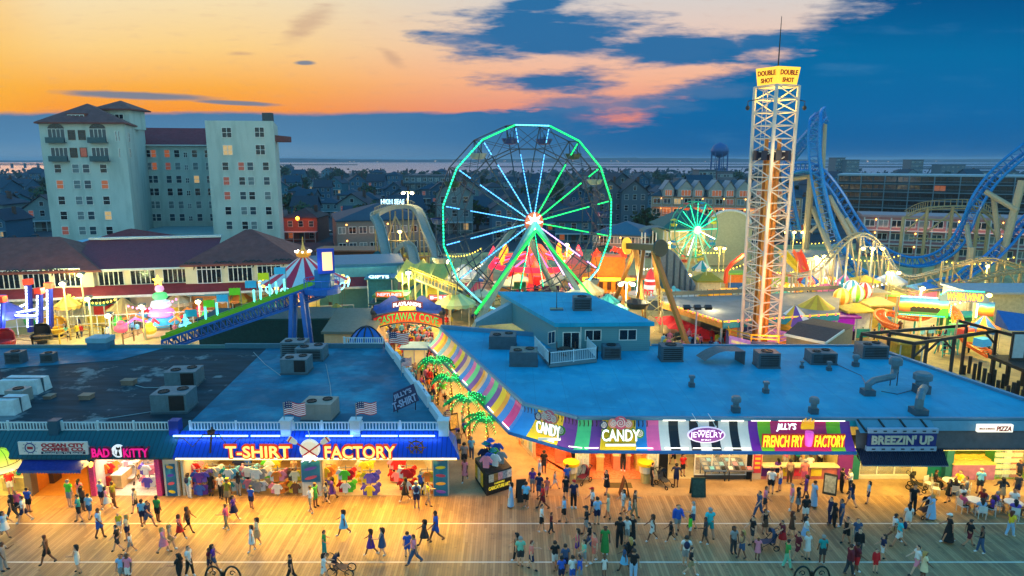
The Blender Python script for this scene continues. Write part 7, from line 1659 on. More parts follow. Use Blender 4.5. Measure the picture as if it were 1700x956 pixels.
# ---------------------------------------------------------------- middle right: kart hall, arched hall, shed, ground props
r=thing('kart_hall','wide flat grey kart hall roof with yellow trim behind the drop tower','building',Y(1230,510,88));zt=3.6
q_=[G(1200,533,zt),G(1392,520,zt),G(1395,483,zt),G(1100,494,zt),G(1098,500,zt)];f_=[tuple(v[:2])for v in q_]
g=MB();g.prism(f_,zt-.35,zt);g.build('roof',mt((120,124,128),.7,var=.2,scale=.4),r)
for a,b,c_ in((q_[0],q_[1],(40,150,170)),(q_[4],q_[0],(230,150,60))):
 d=(b-a).normalized();nn_=V((d.y,-d.x,0));g=MB();g.beam(a+nn_*.1-u*.45,b+nn_*.1-u*.45,.12,.7);fs=g.build('fascia',mt(c_,.5,.12,var=.3),r)
 g=MB();g.beam(a+nn_*.18-u*.02,b+nn_*.18-u*.02,.1,.16);g.build('yellow_trim',glow((236,210,60),.8),fs)
 for i in range(13):p_=a.lerp(b,(i+.5)/13)+nn_*.26-u*.02;g=MB();g.ell(p_,(.13,.13,.13),6,5);g.build('trim_bulb',glow((255,90,80),3),fs)
for t in range(8):p_=q_[0].lerp(q_[1],t/7);g=MB();g.cyl((p_.x,p_.y+.3,0),(p_.x,p_.y+.3,zt-.35),.13,n=6);g.build('post',mt((200,200,190),.5),r)
g=MB();g.prism([(x*.98+.6,y+9)for x,y in f_[:2]]+[(q_[2].x,q_[2].y-.5),(q_[3].x+2,q_[3].y-.5)],0,zt-.4);g.build('inner_wall',mt((150,150,140),.6),r)
g=MB();g.beam(q_[2]+u*.5,q_[3]+u*.5,.1,.5)
for i in range(30):p_=q_[2].lerp(q_[3],i/29);g.beam(p_,p_+u*.9,.07)
g.build('rear_railing',mt((110,110,100),.5),r)
cars=[(1120,562,(40,70,60)),(1150,570,(30,30,34)),(1175,558,(120,60,40)),(1205,566,(60,60,70)),(1228,560,(30,50,60)),(1135,580,(150,120,60)),(1192,584,(40,40,44)),(1220,545,(60,80,70))]
for i,(px,py,c_)in enumerate(cars):
 p_=G(px,py);rr_=thing('kart',['dark green','black','rust brown','grey','dark teal','ochre','charcoal','olive'][i]+' kart parked in the lot left of the drop tower','kart',p_,'karts in the lot');rz=R.uniform(0,3)
 g=MB();g.cbox(p_+u*.35,(2.0,1.0,.3),rz);g.cbox(p_+u*.6+V((math.cos(rz)*-.4,math.sin(rz)*-.4,0)),(.5,.7,.5),rz);g.build('body',mt(c_,.35),rr_)
 for sx in(-.7,.7):
  for sy_ in(-.55,.55):w0=p_+Matrix.Rotation(rz,3,'Z')@V((sx,sy_,.25));a_=Matrix.Rotation(rz,3,'Z')@V((0,.1,0));g=MB();g.cyl(w0-a_,w0+a_,.25,n=9);g.build('wheel',BLACK,rr_)
r=thing('red_canopy','row of bright red fabric canopies over the kart lot','canopy',Y(1145,545,82));m_rc=mt((226,40,44),.6,.15)
for i,(px,py)in enumerate(((1114,531),(1130,538),(1148,545),(1165,552))):
 p_=Y(px,py,82-i*1.2);g=MB();a=1.7;g.add([p_+V((-a,-a*.7,-.3)),p_+V((a,-a*.7,-.55)),p_+V((a,a*.9,-.25)),p_+V((-a,a*.9,0)),p_+V((0,0,.55))],[(0,1,4),(1,2,4),(2,3,4),(3,0,4)]);g.build('canopy_top',m_rc,r)
 for s_ in(-1,1):g=MB();q_=p_+V((s_*1.5,-.9,-.35));g.cyl(q_,dropped(q_),.05,n=5);g.build('pole',m_pole,r)
p_=G(1157,605);rr_=thing('lot_lamp','unlit three headed lot lamp on a pink lit pole','light pole',(p_.x,p_.y,0));q_=Y(1157,511,p_.y);g=MB();g.cyl(dropped(q_),q_,.11,.08,8);g.build('pole',mt((220,190,200),.5),rr_)
for a_ in(-1.1,0,1.1):g=MB();e=q_+V((a_,-.2,.15));g.beam(q_,e,.07);g.cbox(e+V((0,0,-.05)),(.7,.5,.3),0,.4);g.build('lamp_head',DARK,rr_)
r=thing('curved_wall','curved grey blue timber wall like a ship bow left of the kart hall','wall',Y(1125,470,100));pts=[Y(x,y_,104-i*.9)for i,(x,y_)in enumerate(((1098,412),(1108,412),(1120,420),(1130,432),(1138,447),(1147,462),(1154,474)))]
g=MB()
for a,b in zip(pts,pts[1:]):g.quad(dropped(a),dropped(b),b,a);g.quad(a+V((.15,.25,0)),b+V((.15,.25,0)),dropped(b)+V((.15,.25,0)),dropped(a)+V((.15,.25,0)));g.quad(a,b,b+V((.15,.25,0)),a+V((.15,.25,0)))
g.build('wall_board',mt((96,120,136),.6,var=.2),r)
for a in pts[1:]:g=MB();g.beam(dropped(a)+V((-.1,-.15,0)),a+V((-.1,-.15,0)),.2);g.build('batten',mt((60,80,96),.6),r)
r=thing('splash_deck','curved white edged deck with lit pieces at the foot of the curved wall','deck',Y(1100,480,96));c=Y(1100,482,97);g=MB();g.prism([(c.x+5.0*math.cos(t),c.y+3.5*math.sin(t))for t in[2*PI*i/24 for i in range(24)]],1.5,1.9);g.build('deck_floor',mt((206,200,190),.5),r);g=MB();g.prism([(c.x+4.6*math.cos(t),c.y+3.2*math.sin(t))for t in[2*PI*i/24 for i in range(24)]],0,1.5);g.build('deck_base',mt((90,100,110),.5),r)
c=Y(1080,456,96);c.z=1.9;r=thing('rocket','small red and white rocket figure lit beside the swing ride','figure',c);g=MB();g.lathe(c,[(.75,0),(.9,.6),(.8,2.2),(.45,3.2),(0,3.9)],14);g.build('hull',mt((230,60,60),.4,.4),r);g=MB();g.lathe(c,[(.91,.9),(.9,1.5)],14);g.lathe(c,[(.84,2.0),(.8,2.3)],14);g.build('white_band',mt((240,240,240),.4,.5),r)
for i in range(3):t=2*PI*i/3+.5;g=MB();g.beam(c+V((.7*math.cos(t),.7*math.sin(t),.5)),c+V((1.2*math.cos(t),1.2*math.sin(t),-.0)),.15,.5);g.build('fin',mt((240,240,240),.4,.3),r)
for i,(px,c_)in enumerate(((1098,(250,190,40)),(1110,(230,120,40)),(1122,(60,150,170)),(1090,(240,226,180)))):
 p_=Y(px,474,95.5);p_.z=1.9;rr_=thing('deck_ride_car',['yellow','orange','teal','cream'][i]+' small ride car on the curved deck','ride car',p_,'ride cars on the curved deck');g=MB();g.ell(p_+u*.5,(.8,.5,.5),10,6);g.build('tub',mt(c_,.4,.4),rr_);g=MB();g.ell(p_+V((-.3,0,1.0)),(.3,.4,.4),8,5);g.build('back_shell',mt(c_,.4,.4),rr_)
a,b=Y(1100,440,142),Y(1242,440,138);r=thing('arched_hall','pale green roofed hall with white balcony and an arched gable','building',((a.x+b.x)/2,142,0));m_ah=mt((206,196,140),.7);m_gr=mt((20,92,84),.6,var=.15)
g=MB();g.prism([(a.x,142),(b.x-4,140),(b.x-4,154),(a.x,155)],0,6.6);g.build('wall',m_ah,r);g=MB();hip(g,[V((a.x,142,0)),V((b.x-4,140,0)),V((b.x-4,154,0)),V((a.x,155,0))],6.9,11.2,.8);g.build('hip_roof',m_gr,r)
ga=Y(1207,440,136);pr_=[(-4.6,0),(4.6,0),(4.6,7.6)]+[(4.2*math.cos(t),8.2+2.8*math.sin(t))for t in[PI*i/12 for i in range(13)]]+[(-4.6,7.6)];g=MB();g.plate(pr_,(ga.x,136.4,0),(1,0,0),(0,0,1),.5);g.build('arched_gable',mt((196,190,150),.7),r)
g=MB();g.tube([(ga.x+4.2*math.cos(t),135.8,8.2+2.8*math.sin(t))for t in[PI*i/12 for i in range(13)]],.25,5);g.build('gable_trim',WHITE,r)
g=MB();g.box(ga.x-4.5,ga.x+4.5,136.5,144,0,7.4);g.build('gable_wing',m_ah,r)
g=MB()
for i in range(9):x=a.x+1+i*1.7;g.beam((x,140,0),(x,140,6.4),.16)
g.beam((a.x,140,3.2),(a.x+16,140,3.2),.3);g.beam((a.x,140,4.1),(a.x+16,140,4.1),.12);g.beam((a.x,140,6.4),(a.x+16,140,6.4),.2);g.build('balcony',WHITE,r)
g=MB();q_=Y(1243,440,137)
for i in range(4):
 g.beam((q_.x-3+i*2,q_.y,0),(q_.x-3+i*2,q_.y,8),.15)
 for z in(2,4,6,8):g.beam((q_.x-3,q_.y,z),(q_.x+3,q_.y,z),.1)
for i in range(3):g.beam((q_.x-3+i*2,q_.y,0),(q_.x-1+i*2,q_.y,8),.08)
g.build('white_scaffold',WHITE,r)
light('AREA','hall_lamp',(a.x+8,137,6),700,(255,214,130),12,(math.radians(70),0,0),sy=1)
c=Y(1086,405,124);r=thing('lookout','white lookout pavilion with rounded teal roof left of the small wheel','pavilion',(c.x,c.y,0));g=MB()
for sx in(-2,0,2):
 for sy_ in(-1.5,1.5):g.beam((c.x+sx,c.y+sy_,0),(c.x+sx,c.y+sy_,8),.22)
for z in(4.6,5.6):g.beam((c.x-2,c.y-1.5,z),(c.x+2,c.y-1.5,z),.12);g.beam((c.x-2,c.y+1.5,z),(c.x+2,c.y+1.5,z),.12)
g.box(c.x-2.2,c.x+2.2,c.y-1.8,c.y+1.8,4.4,4.6);g.build('frame',WHITE,r);g=MB()
for i in range(8):t0,t1=PI*i/8,PI*(i+1)/8;g.quad((c.x-2.5*math.cos(t0),c.y-2,8+1.0*math.sin(t0)),(c.x-2.5*math.cos(t1),c.y-2,8+1.0*math.sin(t1)),(c.x-2.5*math.cos(t1),c.y+2,8+1.0*math.sin(t1)),(c.x-2.5*math.cos(t0),c.y+2,8+1.0*math.sin(t0)))
g.build('barrel_roof',mt((16,96,96),.5),r)
a,b=Y(985,395,150),Y(1078,395,146);block_building('blue_roof_motel','low blue roofed motel behind the fun house','motel',a,b,14,4.6,mt((150,130,120),.7),mt((36,92,116),.6),2,8,pitched=2.6,lamp=(3,90))
q_=[Y(1306,556,64.5),Y(1370,568,61.5),Y(1416,548,68),Y(1350,540,71)];ze=q_[0].z;r=thing('grey_shed','grey gabled shed with white garage door behind the flat roof','shed',V((q_[1].x,q_[1].y,0)));f_=[tuple(v[:2])for v in q_]
zf=q_[1].z;g=MB();g.prism(f_,0,zf-.1);b_=g.build('wall',mt((150,136,120),.6),r)
o1,o2,o3,o4=[V((x,y,0))for x,y in f_];m12,m34=(o1+o4)/2,(o2+o3)/2;zr_=Y(1352,527,70).z
ex=lambda v,c_:v+(v-c_).normalized()*.35;cc=(o1+o2+o3+o4)/4;g=MB();E=[ex(v,cc)for v in(o1,o2,o3,o4)];rr0=ex((E[0]+E[3])/2,cc);rr1=ex((E[1]+E[2])/2,cc);rr0=(E[3]+E[2])/2*.5+(E[0]+E[1])/2*.5
ridge0,ridge1=(o1+o4)/2,(o2+o3)/2
g.quad(E[0]+u*zf,E[1]+u*zf,ridge1+(ridge1-cc).normalized()*.35+u*zr_,ridge0+(ridge0-cc).normalized()*.35+u*zr_);g.quad(E[2]+u*zf,E[3]+u*zf,ridge0+(ridge0-cc).normalized()*.35+u*zr_,ridge1+(ridge1-cc).normalized()*.35+u*zr_);g.build('roof',mt((40,46,54),.8,var=.2),r)
g=MB();g.add([o2+u*(zf-.1),o3+u*(zf-.1),ridge1+u*(zr_-.08)],[(0,1,2)]);g.add([o1+u*(zf-.1),ridge0+u*(zr_-.08),o4+u*(zf-.1)],[(0,1,2)]);g.build('gable',mt((110,110,112),.6),r)
g=MB();g.beam(E[0]+u*(zf-.02),E[1]+u*(zf-.02),.1,.25);g.beam(E[1]+u*(zf-.02),ridge1+(ridge1-cc).normalized()*.37+u*zr_,.1,.22);g.build('roof_trim',WHITE,r)
d=(o2-o1).normalized();nn_=V((d.y,-d.x,0));g=MB();g.plate([(.6,.1),(3.6,.1),(3.6,zf-.9),(.6,zf-.9)],o1+nn_*.02,d,u,.06);gd=g.build('garage_door',WHITE,r)
for i in range(4):g=MB();g.plate([(.85+i*.7,zf-1.6),(1.3+i*.7,zf-1.6),(1.3+i*.7,zf-1.35),(.85+i*.7,zf-1.35)],o1+nn_*.085,d,u,.02);g.build('door_window',mt((70,70,76),.2),gd)
light('POINT','shed_lamp',o1.lerp(o2,.5)+nn_*2.4+u*4.0,160,(255,200,120),.3)
r=thing('orange_arm_ride','orange jointed arm ride with a yellow base left of the drop tower','spinning ride',G(1206,488));p_=Y(1204,470,100);g=MB();g.box(p_.x-2.4,p_.x+2.4,p_.y-.6,p_.y+1.8,0,1.8);g.build('base_box',mt((250,170,20),.5,.4),r);g=MB();g.tube([p_+u*.0,Y(1206,450,100),Y(1215,437,100),Y(1234,423,101)],.32,7);g.build('arm',mt((236,70,30),.4,.3),r)
stand(1177,478,100,3.4,2.4,3.0,'white gabled hut with olive roof beside the orange arm ride',(226,216,190),(150,140,30),(240,190,60),pitched=1.4)
for i,(pts,c_,lb)in enumerate(([[(1322,418,108),(1330,434,106),(1336,455,103)],(250,90,40),'red orange slide chute nearest the drop tower'],[[(1296,418,110),(1310,432,108),(1330,452,104)],(226,190,30),'yellow slide chute beside the red orange one'])):
 r=thing('slide_chute',lb,'slide',G(1330,480));trough(r,YP(pts),1.0,mt(c_,.35,.25),'chute');g=MB();a=Y(*pts[0]);g.beam(a,dropped(a),.25);g.build('post',m_pole,r)
r=thing('dragon_train','yellow lit train ride of round cars curling before the kart hall','train ride',G(1330,490))
for i in range(16):
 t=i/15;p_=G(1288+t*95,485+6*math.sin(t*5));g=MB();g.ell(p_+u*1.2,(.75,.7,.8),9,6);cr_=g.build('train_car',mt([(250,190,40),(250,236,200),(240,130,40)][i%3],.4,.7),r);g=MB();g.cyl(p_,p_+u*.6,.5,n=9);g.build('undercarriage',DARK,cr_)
light('POINT','train_glow',G(1335,492)+V((0,-2,3)),500,(255,210,90),.5)
r0_=thing('balloon_ride','balloon ride mast with a yellow roofed hut','spinning ride',G(1410,525));g=MB();q_=Y(1412,495,86);g.cyl(dropped(q_),q_,.3,n=8);g.build('mast',m_pole,r0_)
for i,(px,py,cs,lb)in enumerate(((1397,493,[(250,150,40),(250,220,130)],'orange and cream striped balloon, lowest left of three'),(1422,487,[(120,200,60),(230,240,220)],'lime and white striped balloon, middle of three'),(1434,483,[(220,50,50),(240,230,230)],'red and white striped balloon, rightmost of three'),(1414,479,[(50,130,190),(230,240,240)],'blue and white striped balloon behind the lime one'))):
 p_=Y(px,py,86+i*.4);rr_=thing('balloon',lb,'balloon',p_,'balloons of the mast ride');g=MB();mats=[mt(x,.4,.25)for x in cs];n_=12
 for j in range(n_):
  g.slot(j%2)
  for k_ in range(8):
   e0,e1=-PI/2+PI*k_/8,-PI/2+PI*(k_+1)/8;f=lambda a_,e:p_+V((1.05*math.cos(e)*math.cos(a_),1.05*math.cos(e)*math.sin(a_),1.15*math.sin(e)));g.quad(f(2*PI*j/n_,e0),f(2*PI*(j+1)/n_,e0),f(2*PI*(j+1)/n_,e1),f(2*PI*j/n_,e1))
 g.build('envelope',mats,rr_);g=MB();g.lathe(p_,[(.35,-2.1),(.45,-1.6),(.4,-1.6)],9);g.build('basket',mt((120,80,40),.6),rr_);g=MB();g.beam(p_-u*1.0,p_-u*1.7,.3);g.beam(p_-u*1.9,V((q_.x,q_.y,p_.z-2.4)),.12);g.build('arm',m_pole,rr_)
c=Y(1350,425,118);r=thing('round_hall','round hall with flat grey roof and pale mural under the blue track','building',dropped(c));zt=4.4;g=MB();g.cyl(dropped(c),dropped(c)+u*zt,5.2,n=20);g.build('wall',mt((190,190,210),.6,var=.4),r);g=MB();g.lathe(dropped(c),[(5.6,zt),(5.6,zt+.4),(.1,zt+1.0)],20);g.build('roof',mt((150,150,146),.7),r)
a,b=Y(1490,530,78),Y(1647,536,75);d=(b-a);d.z=0;Lb=d.length;d.normalize();nn_=V((d.y,-d.x,0));o_=V((a.x,a.y,0));zb,zt=Y(1490,519,78).z,Y(1490,493,78).z
r=thing('safari_backdrop','painted sunset safari backdrop under neon WHIRLWIND lettering','ride sign',o_)
def f_saf(n,b_,o,s):
 k_=n.noise(o,.8,4);f=n.m('ADD',n.maprange(s[2],zb,zt,0,1),n.m('MULTIPLY',n.m('SUBTRACT',k_,.5),.35));c=n.ramp(f,[(.08,lin((40,110,60))),(.2,lin((120,40,20))),(.42,lin((250,130,20))),(.62,lin((250,190,60))),(.78,lin((60,150,200))),(.95,lin((20,90,160)))])
 n.l.new(c,b_.inputs['Base Color']);n.l.new(c,b_.inputs['Emission Color']);b_.inputs['Emission Strength'].default_value=.35
g=MB();hx=Lb*.53;g.plate([(0,zb),(hx,zb),(hx,zt+.05),(0,zt)],o_,d,u,.15);g.build('painted_panel',custom('safari_paint',f_saf),r)
g=MB();g.plate([(Lb*.83,zb-.9),(Lb,zb-.9),(Lb,zt),(Lb*.83,zt)],o_,d,u,.15);g.build('side_panel',custom('safari_paint',f_saf),r)
for i in range(6):x=Lb*(.16+.05*i);g=MB();g.plate([(x-.3,zb+.3),(x+.3,zb+.3),(x+.35,zb+.75),(x,zb+.95),(x-.4,zb+.7)],o_+nn_*.16,d,u,.02);g.build('elephant_print',mt((20,24,20),.6),r)
g=MB();g.plate([(Lb*.4,zb-.2),(Lb*.53,zb-.2),(Lb*.53,zb+.9),(Lb*.46,zb+.9)],o_+nn_*.17,d,u,.03);g.build('green_bush_print',mt((50,180,40),.5,.6),r)
g=MB();g.plate([(Lb*.42,zt-.1),(Lb*.93,zt-.1),(Lb*.93,zt+.5),(Lb*.86,zt+1.05),(Lb*.5,zt+1.05),(Lb*.42,zt+.5)],o_+nn_*.1,d,u,.2);sb=g.build('name_board',mt((40,70,110),.5,.2),r)
text('WHIRLWIND',o_+d*(Lb*.68)+nn_*.3+u*(zt+.48),d,u,Lb*.38,.85,glow((255,120,40),2),sb,'lettering',.08,.03)
led(r,o_+nn_*.25+d*(Lb*.42)+u*(zt+.55),o_+nn_*.25+d*(Lb*.5)+u*(zt+1.15),L_AQU,.2,.12);led(r,o_+nn_*.25+d*(Lb*.5)+u*(zt+1.15),o_+nn_*.25+d*(Lb*.88)+u*(zt+1.15),L_AQU,.2,.12)
for x0,z0,x1,z1,m_ in((0,zb-.1,Lb*.5,zb-.1,L_AQU),(.0,zt+.15,Lb*.4,zt+.15,L_CYN),(Lb*.55,zb-.5,Lb,zb-.8,glow((120,255,60),3)),(Lb*.82,zb,Lb*.82,zt-.2,L_WHT),(Lb*.55,zb,Lb*.55,zt-.5,L_AQU)):led(r,o_+nn_*.25+d*x0+u*z0,o_+nn_*.25+d*x1+u*z1,m_,.22,.12)
g=MB()
for x in(0,Lb*.27,Lb*.53,Lb*.83,Lb):g.beam(o_+d*x+V((0,.4,0)),o_+d*x+V((0,.4,zt)),.2)
g.build('post',m_pole,r)
light('AREA','backdrop_lamp',o_+d*(Lb/2)+nn_*3+u*5,700,(255,230,150),Lb,(math.radians(70),0,math.atan2(d.y,d.x)),sy=.6)
r=thing('orange_coaster','small coaster on bright orange curling track before the safari backdrop','roller coaster',G(1540,560))
rail_track(r,YP([(1640,585,68),(1600,560,72),(1592,538,75),(1586,520,77),(1574,508,79),(1560,506,81),(1545,520,81),(1520,525,81),(1490,520,80),(1468,515,79),(1460,522,77),(1470,534,75),(1490,542,74)]),1.0,mt((250,110,20),.4,.2),rr=.15)
for px,py,y in((1586,522,77),(1560,507,81),(1520,526,81),(1490,521,80),(1462,521,77),(1594,545,74)):p_=Y(px,py,y);g=MB();g.cyl(dropped(p_),p_,.12,n=6);g.build('post',mt((90,200,180),.5),r)
for i in range(4):p_=Y(1630-i*14,575-i*8,69.5+i);g=MB();g.cbox(p_+u*.5,(1.5,1.0,.8),.4);g.build('coaster_car',mt([(60,170,220),(250,220,60),(240,80,60),(90,200,120)][i],.4,.3),r)
r=thing('steel_pergola','dark steel beam frame standing open behind the right roof edge','frame',G(1540,600));m_st=mt((64,58,60),.5,metal=.3);zp=5.0
tops={k_:G(px,py,zp)for k_,(px,py)in{'a':(1430,554),'b':(1518,570),'c':(1540,562),'d':(1585,559),'e':(1590,532),'f':(1655,549),'g':(1605,540),'h':(1477,552),'i':(1680,556)}.items()}
for x,y in(('a','b'),('a','g'),('b','f'),('h','c'),('e','d'),('e','i'),('c','d'),('d','f')):g=MB();g.beam(tops[x],tops[y],.2,.28);g.build('beam',m_st,r)
for k_ in 'abcdfgh':g=MB();g.beam(dropped(tops[k_]),tops[k_]-u*.15,.22);g.build('column',m_st,r)
for k_,o1 in(('c',V((1,0,0))),('d',V((-1,0,0))),('f',V((-1,0,0))),('b',V((1,0,0)))):g=MB();g.beam(tops[k_]-u*1.3,tops[k_]+o1*1.1-u*.15,.15);g.build('knee_brace',m_st,r)
p_=G(1690,610);r=thing('timber_deck','dark timber deck house with white notice board at the right frame edge','deck',(p_.x,p_.y,0));m_dt=mt((60,50,44),.8,var=.3)
q_=Y(1712,575,57);g=MB();g.box(q_.x,q_.x+9,57,62,2.6,2.9);g.build('deck_floor',m_dt,r);
for i in range(4):
 for y in(57.2,61.5):g=MB();g.beam((q_.x+.2+i*1.5,y,0),(q_.x+.2+i*1.5,y,2.6),.28);g.build('deck_post',m_dt,r)
g=MB();g.box(q_.x+.6,q_.x+9,60,60.2,2.9,5.6);g.build('plank_wall',m_dt,r);g=MB();g.box(q_.x+.7,q_.x+1.7,59.9,59.98,3.2,5.4);g.build('notice_board',mt((190,196,200),.5),r)
g=MB();g.quad((q_.x+.4,60.3,5.65),(q_.x+9,60.3,5.65),(q_.x+9,62.5,5.9),(q_.x+.6,62.5,7.1));g.quad((q_.x+.4,60.3,5.65),(q_.x+.6,62.5,7.1),(q_.x+.6,62.5,5.65));g.build('wedge_roof',mt((24,96,170),.5),r)
for i in range(16):
 p_=G(1600+i*8,618+i*4+R.uniform(-6,6));h_=R.uniform(.8,1.8);g=MB();g.cyl(p_,p_+u*h_,.16,n=8);o=g.build('timber_pile',m_dt,None,loc=p_);tag(o,'dark timber pile among the row right of the steel frame','post','timber piles at the right')
stand(1690,520,84,12,6,4.4,'wide pale grey roofed station hall right of the safari backdrop',(190,176,140),(150,160,170),(200,170,110))
stand(1462,530,84,3.2,2.4,2.8,'yellow ochre stall behind the visitors left of the orange track',(226,190,90),(220,190,120),(236,200,80),pitched=1)
stand(1402,552,78,2.6,2,2.7,'magenta lit game stall beside the grey shed roof',(190,30,190),(170,30,170),(60,20,60),lit=.5)
stand(1440,508,90,5,3,3.2,'cream stall below the striped balloons',(226,206,170),(216,190,140),(210,180,120))
stand(1510,590,68,2.4,2,2.3,'low yellow ticket box under the steel frame',(226,180,60),(226,190,80),(200,150,40))
stand(1600,545,79,3.4,2,2.6,'green and teal stall behind the orange track',(60,150,90),(40,160,150),(90,190,120))
for i,(px,py)in enumerate(((1565,590),(1576,586))):
 p_=G(px,py);rr_=thing('step_ladder',['teal step ladder under the steel frame','second teal step ladder further right under the frame'][i],'ladder',p_);g=MB()
 for s_ in(-.35,.35):
  for k_ in(-.7,.7):g.beam(p_+V((s_*1.4,k_,0)),p_+V((s_*.7,0,2.8)),.09)
 g.build('side_rails',mt((60,180,160),.5,.1),rr_);g=MB()
 for z in range(1,7):f=1-z/8;g.beam(p_+V((-.45,-.7*f,z*.4)),p_+V((.45,-.7*f,z*.4)),.06)
 g.build('rungs',mt((60,180,160),.5,.1),rr_)
def garland(pts,label,m_,sag=.8,n_=13):  # bulb strings added to bring warm sparkle among the rides
 r=thing('added_garland',label,'string lights',V((pts[0][0],pts[0][1],0)),'light garlands of the park')
 a,b=V(pts[0]),V(pts[1]);f=lambda t:a.lerp(b,t)-u*(sag*4*t*(1-t));g=MB();g.tube([f(i/10)for i in range(11)],.02,4);g.build('cable',DARK,r);g=MB()
 for i in range(n_):g.ell(f((i+.5)/n_)-u*.1,(.11,.11,.13),6,5)
 bl_=g.build('bulbs',m_,r);bl_['kind']='stuff'
 for e in(a,b):g=MB();g.cyl(dropped(e),e,.06,n=5);g.build('pole',m_pole,r)
for i,(x0,y0,x1,y1,z,k_,lb)in enumerate(((1290,520,1370,512,4.2,0,'behind the grey shed'),(1380,515,1470,520,4.4,1,'below the striped balloons'),(1285,500,1340,478,4.5,0,'right of the drop tower'),(1400,475,1490,470,5,0,'under the cream coaster arch'),(1500,545,1600,550,4,1,'before the safari backdrop'),(1560,490,1680,480,5.5,0,'right of the whirling sign'),(1170,500,1245,480,5,0,'over the kart hall'),(1060,500,1120,470,5,1,'by the rocket figure'),(940,470,1000,480,5,0,'before the fun house'),(640,500,700,512,5,0,'behind the pirate arch'),(760,500,810,480,5,1,'at the left wheel leg'),(740,470,800,455,5,0,'left of the red music ride'),(120,545,200,555,4.5,0,'in the left ride yard'),(215,560,300,545,4,2,'before the tiered ride'),(1140,450,1200,462,5,0,'before the arched hall'),(1310,445,1390,440,5.5,0,'under the blue drop track'))):
 p0,p1=G(x0,y0),G(x1,y1);garland((p0+u*z,p1+u*z),'string of warm bulbs '+lb,(L_YEL,glow((255,236,190),4),L_PNK)[k_])
kc={'red':(206,50,40),'yellow':(236,196,60),'teal':(40,150,150),'white':(226,220,206),'orange':(236,130,40),'blue':(40,100,180),'lime':(140,190,50),'pink':(230,120,160)}
ks_=list(kc)
for i,(px,py,y,lb)in enumerate(((1292,505,93,'right behind the drop tower'),(1375,500,94,'behind the kart hall corner'),(1402,470,102,'under the drop track'),(1440,478,99,'below the coaster arch'),(1480,500,92,'left of the backdrop'),(1340,470,104,'behind the train ride'),(1296,465,106,'below the slide chutes'),(1540,500,93,'behind the backdrop panel'),(1590,480,98,'under the low coaster track'),(1650,505,88,'below the station hall roof'),(1068,470,103,'left of the rocket'),(1165,440,116,'before the small wheel'),(1225,452,110,'left of the tower shaft'),(960,495,90,'beside the cream tent'),(655,470,104,'below the flume trough'),(785,475,100,'behind the wheel rim'),(160,540,86,'by the low flood light'),(400,520,90,'under the slide flags'),(445,530,87,'left of the swing carousel'),(1425,545,79,'near the queue'),(1630,560,74,'at the frame end of the park'))):
 a,b=ks_[i%8],ks_[(i*3+1)%8]
 if i%3==2:canopy(px,py,y,1.7,3.9,f'small {a} and {b} tent {lb}',[kc[a],kc[b]],2.6,grp='small tents of the park',n_=10)
 else:stand(px,py,y,2.6+.3*(i%3),2.2,2.5+.2*(i%4),f'small {a} stall with {b} front {lb}',kc[a],kc[ks_[(i*5+2)%8]],kc[b],pitched=1.0 if i%2 else 0,lit=.12)
# ---------------------------------------------------------------- shop goods
SHIRT=[(-.17,0),(.17,0),(.18,.42),(.3,.3),(.38,.4),(.2,.66),(.08,.7),(0,.66),(-.08,.7),(-.2,.66),(-.38,.4),(-.3,.3),(-.18,.42)]
def shirt_mesh(m_):g=MB();g.plate(SHIRT,(0,0,0),(1,0,0),(0,0,1),.1);return mk(g,'hanging_shirt',m_)
SM={}
def put_shirt(par,p_,c,s_=1.0,rz=0):
 if c not in SM:SM[c]=shirt_mesh(mt(c,.8,var=.15))
 o=bpy.data.objects.new('hanging_shirt',SM[c]);col.objects.link(o);o.parent=par;o.location=V(p_)-OFF[par.name];o.scale=(s_,)*3;o.rotation_euler=(0,0,rz);return o
PAL={'red':(206,30,36),'yellow':(240,206,40),'violet':(104,84,190),'purple':(96,50,150),'white':(230,228,222),'pink':(240,140,160),'blue':(40,90,190),'sky':(110,190,230),'grey':(150,150,150),'black':(24,24,28),'orange':(240,130,40),'green':(50,150,70),'teal':(30,150,150),'navy':(24,34,76),'cream':(236,214,170),'lime':(90,210,50),'brown':(100,66,46),'maroon':(110,24,40)}
def rack(px,py,cs,label,depth=0,tiers=2):
 c=Y(px,py,1)*0+G(px,py);r=thing('clothes_rack',label,'clothes rack',c,'clothes racks of the open shops');g=MB()
 g.beam(c,c+u*1.85,.05);g.beam(c+V((-.4,0,.05)),c+V((.4,0,.05)),.06);g.beam(c+V((0,-.35,.05)),c+V((0,.35,.05)),.06)
 for i in range(tiers):g.beam(c+V((-.45,0,.85+i*.85)),c+V((.45,0,.85+i*.85)),.04)
 g.build('frame',STEEL,r);k_=0
 for t in range(tiers):
  for dx_,dy_,rz in((-.26,-.2,-.25),(.26,-.2,.25),(0,-.3,0),(-.4,.1,-1.2),(.4,.1,1.2)):put_shirt(r,c+V((dx_,dy_,.15+t*.85)),PAL[cs[k_%len(cs)]],.95,rz);k_+=1
 return r
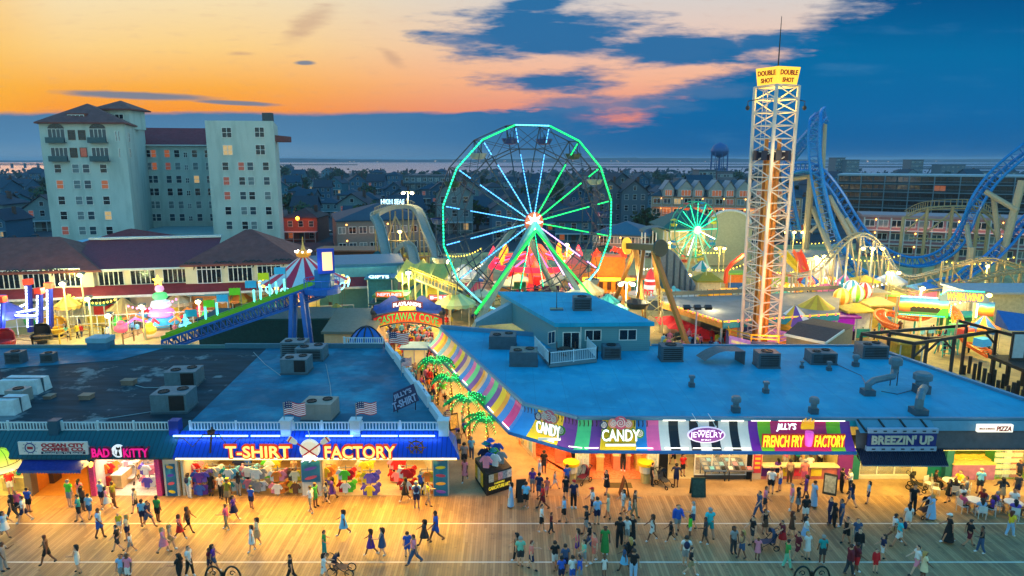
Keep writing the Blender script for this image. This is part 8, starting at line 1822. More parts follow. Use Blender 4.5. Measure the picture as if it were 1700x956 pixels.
R_=[(337,821,['violet','purple','blue'],'rack of violet and blue shirts at the left bay front'),(357,812,['white','cream','orange'],'rack of white and cream shirts right of the violet one'),(385,815,['sky','white','teal'],'rack of pale sky blue and white shirts in the left bay'),(416,811,['sky','white','pink'],'rack of sky blue white and pink shirts beside the grey one'),(432,815,['grey','white'],'rack of grey and white hooded tops in the left bay'),(464,819,['pink','orange','white'],'rack of pink and orange shirts near the middle pillar'),(494,818,['yellow','cream','brown'],'rack of yellow and brown tops left of the middle pillar'),(322,806,['red','pink'],'red and pink rack deep in the left bay corner'),(405,798,['blue','navy'],'blue rack deep in the left bay'),(452,800,['yellow','white','lime'],'yellow and lime rack deep in the left bay'),
(543,812,['orange','yellow','violet'],'orange and yellow rack right of the middle pillar'),(576,817,['red','lime','white'],'red over lime rack in the right bay'),(616,822,['violet','violet','yellow'],'violet and yellow rack at the right bay front'),(607,802,['yellow','yellow','cream'],'yellow rack behind the violet one'),(660,799,['red','red','pink'],'red rack deep in the right bay'),(676,814,['red','red','white'],'red and white rack at the right bay front'),(711,820,['yellow','orange','cream'],'yellow and orange rack beside the lane corner poster'),(182,806,['red','orange'],'red and orange rack left in the pink cat shop'),(250,808,['pink','white','violet'],'pink and violet rack right in the pink cat shop')]
for a in R_:rack(*a)
def shirt_wall(px0,px1,y,z0,rows,cs,label,step=.72):
 x0,x1=P(px0),P(px1);r=thing('shirt_wall',label,'wall display',(x0,y,z0));g=MB();g.box(x0,x1,y,y+.06,z0-.1,z0+rows*.85);g.build('slat_panel',mt((226,206,170),.6),r);n_=int((x1-x0)/step)
 for i in range(n_):
  for j in range(rows):put_shirt(r,(x0+(i+.5)*(x1-x0)/n_,y-.02,z0+j*.85),PAL[cs[(i*3+j*5)%len(cs)]],.95)
allc=['red','yellow','white','sky','pink','blue','orange','green','violet','grey','navy','cream','teal','black']
shirt_wall(306,500,45.3,.5,2,allc,'back wall of hanging shirts in the left bay of the souvenir shop');shirt_wall(540,716,45.3,.5,2,allc[::-1],'back wall of hanging shirts in the right bay of the souvenir shop');shirt_wall(165,258,45.3,.5,2,['pink','white','violet','red','cream'],'back wall of pink and white tops in the pink cat shop')
def counter(px0,px1,py,d_,h_,label,c,top=(230,214,170),items=0,ic=('red','yellow','white','orange'),rz=0,shelf=0,name='counter'):
 a,b=G(px0,py),G(px1,py);w_=b.x-a.x;r=thing(name,label,'counter',a);g=MB();g.box(a.x,b.x,a.y,a.y+d_,.03,h_-.06);g.build('base',mt(c,.5,var=.25),r);g=MB();g.box(a.x-.05,b.x+.05,a.y-.06,a.y+d_+.05,h_-.06,h_);g.build('counter_top',mt(top,.35),r)
 for i in range(items):
  x=a.x+w_*(i+.5)/items;g=MB();k_=i%3
  if k_==0:g.lathe((x,a.y+d_*.5,h_),[(.12,0),(.16,.3),(.06,.36),(0,.37)],9)
  elif k_==1:g.cbox((x,a.y+d_*.5,h_+.17),(.3,.28,.34))
  else:g.ell((x,a.y+d_*.5,h_+.16),(.17,.15,.16),8,6)
  g.build('goods',mt(PAL[ic[i%len(ic)]],.5),r)
 return r
counter(-20,40,800,.7,1.0,'yellow popcorn counter with jars at the far left edge',(240,214,120),items=7)
counter(5,44,815,.6,.95,'low yellow counter front with goods beside the checkered post',(230,200,110),items=4,ic=('red','white','teal'))
counter(60,90,803,.8,1.2,'glass coffee counter inside the coffee shop',(90,70,50),items=4,ic=('white','brown','teal'))
counter(188,203,812,2.6,1.0,'long white shelving counter in the pink cat shop',(226,190,120),(250,240,220),items=3,ic=('white','pink'))
counter(990,1002,783,1.0,1.1,'candy counter at left in the candy room',(236,190,110),items=3);counter(1018,1046,781,1.4,1.1,'round candy island with pink sweets in the candy room',(240,150,110),items=5,ic=('pink','white','orange','yellow'));counter(1056,1070,783,1.0,1.3,'yellow sweets shelf at right in the candy room',(230,206,110),items=3,ic=('lime','yellow'))
counter(922,940,770,1.2,1.2,'pink sweets counter in the corner candy room',(240,140,110),items=4,ic=('pink','red','white'))
counter(1155,1235,780,.6,1.0,'goods shelf behind the jewelry shop window',(150,110,70),items=9,ic=('orange','black','white','brown','red'))
counter(1266,1386,771,.7,1.15,'kitchen counter with fryers behind the fry window',(170,170,150),items=12,ic=('orange','yellow','white','grey','teal','red'))
counter(1430,1508,783,.7,1.0,'lit ice cream case behind the window below the dark awning',(190,180,160),items=9,ic=('white','brown','pink','cream'))
pz=counter(1580,1650,797,1.2,1.15,'wide pizza counter with whole pies under warm light',(170,110,150),(236,206,120))
for i in range(4):
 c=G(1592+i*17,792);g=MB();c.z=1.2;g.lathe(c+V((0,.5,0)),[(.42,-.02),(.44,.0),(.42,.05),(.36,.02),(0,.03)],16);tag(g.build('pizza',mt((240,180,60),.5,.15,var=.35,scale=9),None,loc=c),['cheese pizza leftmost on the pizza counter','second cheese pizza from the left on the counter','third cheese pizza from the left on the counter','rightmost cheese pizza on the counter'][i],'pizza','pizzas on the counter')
for i,(px,c_)in enumerate(((1664,(60,140,60)),(1678,(200,210,210)),(1694,(230,110,60)))):
 a=G(px,800);r=thing('drink_fridge',['green trimmed drink fridge beside the pizza counter','tall glass door drink fridge right of the green one','orange sided drink fridge at the right frame edge'][i],'fridge',a);g=MB();g.box(a.x-.36,a.x+.36,a.y+.6,a.y+1.4,.04,2.1);g.build('cabinet',mt(c_,.4),r);g=MB()
 for k_ in range(4):g.box(a.x-.3,a.x+.3,a.y+.5,a.y+.59,.3+k_*.42,.55+k_*.42)
 g.build('bottle_row',mt((220,200,120),.4,.7,var=.6,scale=12),r);g=MB();g.box(a.x-.36,a.x+.36,a.y+.44,a.y+.47,.1,2.05);g.build('glass_door',m_gl,r)
def ftable(px0,px1,py,label,c,items):
 a,b=G(px0,py),G(px1,py);r=thing('display_table',label,'table',a);g=MB();a0=V((a.x,a.y,.72));g.add([(a.x,a.y,.72),(b.x,a.y,.72),(b.x,a.y+1.3,1.05),(a.x,a.y+1.3,1.05),(a.x,a.y,.8),(b.x,a.y,.8),(b.x,a.y+1.3,1.13),(a.x,a.y+1.3,1.13)],[(3,2,1,0),(4,5,6,7),(0,1,5,4),(1,2,6,5),(2,3,7,6),(3,0,4,7)]);g.build('display_tray',mt(c,.4,var=.2),r)
 for x in(a.x+.1,b.x-.1):
  for y in(a.y+.1,a.y+1.2):g=MB();g.beam((x,y,0),(x,y,.74 if y<a.y+.5 else 1.04),.06);g.build('leg',DARK,r)
 n_=int((b.x-a.x)/.36)
 for i in range(n_):
  for j in range(3):g=MB();f=.2+j*.42;g.cbox((a.x+(i+.5)*(b.x-a.x)/n_,a.y+f,.84+f*.254),(.26,.3,.05),0,.25);g.build('goods_card',mt(PAL[items[(i+j*2)%len(items)]],.4),r)
ftable(1168,1206,800,'grey tray table of sunglasses cards before the jewelry window',(90,110,140),['grey','sky','grey','black']);ftable(1208,1250,800,'second table of mixed white goods before the jewelry window',(110,110,120),['white','black','brown','pink','sky'])
def aboard(px,py,label,c,w_=.7,h_=1.1,rz=0,fc=None,words=None):
 p_=G(px,py);r=thing('sandwich_board',label,'sign board',p_);r.rotation_euler=(0,0,rz)
 for s_ in(-1,1):g=MB();g.add([(-w_/2,s_*.32,0),(w_/2,s_*.32,0),(w_/2,s_*.03,h_),(-w_/2,s_*.03,h_),(-w_/2,s_*.28,0),(w_/2,s_*.28,0),(w_/2,0,h_),(-w_/2,0,h_)],[(0,1,2,3),(7,6,5,4),(0,4,5,1),(1,5,6,2),(2,6,7,3),(3,7,4,0)]);g.build('board',mt(c,.6),r,local=True)
 g=MB();g.add([(-w_*.4,-.3,.15),(w_*.4,-.3,.15),(w_*.4,-.075,h_*.92),(-w_*.4,-.075,h_*.92)],[(0,1,2,3)]);g.build('board_face',mt(fc or c,.6,var=.5,scale=6),r,local=True)
aboard(1158,822,'green chalk board at the corner of the sunglasses tables',(30,60,50),.9,1.2,0,(40,70,60));aboard(1377,818,'leaning menu board with pale face right of the fry window',(60,54,40),.8,1.3,-.5,(200,190,150));aboard(1036,822,'open wooden easel on the orange paving before the candy shop',(90,60,40),.7,1.2,PI/2);aboard(865,830,'dark notice board right of the drawing kiosk',(50,40,34),.6,1.4,.2);aboard(752,712,'cream menu board by the flag in the lane',(60,40,30),.8,1.3,.5,(236,196,110))
g=MB();a=G(1012,810);g.box(a.x,a.x+1.5,a.y,a.y+.7,.01,.03);tag(g.build('door_mat',mt((90,80,50),.9),None,loc=a),'olive door mat before the candy shop','mat')
for px,lb in((948,'yellow candy machine left of the poster pillar'),(1071,'yellow candy machine right of the candy room')):
 a=G(px,800);r=thing('candy_machine',lb,'candy machine',a);g=MB();g.lathe(a,[(.3,0),(.34,.6),(.42,.75)],12);g.build('stand',mt((206,190,120),.5),r);g=MB();g.lathe(a,[(.42,.75),(.45,1.2),(.4,1.25)],12);g.build('globe',mt((230,220,190),.2),r);g=MB();g.lathe(a,[(.55,1.25),(.55,1.45),(0,1.5)],12);g.build('lid',mt((240,190,20),.4),r)
for i,px in enumerate((1272,1300,1330,1358)):
 a=G(px,800);a.z=.35;g=MB();g.box(a.x-.35,a.x+.35,YW-.09,YW-.055,.25,.8);tag(g.build('price_board',mt([(90,30,110),(230,200,40),(230,60,90),(240,210,60)][i],.5),None,loc=a),['purple','yellow','red','gold'][i]+' price board on the counter front below the fry window','price board')
a,b=G(792,820),G(852,812);r=thing('drawing_kiosk','black kiosk of framed caricature drawings with bright hats on top','kiosk',a);m_kb=mt((40,34,30),.6,var=.3);k0,k1,k2,k3=a,V((b.x-.1,b.y+.1,0)),V((b.x-1.1,b.y+2.6,0)),V((a.x-1.1,a.y+2.4,0));k0=G(808,824);k3=G(789,795)
g=MB();g.prism([tuple(k0[:2]),tuple(k1[:2]),tuple(k2[:2]),tuple(k3[:2])],.02,1.5);g.build('kiosk_body',m_kb,r);d=(k1-k0).normalized();nn_=V((d.y,-d.x,0));Lk=(k1-k0).length
text('CARICATURE ART',(k0+k1)/2+nn_*.01+u*.45,d,u,Lk*.85,.24,mt((250,220,60),.5,.5),r,'lettering',.02,.03);text('A LAUGHABLE',(k0+k1)/2+nn_*.01+u*.72,d,u,Lk*.4,.12,mt((250,220,60),.5,.5),r,'lettering',.02)
for i in range(5):
 for j in range(1):g=MB();p_=k0+d*(Lk*(.08+.18*i))+nn_*.015+u*.88;g.plate([(0,0),(.36,0),(.36,.52),(0,.52)],p_,d,u,.03);g.build('framed_drawing',mt([(200,190,170),(170,120,60),(210,150,160),(150,160,170),(220,210,200)][i],.5,var=.6,scale=9),r)
d2=(k0-k3).normalized();n2_=V((d2.y,-d2.x,0))
if n2_.x>0:n2_=-n2_
for i in range(3):g=MB();p_=k3+d2*(.15+.6*i)+n2_*.02+u*.3;g.plate([(0,0),(.5,0),(.5,.9),(0,.9)],p_,d2,u,.03);g.build('side_poster',mt([(230,190,40),(220,210,190),(240,200,50)][i],.5,var=.4,scale=8),r)
for i,(fx,fy,c_,nm)in enumerate(((.1,.5,'pink','pink'),(.3,.75,'blue','royal blue'),(.2,1.4,'navy','navy'),(.55,1.2,'lime','lime green'),(.8,1.6,'blue','bright blue'),(.45,.4,'white','white'),(.7,.5,'grey','grey'))):
 p_=k0.lerp(k1,fx)+(k3-k0).normalized()*fy*1.2;p_.z=1.5;rr_=thing('hung_shirt',nm+' shirt standing on the drawing kiosk'+(' near its far end' if fy>1 else ''),'shirt',p_,'shirts on the kiosk');put_shirt(rr_,p_+u*.15,PAL[c_],1.15,R.uniform(-.5,.3));g=MB();g.cyl(p_,p_+u*.9,.03,n=5);g.build('stand',DARK,rr_)
p_=k0.lerp(k1,.35)+(k3-k0)*.5;p_.z=1.5;r=thing('hat_stand','tall stand of blue hats on the drawing kiosk','hat stand',p_);g=MB();g.cyl(p_,p_+u*1.7,.04,n=6);g.build('pole',DARK,r)
for i in range(4):t=i*1.7;q_=p_+V((.22*math.cos(t),.22*math.sin(t),.9+.25*i));g=MB();g.lathe(q_,[(.3,0),(.16,.03),(.15,.16),(0,.18)],10);g.build('hat',mt(PAL['blue']if i%2 else PAL['teal'],.6),r)
# ---------------------------------------------------------------- palms with light leaves, flags, ticket booth, street lamps
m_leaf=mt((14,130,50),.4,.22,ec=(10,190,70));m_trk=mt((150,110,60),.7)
def palm(px,py,pyc,label):
 b=G(px,py);zc=Y(px,pyc,b.y).z;r=thing('light_palm',label,'palm tree',b,'lit palms along the lane');t_=b+V((-.06,0,zc))
 g=MB();g.tube([b,b+V((.05,0,zc*.5)),t_],[.11,.08,.07],8);g.build('trunk',m_trk,r)
 g=MB()
 for i in range(30):a_=i*1.9;p_=b.lerp(t_,i/30)+V((.1*math.cos(a_),.1*math.sin(a_),0));g.ell(p_,(.03,.03,.03),5,4)
 gl=g.build('trunk_lights',glow((255,200,70),4),r);gl['kind']='stuff'
 for i in range(11):
  t=2*PI*i/11+R.uniform(-.2,.2);d=V((math.cos(t),math.sin(t),0));sd_=V((-d.y,d.x,0));L=R.uniform(1.45,1.85);g=MB();pts=[t_+d*(L*f)+u*(.55*math.sin(f*2.3)-.75*f*f*.9)for f in[k_/7 for k_ in range(8)]]
  g.slot(0).tube(pts,[.035-.004*k_ for k_ in range(8)],5)
  for k_ in range(1,8):
   for s_ in(-1,1):
    for q_ in(0,.5):
     if k_+q_>7:continue
     a=pts[k_]if q_==0 else(pts[k_]+pts[min(7,k_+1)])/2;w_=.5*math.sin(PI*(.15+.8*k_/8));tip=a+sd_*(s_*w_)+d*.16-u*.26;g.quad(a-d*.08,tip,a+d*.1)
  fr_=g.build('frond',m_leaf,r)
  g=MB()
  for k_ in range(1,8):g.ell(pts[k_]+u*.03,(.03,.03,.03),5,4)
  gl=g.build('frond_lights',glow((60,255,120),4),fr_);gl['kind']='stuff'
 light('POINT','palm_glow',t_+V((0,-.4,-.3)),14,(120,255,140),.3)
for a in((727,672,601,'lit palm farthest down the lane by the white booth'),(750,686,630,'lit palm second farthest down the lane'),(779,734,664,'lit palm in the middle of the lane'),(809,752,697,'lit palm nearest the drawing kiosk')):palm(*a)
def flag_obj(base,h_,label,s_=1.0,rz=0,lean=0,grp='flags of the shop roofs'):
 base=V(base);r=thing('flag',label,'flag',base,grp);tp=base+V((lean,0,h_));g=MB();g.cyl(base,tp,.03,n=6);g.build('pole',STEEL,r);W_,H2=1.35*s_,.85*s_;dx_=V((math.cos(rz),math.sin(rz),0));pd_=V((-math.sin(rz),math.cos(rz),0))
 def pt(a,b_):return tp+dx_*(a*W_)+pd_*(.1*s_*math.sin(a*7))+u*(-H2+b_*H2+.05*math.sin(a*6))
 g=MB();n_=10
 for j in range(13):
  g.slot(j%2)
  for i in range(n_):
   a0_,a1_=i/n_,(i+1)/n_;b0_,b1_=1-(j+1)/13,1-j/13
   g.slot(2 if(j<7 and i<4)else j%2);g.quad(pt(a0_,b0_),pt(a1_,b0_),pt(a1_,b1_),pt(a0_,b1_))
 g.build('cloth',[mt((170,30,44),.7,.06),mt((226,220,220),.7,.06),mt((34,40,96),.7,.05)],r)
 g=MB()
 for i in range(4):
  for j in range(3):p_=pt(.05+.1*i,.94-.17*j);g.cbox(p_-pd_*.02,(.05*s_,.02,.05*s_),rz)
 st_=g.build('stars',WHITE,r);st_['kind']='stuff';return r
flag_obj(Y(473,712,YR-.1),1.75,'striped flag on the railing before the tan rooftop unit',1.0,0);flag_obj(Y(592,712,YR-.1),1.7,'striped flag flying alone above the FACTORY letters',.95,.25)
flag_obj(G(737,735,0),2.3,'striped flag drooping on its pole near the lane corner',1.0,1.2);flag_obj(V((-8.7,51.5,4.2)),1.4,'small striped flag by the middle of the side parapet',.8,.8);flag_obj(V((-11.2,60.2,4.2)),1.3,'large striped flag behind the white booth roof',1.3,.1);flag_obj(V((-6.3,46.2,4.2)),.8,'small dark flag hanging at the front of the side parapet',.7,-1.2)
c=Y(690,592,66);c.z=0;r=thing('ticket_booth','white ticket booth with glazed blue white roof in the crowded lane','booth',c);g=MB();g.box(c.x-1.1,c.x+1.1,c.y-.9,c.y+.9,0,1.0);g.build('booth_base',mt((226,206,150),.5),r);g=MB()
for sx in(-1.05,0,1.05):
 for sy_ in(-.85,.85):g.beam((c.x+sx,c.y+sy_,1.0),(c.x+sx,c.y+sy_,2.6),.1)
g.build('post',WHITE,r);g=MB();hip(g,[V((c.x-1.25,c.y-1.1,0)),V((c.x+1.25,c.y-1.1,0)),V((c.x+1.25,c.y+1.1,0)),V((c.x-1.25,c.y+1.1,0))],2.75,3.1,.2,th=.2);g.build('roof',mt((90,140,180),.4),r);g=MB();g.box(c.x-1.0,c.x+1.0,c.y-.8,c.y+.8,1.02,2.5);g.build('lit_glass',mt((255,226,150),.4,.3),r)
c=Y(672,690,43.6);r=thing('roof_sign',"leaning JILLY'S T-SHIRT lettering frame on the blue roof corner",'sign',V((c.x,43.6,ZR)));ux=V((.82,.12,.35)).normalized();uz=V((-.3,.3,.9)).normalized();cc=V((c.x,43.6,ZR+.95));ml=mt((150,160,190),.5)
text("JILLY'S",cc+uz*.42,ux,uz,1.3,.42,ml,r,'lettering',.06,.03);text('T-SHIRT',cc-uz*.1,ux,uz,1.7,.5,ml,r,'lettering',.06,.03);g=MB();g.plate([(-.95,-.45),(.95,-.45),(.9,.75),(-.6,.75)],cc-uz*0+V((0,.08,0)),ux,uz,.05);g.build('backing',mt((40,40,80),.6),r);g=MB()
for s_ in(-.6,.7):g.beam(cc+ux*s_-uz*.4,cc+ux*s_+V((0,.5,-.95-s_*.3)),.06)
g.build('prop',DARK,r)
def street_lamp(px,label):
 c=Y(px,953,30.9);r=thing('street_lamp',label,'street lamp',V((c.x,c.y,0)),'scroll lamps along the boardwalk edge');m_l=mt((14,26,26),.35);zt=Y(px,938,30.9).z;g=MB();g.cyl((c.x,c.y,0),(c.x,c.y,zt-.35),.08,n=8);g.build('post',m_l,r)
 for s_ in(-1,1):
  g=MB();q_=V((c.x+s_*.05,c.y,zt-.75));arc=[q_+V((s_*.42*(1-math.cos(t)),0,.75*math.sin(t)*.9))for t in[PI*i/12 for i in range(13)]];g.tube(arc,.05,6);cen=q_+V((s_*.42,0,.3));g.tube([cen+V((s_*.16*(1-.06*i)*math.cos(t),0,.16*(1-.06*i)*math.sin(t)))for i,t in enumerate([.5*j for j in range(13)])],.025,5);g.build('scroll_arm',m_l,r)
  e=arc[-1];g=MB();g.lathe(e,[(.05,0),(.1,-.12),(.34,-.4),(.36,-.46),(0,-.44)],14);g.build('shade',mt((16,70,66),.4),r);light('POINT','added_street_glow',e+V((0,0,-.6)),130,(255,190,90),.15)  # warm point light added under each shade to warm the near boardwalk
street_lamp(370,'twin scroll street lamp at the lower frame edge, left of the stroller bike');street_lamp(1348,'twin scroll street lamp at the lower frame edge, below the fry window')
# ---------------------------------------------------------------- people
def make_pose(lk=0,rk=0,lkn=0,rkn=0,la=.1,ra=-.1,le=.3,re=.3,lab=.12,rab=.12,bend=0,sit=0,head=0):
 """joints in metres, facing -y; returns vertices, edges, radii, bone tag per edge"""
 vs_,es,rr,tg=[],[],[],[]
 def nv(p_,r_):vs_.append(V(p_));rr.append(r_ if isinstance(r_,tuple)else(r_,r_));return len(vs_)-1
 def ed(a,b,t):es.append((a,b));tg.append(t)
 zb=.93 if not sit else .5
 pel=nv((0,0,zb),(.15,.12));sp=nv((0,-.02*bend-.0,zb+.2),(.14,.105));ch=nv((0,-.07*bend,zb+.38),(.165,.115));nk=nv((0,-.12*bend,zb+.53),.058);hb_=nv((0,-.13*bend-.015,zb+.6),.07);hm=nv((head*.03,-.14*bend-.025,zb+.68),(.085,.1));ht_=nv((head*.03,-.14*bend-.015,zb+.77),(.075,.085));ns=nv((head*.06,-.14*bend-.13,zb+.675),.016)
 ed(pel,sp,'torso');ed(sp,ch,'torso');ed(ch,nk,'neck');ed(nk,hb_,'neck');ed(hb_,hm,'head');ed(hm,ht_,'head');ed(hm,ns,'head')
 for s_ in(-1,1):e=nv((s_*.1,-.14*bend-.0,zb+.67),.018);ed(hm,e,'head')
 for s_,k_,kn,a,el,ab in((1,lk,lkn,la,le,lab),(-1,rk,rkn,ra,re,rab)):
  hp=nv((s_*.085,0,zb-.06),.098);kd=V((0,-math.sin(k_),-math.cos(k_)));kp=vs_[hp]+kd*.41+V((s_*.015,0,0));kk=nv(kp,.063);k2=k_-kn;d2_=V((0,-math.sin(k2),-math.cos(k2)));ap=kp+d2_*.4;ak=nv(ap,.043)
  f=k2*.6;toe=nv(ap+V((0,-.15*math.cos(f),-.055-.12*math.sin(-f)*0)),.036);ed(pel,hp,'hip');ed(hp,kk,'thigh');ed(kk,ak,'shin');ed(ak,toe,'foot')
  sh=nv((s_*.185,-.08*bend,zb+.47),.062);ad=V((s_*math.sin(ab),-math.sin(a),-math.cos(a))).normalized();ep=vs_[sh]+ad*.28;eb=nv(ep,.043);a2=a+el;fd=V((s_*.06,-math.sin(a2),-math.cos(a2))).normalized();wp_=ep+fd*.25;wr=nv(wp_,.029);pm=nv(wp_+fd*.075,(.036,.026));ed(ch,sh,'shoulder');ed(sh,eb,'arm');ed(eb,wr,'forearm');ed(wr,pm,'hand')
  sd_=fd.cross(V((0,1,0))if abs(fd.y)<.7 else V((0,0,1))).normalized();cu=V((-s_*.02,-.02,0))
  for i,L in enumerate((.075,.085,.08,.06)):o_=sd_*((i-1.5)*.022);m_=nv(wp_+fd*(.1+L*.4)+o_,.009);t_=nv(wp_+fd*(.1+L*.85)+o_+cu,.008);ed(pm,m_,'hand');ed(m_,t_,'hand')
  th=nv(wp_+fd*.08-sd_*.055+cu,.01);ed(wr,th,'hand')
 return vs_,es,rr,tg
def skin_body(J):
 vs_,es,rr,tg=J;me=bpy.data.meshes.new('b');me.from_pydata(vs_,es,[]);o=bpy.data.objects.new('b',me);col.objects.link(o);o.modifiers.new('s','SKIN')
 for d,r_ in zip(me.skin_vertices[0].data,rr):d.radius=r_
 me.skin_vertices[0].data[0].use_root=True;sb=o.modifiers.new('u','SUBSURF');sb.levels=1;sb.render_levels=1
 dg=bpy.context.evaluated_depsgraph_get();out=bpy.data.meshes.new_from_object(o.evaluated_get(dg));bpy.data.objects.remove(o);out.polygons.foreach_set('use_smooth',[True]*len(out.polygons));return out
def classify(me,J):
 vs_,es,rr,tg=J;res=[]
 for v in me.vertices:
  best=None
  for(a,b),t in zip(es,tg):
   A_,B_=vs_[a],vs_[b];d=B_-A_;f=max(0,min(1,(v.co-A_).dot(d)/max(1e-9,d.length_squared)));r_=rr[a][0]*(1-f)+rr[b][0]*f;ds=(v.co-(A_+d*f)).length/max(.02,r_)
   if best is None or ds<best[0]:best=(ds,t,f)
  res.append(best[1:])
 return res
def cloth(me,cl,test,off,name):
 keep=[i for i,v in enumerate(me.vertices)if test(cl[i][0],cl[i][1],v.co)];ks=set(keep);mp={};vs_=[]
 for i in keep:mp[i]=len(vs_);vs_.append(me.vertices[i].co+me.vertices[i].normal*off)
 fs=[[mp[i]for i in p_.vertices]for p_ in me.polygons if all(i in ks for i in p_.vertices)]
 m2=bpy.data.meshes.new(name);m2.from_pydata(vs_,[],fs);m2.polygons.foreach_set('use_smooth',[True]*len(fs));m2.materials.append(WHITE);return m2
POSES={'walk':dict(lk=.42,rk=-.3,lkn=.12,rkn=.45,la=-.4,ra=.45,le=.35,re=.5),'walkb':dict(lk=-.25,rk=.4,lkn=.55,rkn=.1,la=.35,ra=-.35,le=.5,re=.25),'stand':dict(lk=.05,rk=-.04,la=.08,ra=-.05,le=.2,re=.25),'phone':dict(lk=.1,rk=-.08,la=.5,ra=.1,le=1.7,re=.4,bend=.3,head=.2),'push':dict(lk=.35,rk=-.3,lkn=.1,rkn=.4,la=.75,ra=.75,le=.5,re=.5,bend=.5),'stroll':dict(lk=.2,rk=-.16,lkn=.06,rkn=.24,la=-.16,ra=.22,le=.25,re=.7),'strollb':dict(lk=-.12,rk=.22,lkn=.3,rkn=.05,la=.3,ra=-.1,le=1.2,re=.2),'hips':dict(lk=.1,rk=-.1,la=-.2,ra=-.2,le=1.2,re=1.2,lab=.6,rab=.6),'sit':dict(lk=1.5,rk=1.45,lkn=1.5,rkn=1.45,la=.4,ra=.5,le=.9,re=.8,sit=1)}
PM={}
def pose_meshes(p_):
 if p_ in PM:return PM[p_]
 J=make_pose(**POSES[p_]);b=skin_body(J);cl=classify(b,J);zb=J[0][0].z;d={'body':b}
 tors=lambda t,f,c:t in('torso','shoulder','hip')or(t=='neck' and c.z<zb+.5)
 d['shirt']=cloth(b,cl,lambda t,f,c:(tors(t,f,c)and c.z>zb-.12 and t!='hip')or(t=='arm' and f<.62),.02,'shirt')
 d['tank_top']=cloth(b,cl,lambda t,f,c:tors(t,f,c)and c.z>zb-.1 and t!='hip' and c.z<zb+.5,.014,'tank_top')
 d['jacket']=cloth(b,cl,lambda t,f,c:(tors(t,f,c)and c.z>zb-.14)or t in('arm','forearm'),.028,'jacket')
 d['shorts']=cloth(b,cl,lambda t,f,c:t=='hip' or(t=='torso' and c.z<zb+.1)or(t=='thigh' and f<.8),.022,'shorts')
 d['trousers']=cloth(b,cl,lambda t,f,c:t in('hip','thigh')or(t=='torso' and c.z<zb+.1)or(t=='shin' and f<.95),.02,'trousers')
 d['shoes']=cloth(b,cl,lambda t,f,c:t=='foot' or(t=='shin' and f>.9),.014,'shoes')
 hd=J[0][5];d['hair']=cloth(b,cl,lambda t,f,c:t=='head' and(c.z>hd.z+.03 or c.y>hd.y+.02)and c.y>hd.y-.085,.022,'hair')
 k_=POSES[p_];g=MB()
 if not k_.get('sit'):
  sp_=max(abs(k_.get('lk',0)),abs(k_.get('rk',0)));prf=[(.15,.12,zb+.16),(.19,.15+.1*sp_,zb-.08),(.23,.17+.24*sp_,zb-.38)];n_=14;g.add([(a*math.cos(2*PI*j/n_),b_*math.sin(2*PI*j/n_),z)for a,b_,z in prf for j in range(n_)],[(i*n_+j,i*n_+(j+1)%n_,(i+1)*n_+(j+1)%n_,(i+1)*n_+j)for i in range(2)for j in range(n_)])
  d['skirt']=mk(g,'skirt',WHITE);g=MB();prf[2]=(.24,.2+.25*sp_,.12);g.add([(a*math.cos(2*PI*j/n_),b_*math.sin(2*PI*j/n_),z)for a,b_,z in prf for j in range(n_)],[(i*n_+j,i*n_+(j+1)%n_,(i+1)*n_+(j+1)%n_,(i+1)*n_+j)for i in range(2)for j in range(n_)]);d['long_skirt']=mk(g,'long_skirt',WHITE)
 else:d['skirt']=d['long_skirt']=d['shorts']
 g=MB();g.tube([hd+V((0,.03,.08)),hd+V((0,.1,.02)),hd+V((0,.11,-.12)),hd+V((0,.1,-.3))],[.07,.1,.1,.05],8);d['long_hair']=mk(g,'long_hair',WHITE)
 g=MB();g.ell(hd+V((0,.0,.075)),(.115,.125,.075),10,6);g.cbox(hd+V((0,-.13,.06)),(.15,.12,.02));d['cap']=mk(g,'cap',WHITE)
 g=MB();g.ell(J[0][2]+V((0,.2,.0)),(.15,.1,.22),8,6);d['backpack']=mk(g,'backpack',WHITE)
 g=MB()
 for s_ in(-.035,.035):g.ell(hd+V((s_,-.095,.005)),(.012,.01,.008),6,4)
 g.ell(hd+V((0,-.095,-.06)),(.025,.01,.006),6,4);d['face']=mk(g,'face',DARK)
 b.materials.clear();b.materials.append(WHITE);PM[p_]=d;return d
SKIN=[mt(c,.55,var=.05)for c in((214,160,124),(196,138,104),(228,178,146),(120,78,56))]
HAIRC={'brown':(58,38,26),'black':(20,16,16),'blond':(190,150,84),'grey':(150,146,140),'auburn':(100,44,24)}
CC=dict(PAL);CC.update({'denim':(60,84,120),'khaki':(160,140,104),'salmon':(240,130,110),'lightblue':(150,190,226),'charcoal':(54,56,62),'olive':(130,130,40),'tan':(196,160,116),'mint':(120,200,170),'aqua':(50,190,200),'rose':(220,90,130)})
NAMEC={'sky':'sky blue','lightblue':'pale blue','denim':'denim blue','lime':'bright green'}
used_labels={};npers=0
def zone_people(px,py):
 z_=None
 for lim,nm in((45,'lampshade counter'),(152,'coffee shop'),(270,'pink cat shop'),(510,'T-SHIRT letters'),(745,'FACTORY letters'),(905,'lane mouth'),(1092,'candy shop'),(1245,'jewelry shop'),(1412,'fry window'),(1570,'dark awning'),(1800,'pizza counter')):
  if px<lim:z_=nm;break
 r_='close to' if py<832 else 'above upper line by' if py<869 else 'below upper line by' if py<902 else 'above lower line by' if py<934 else 'at frame bottom by'
 return f'{r_} {z_}'
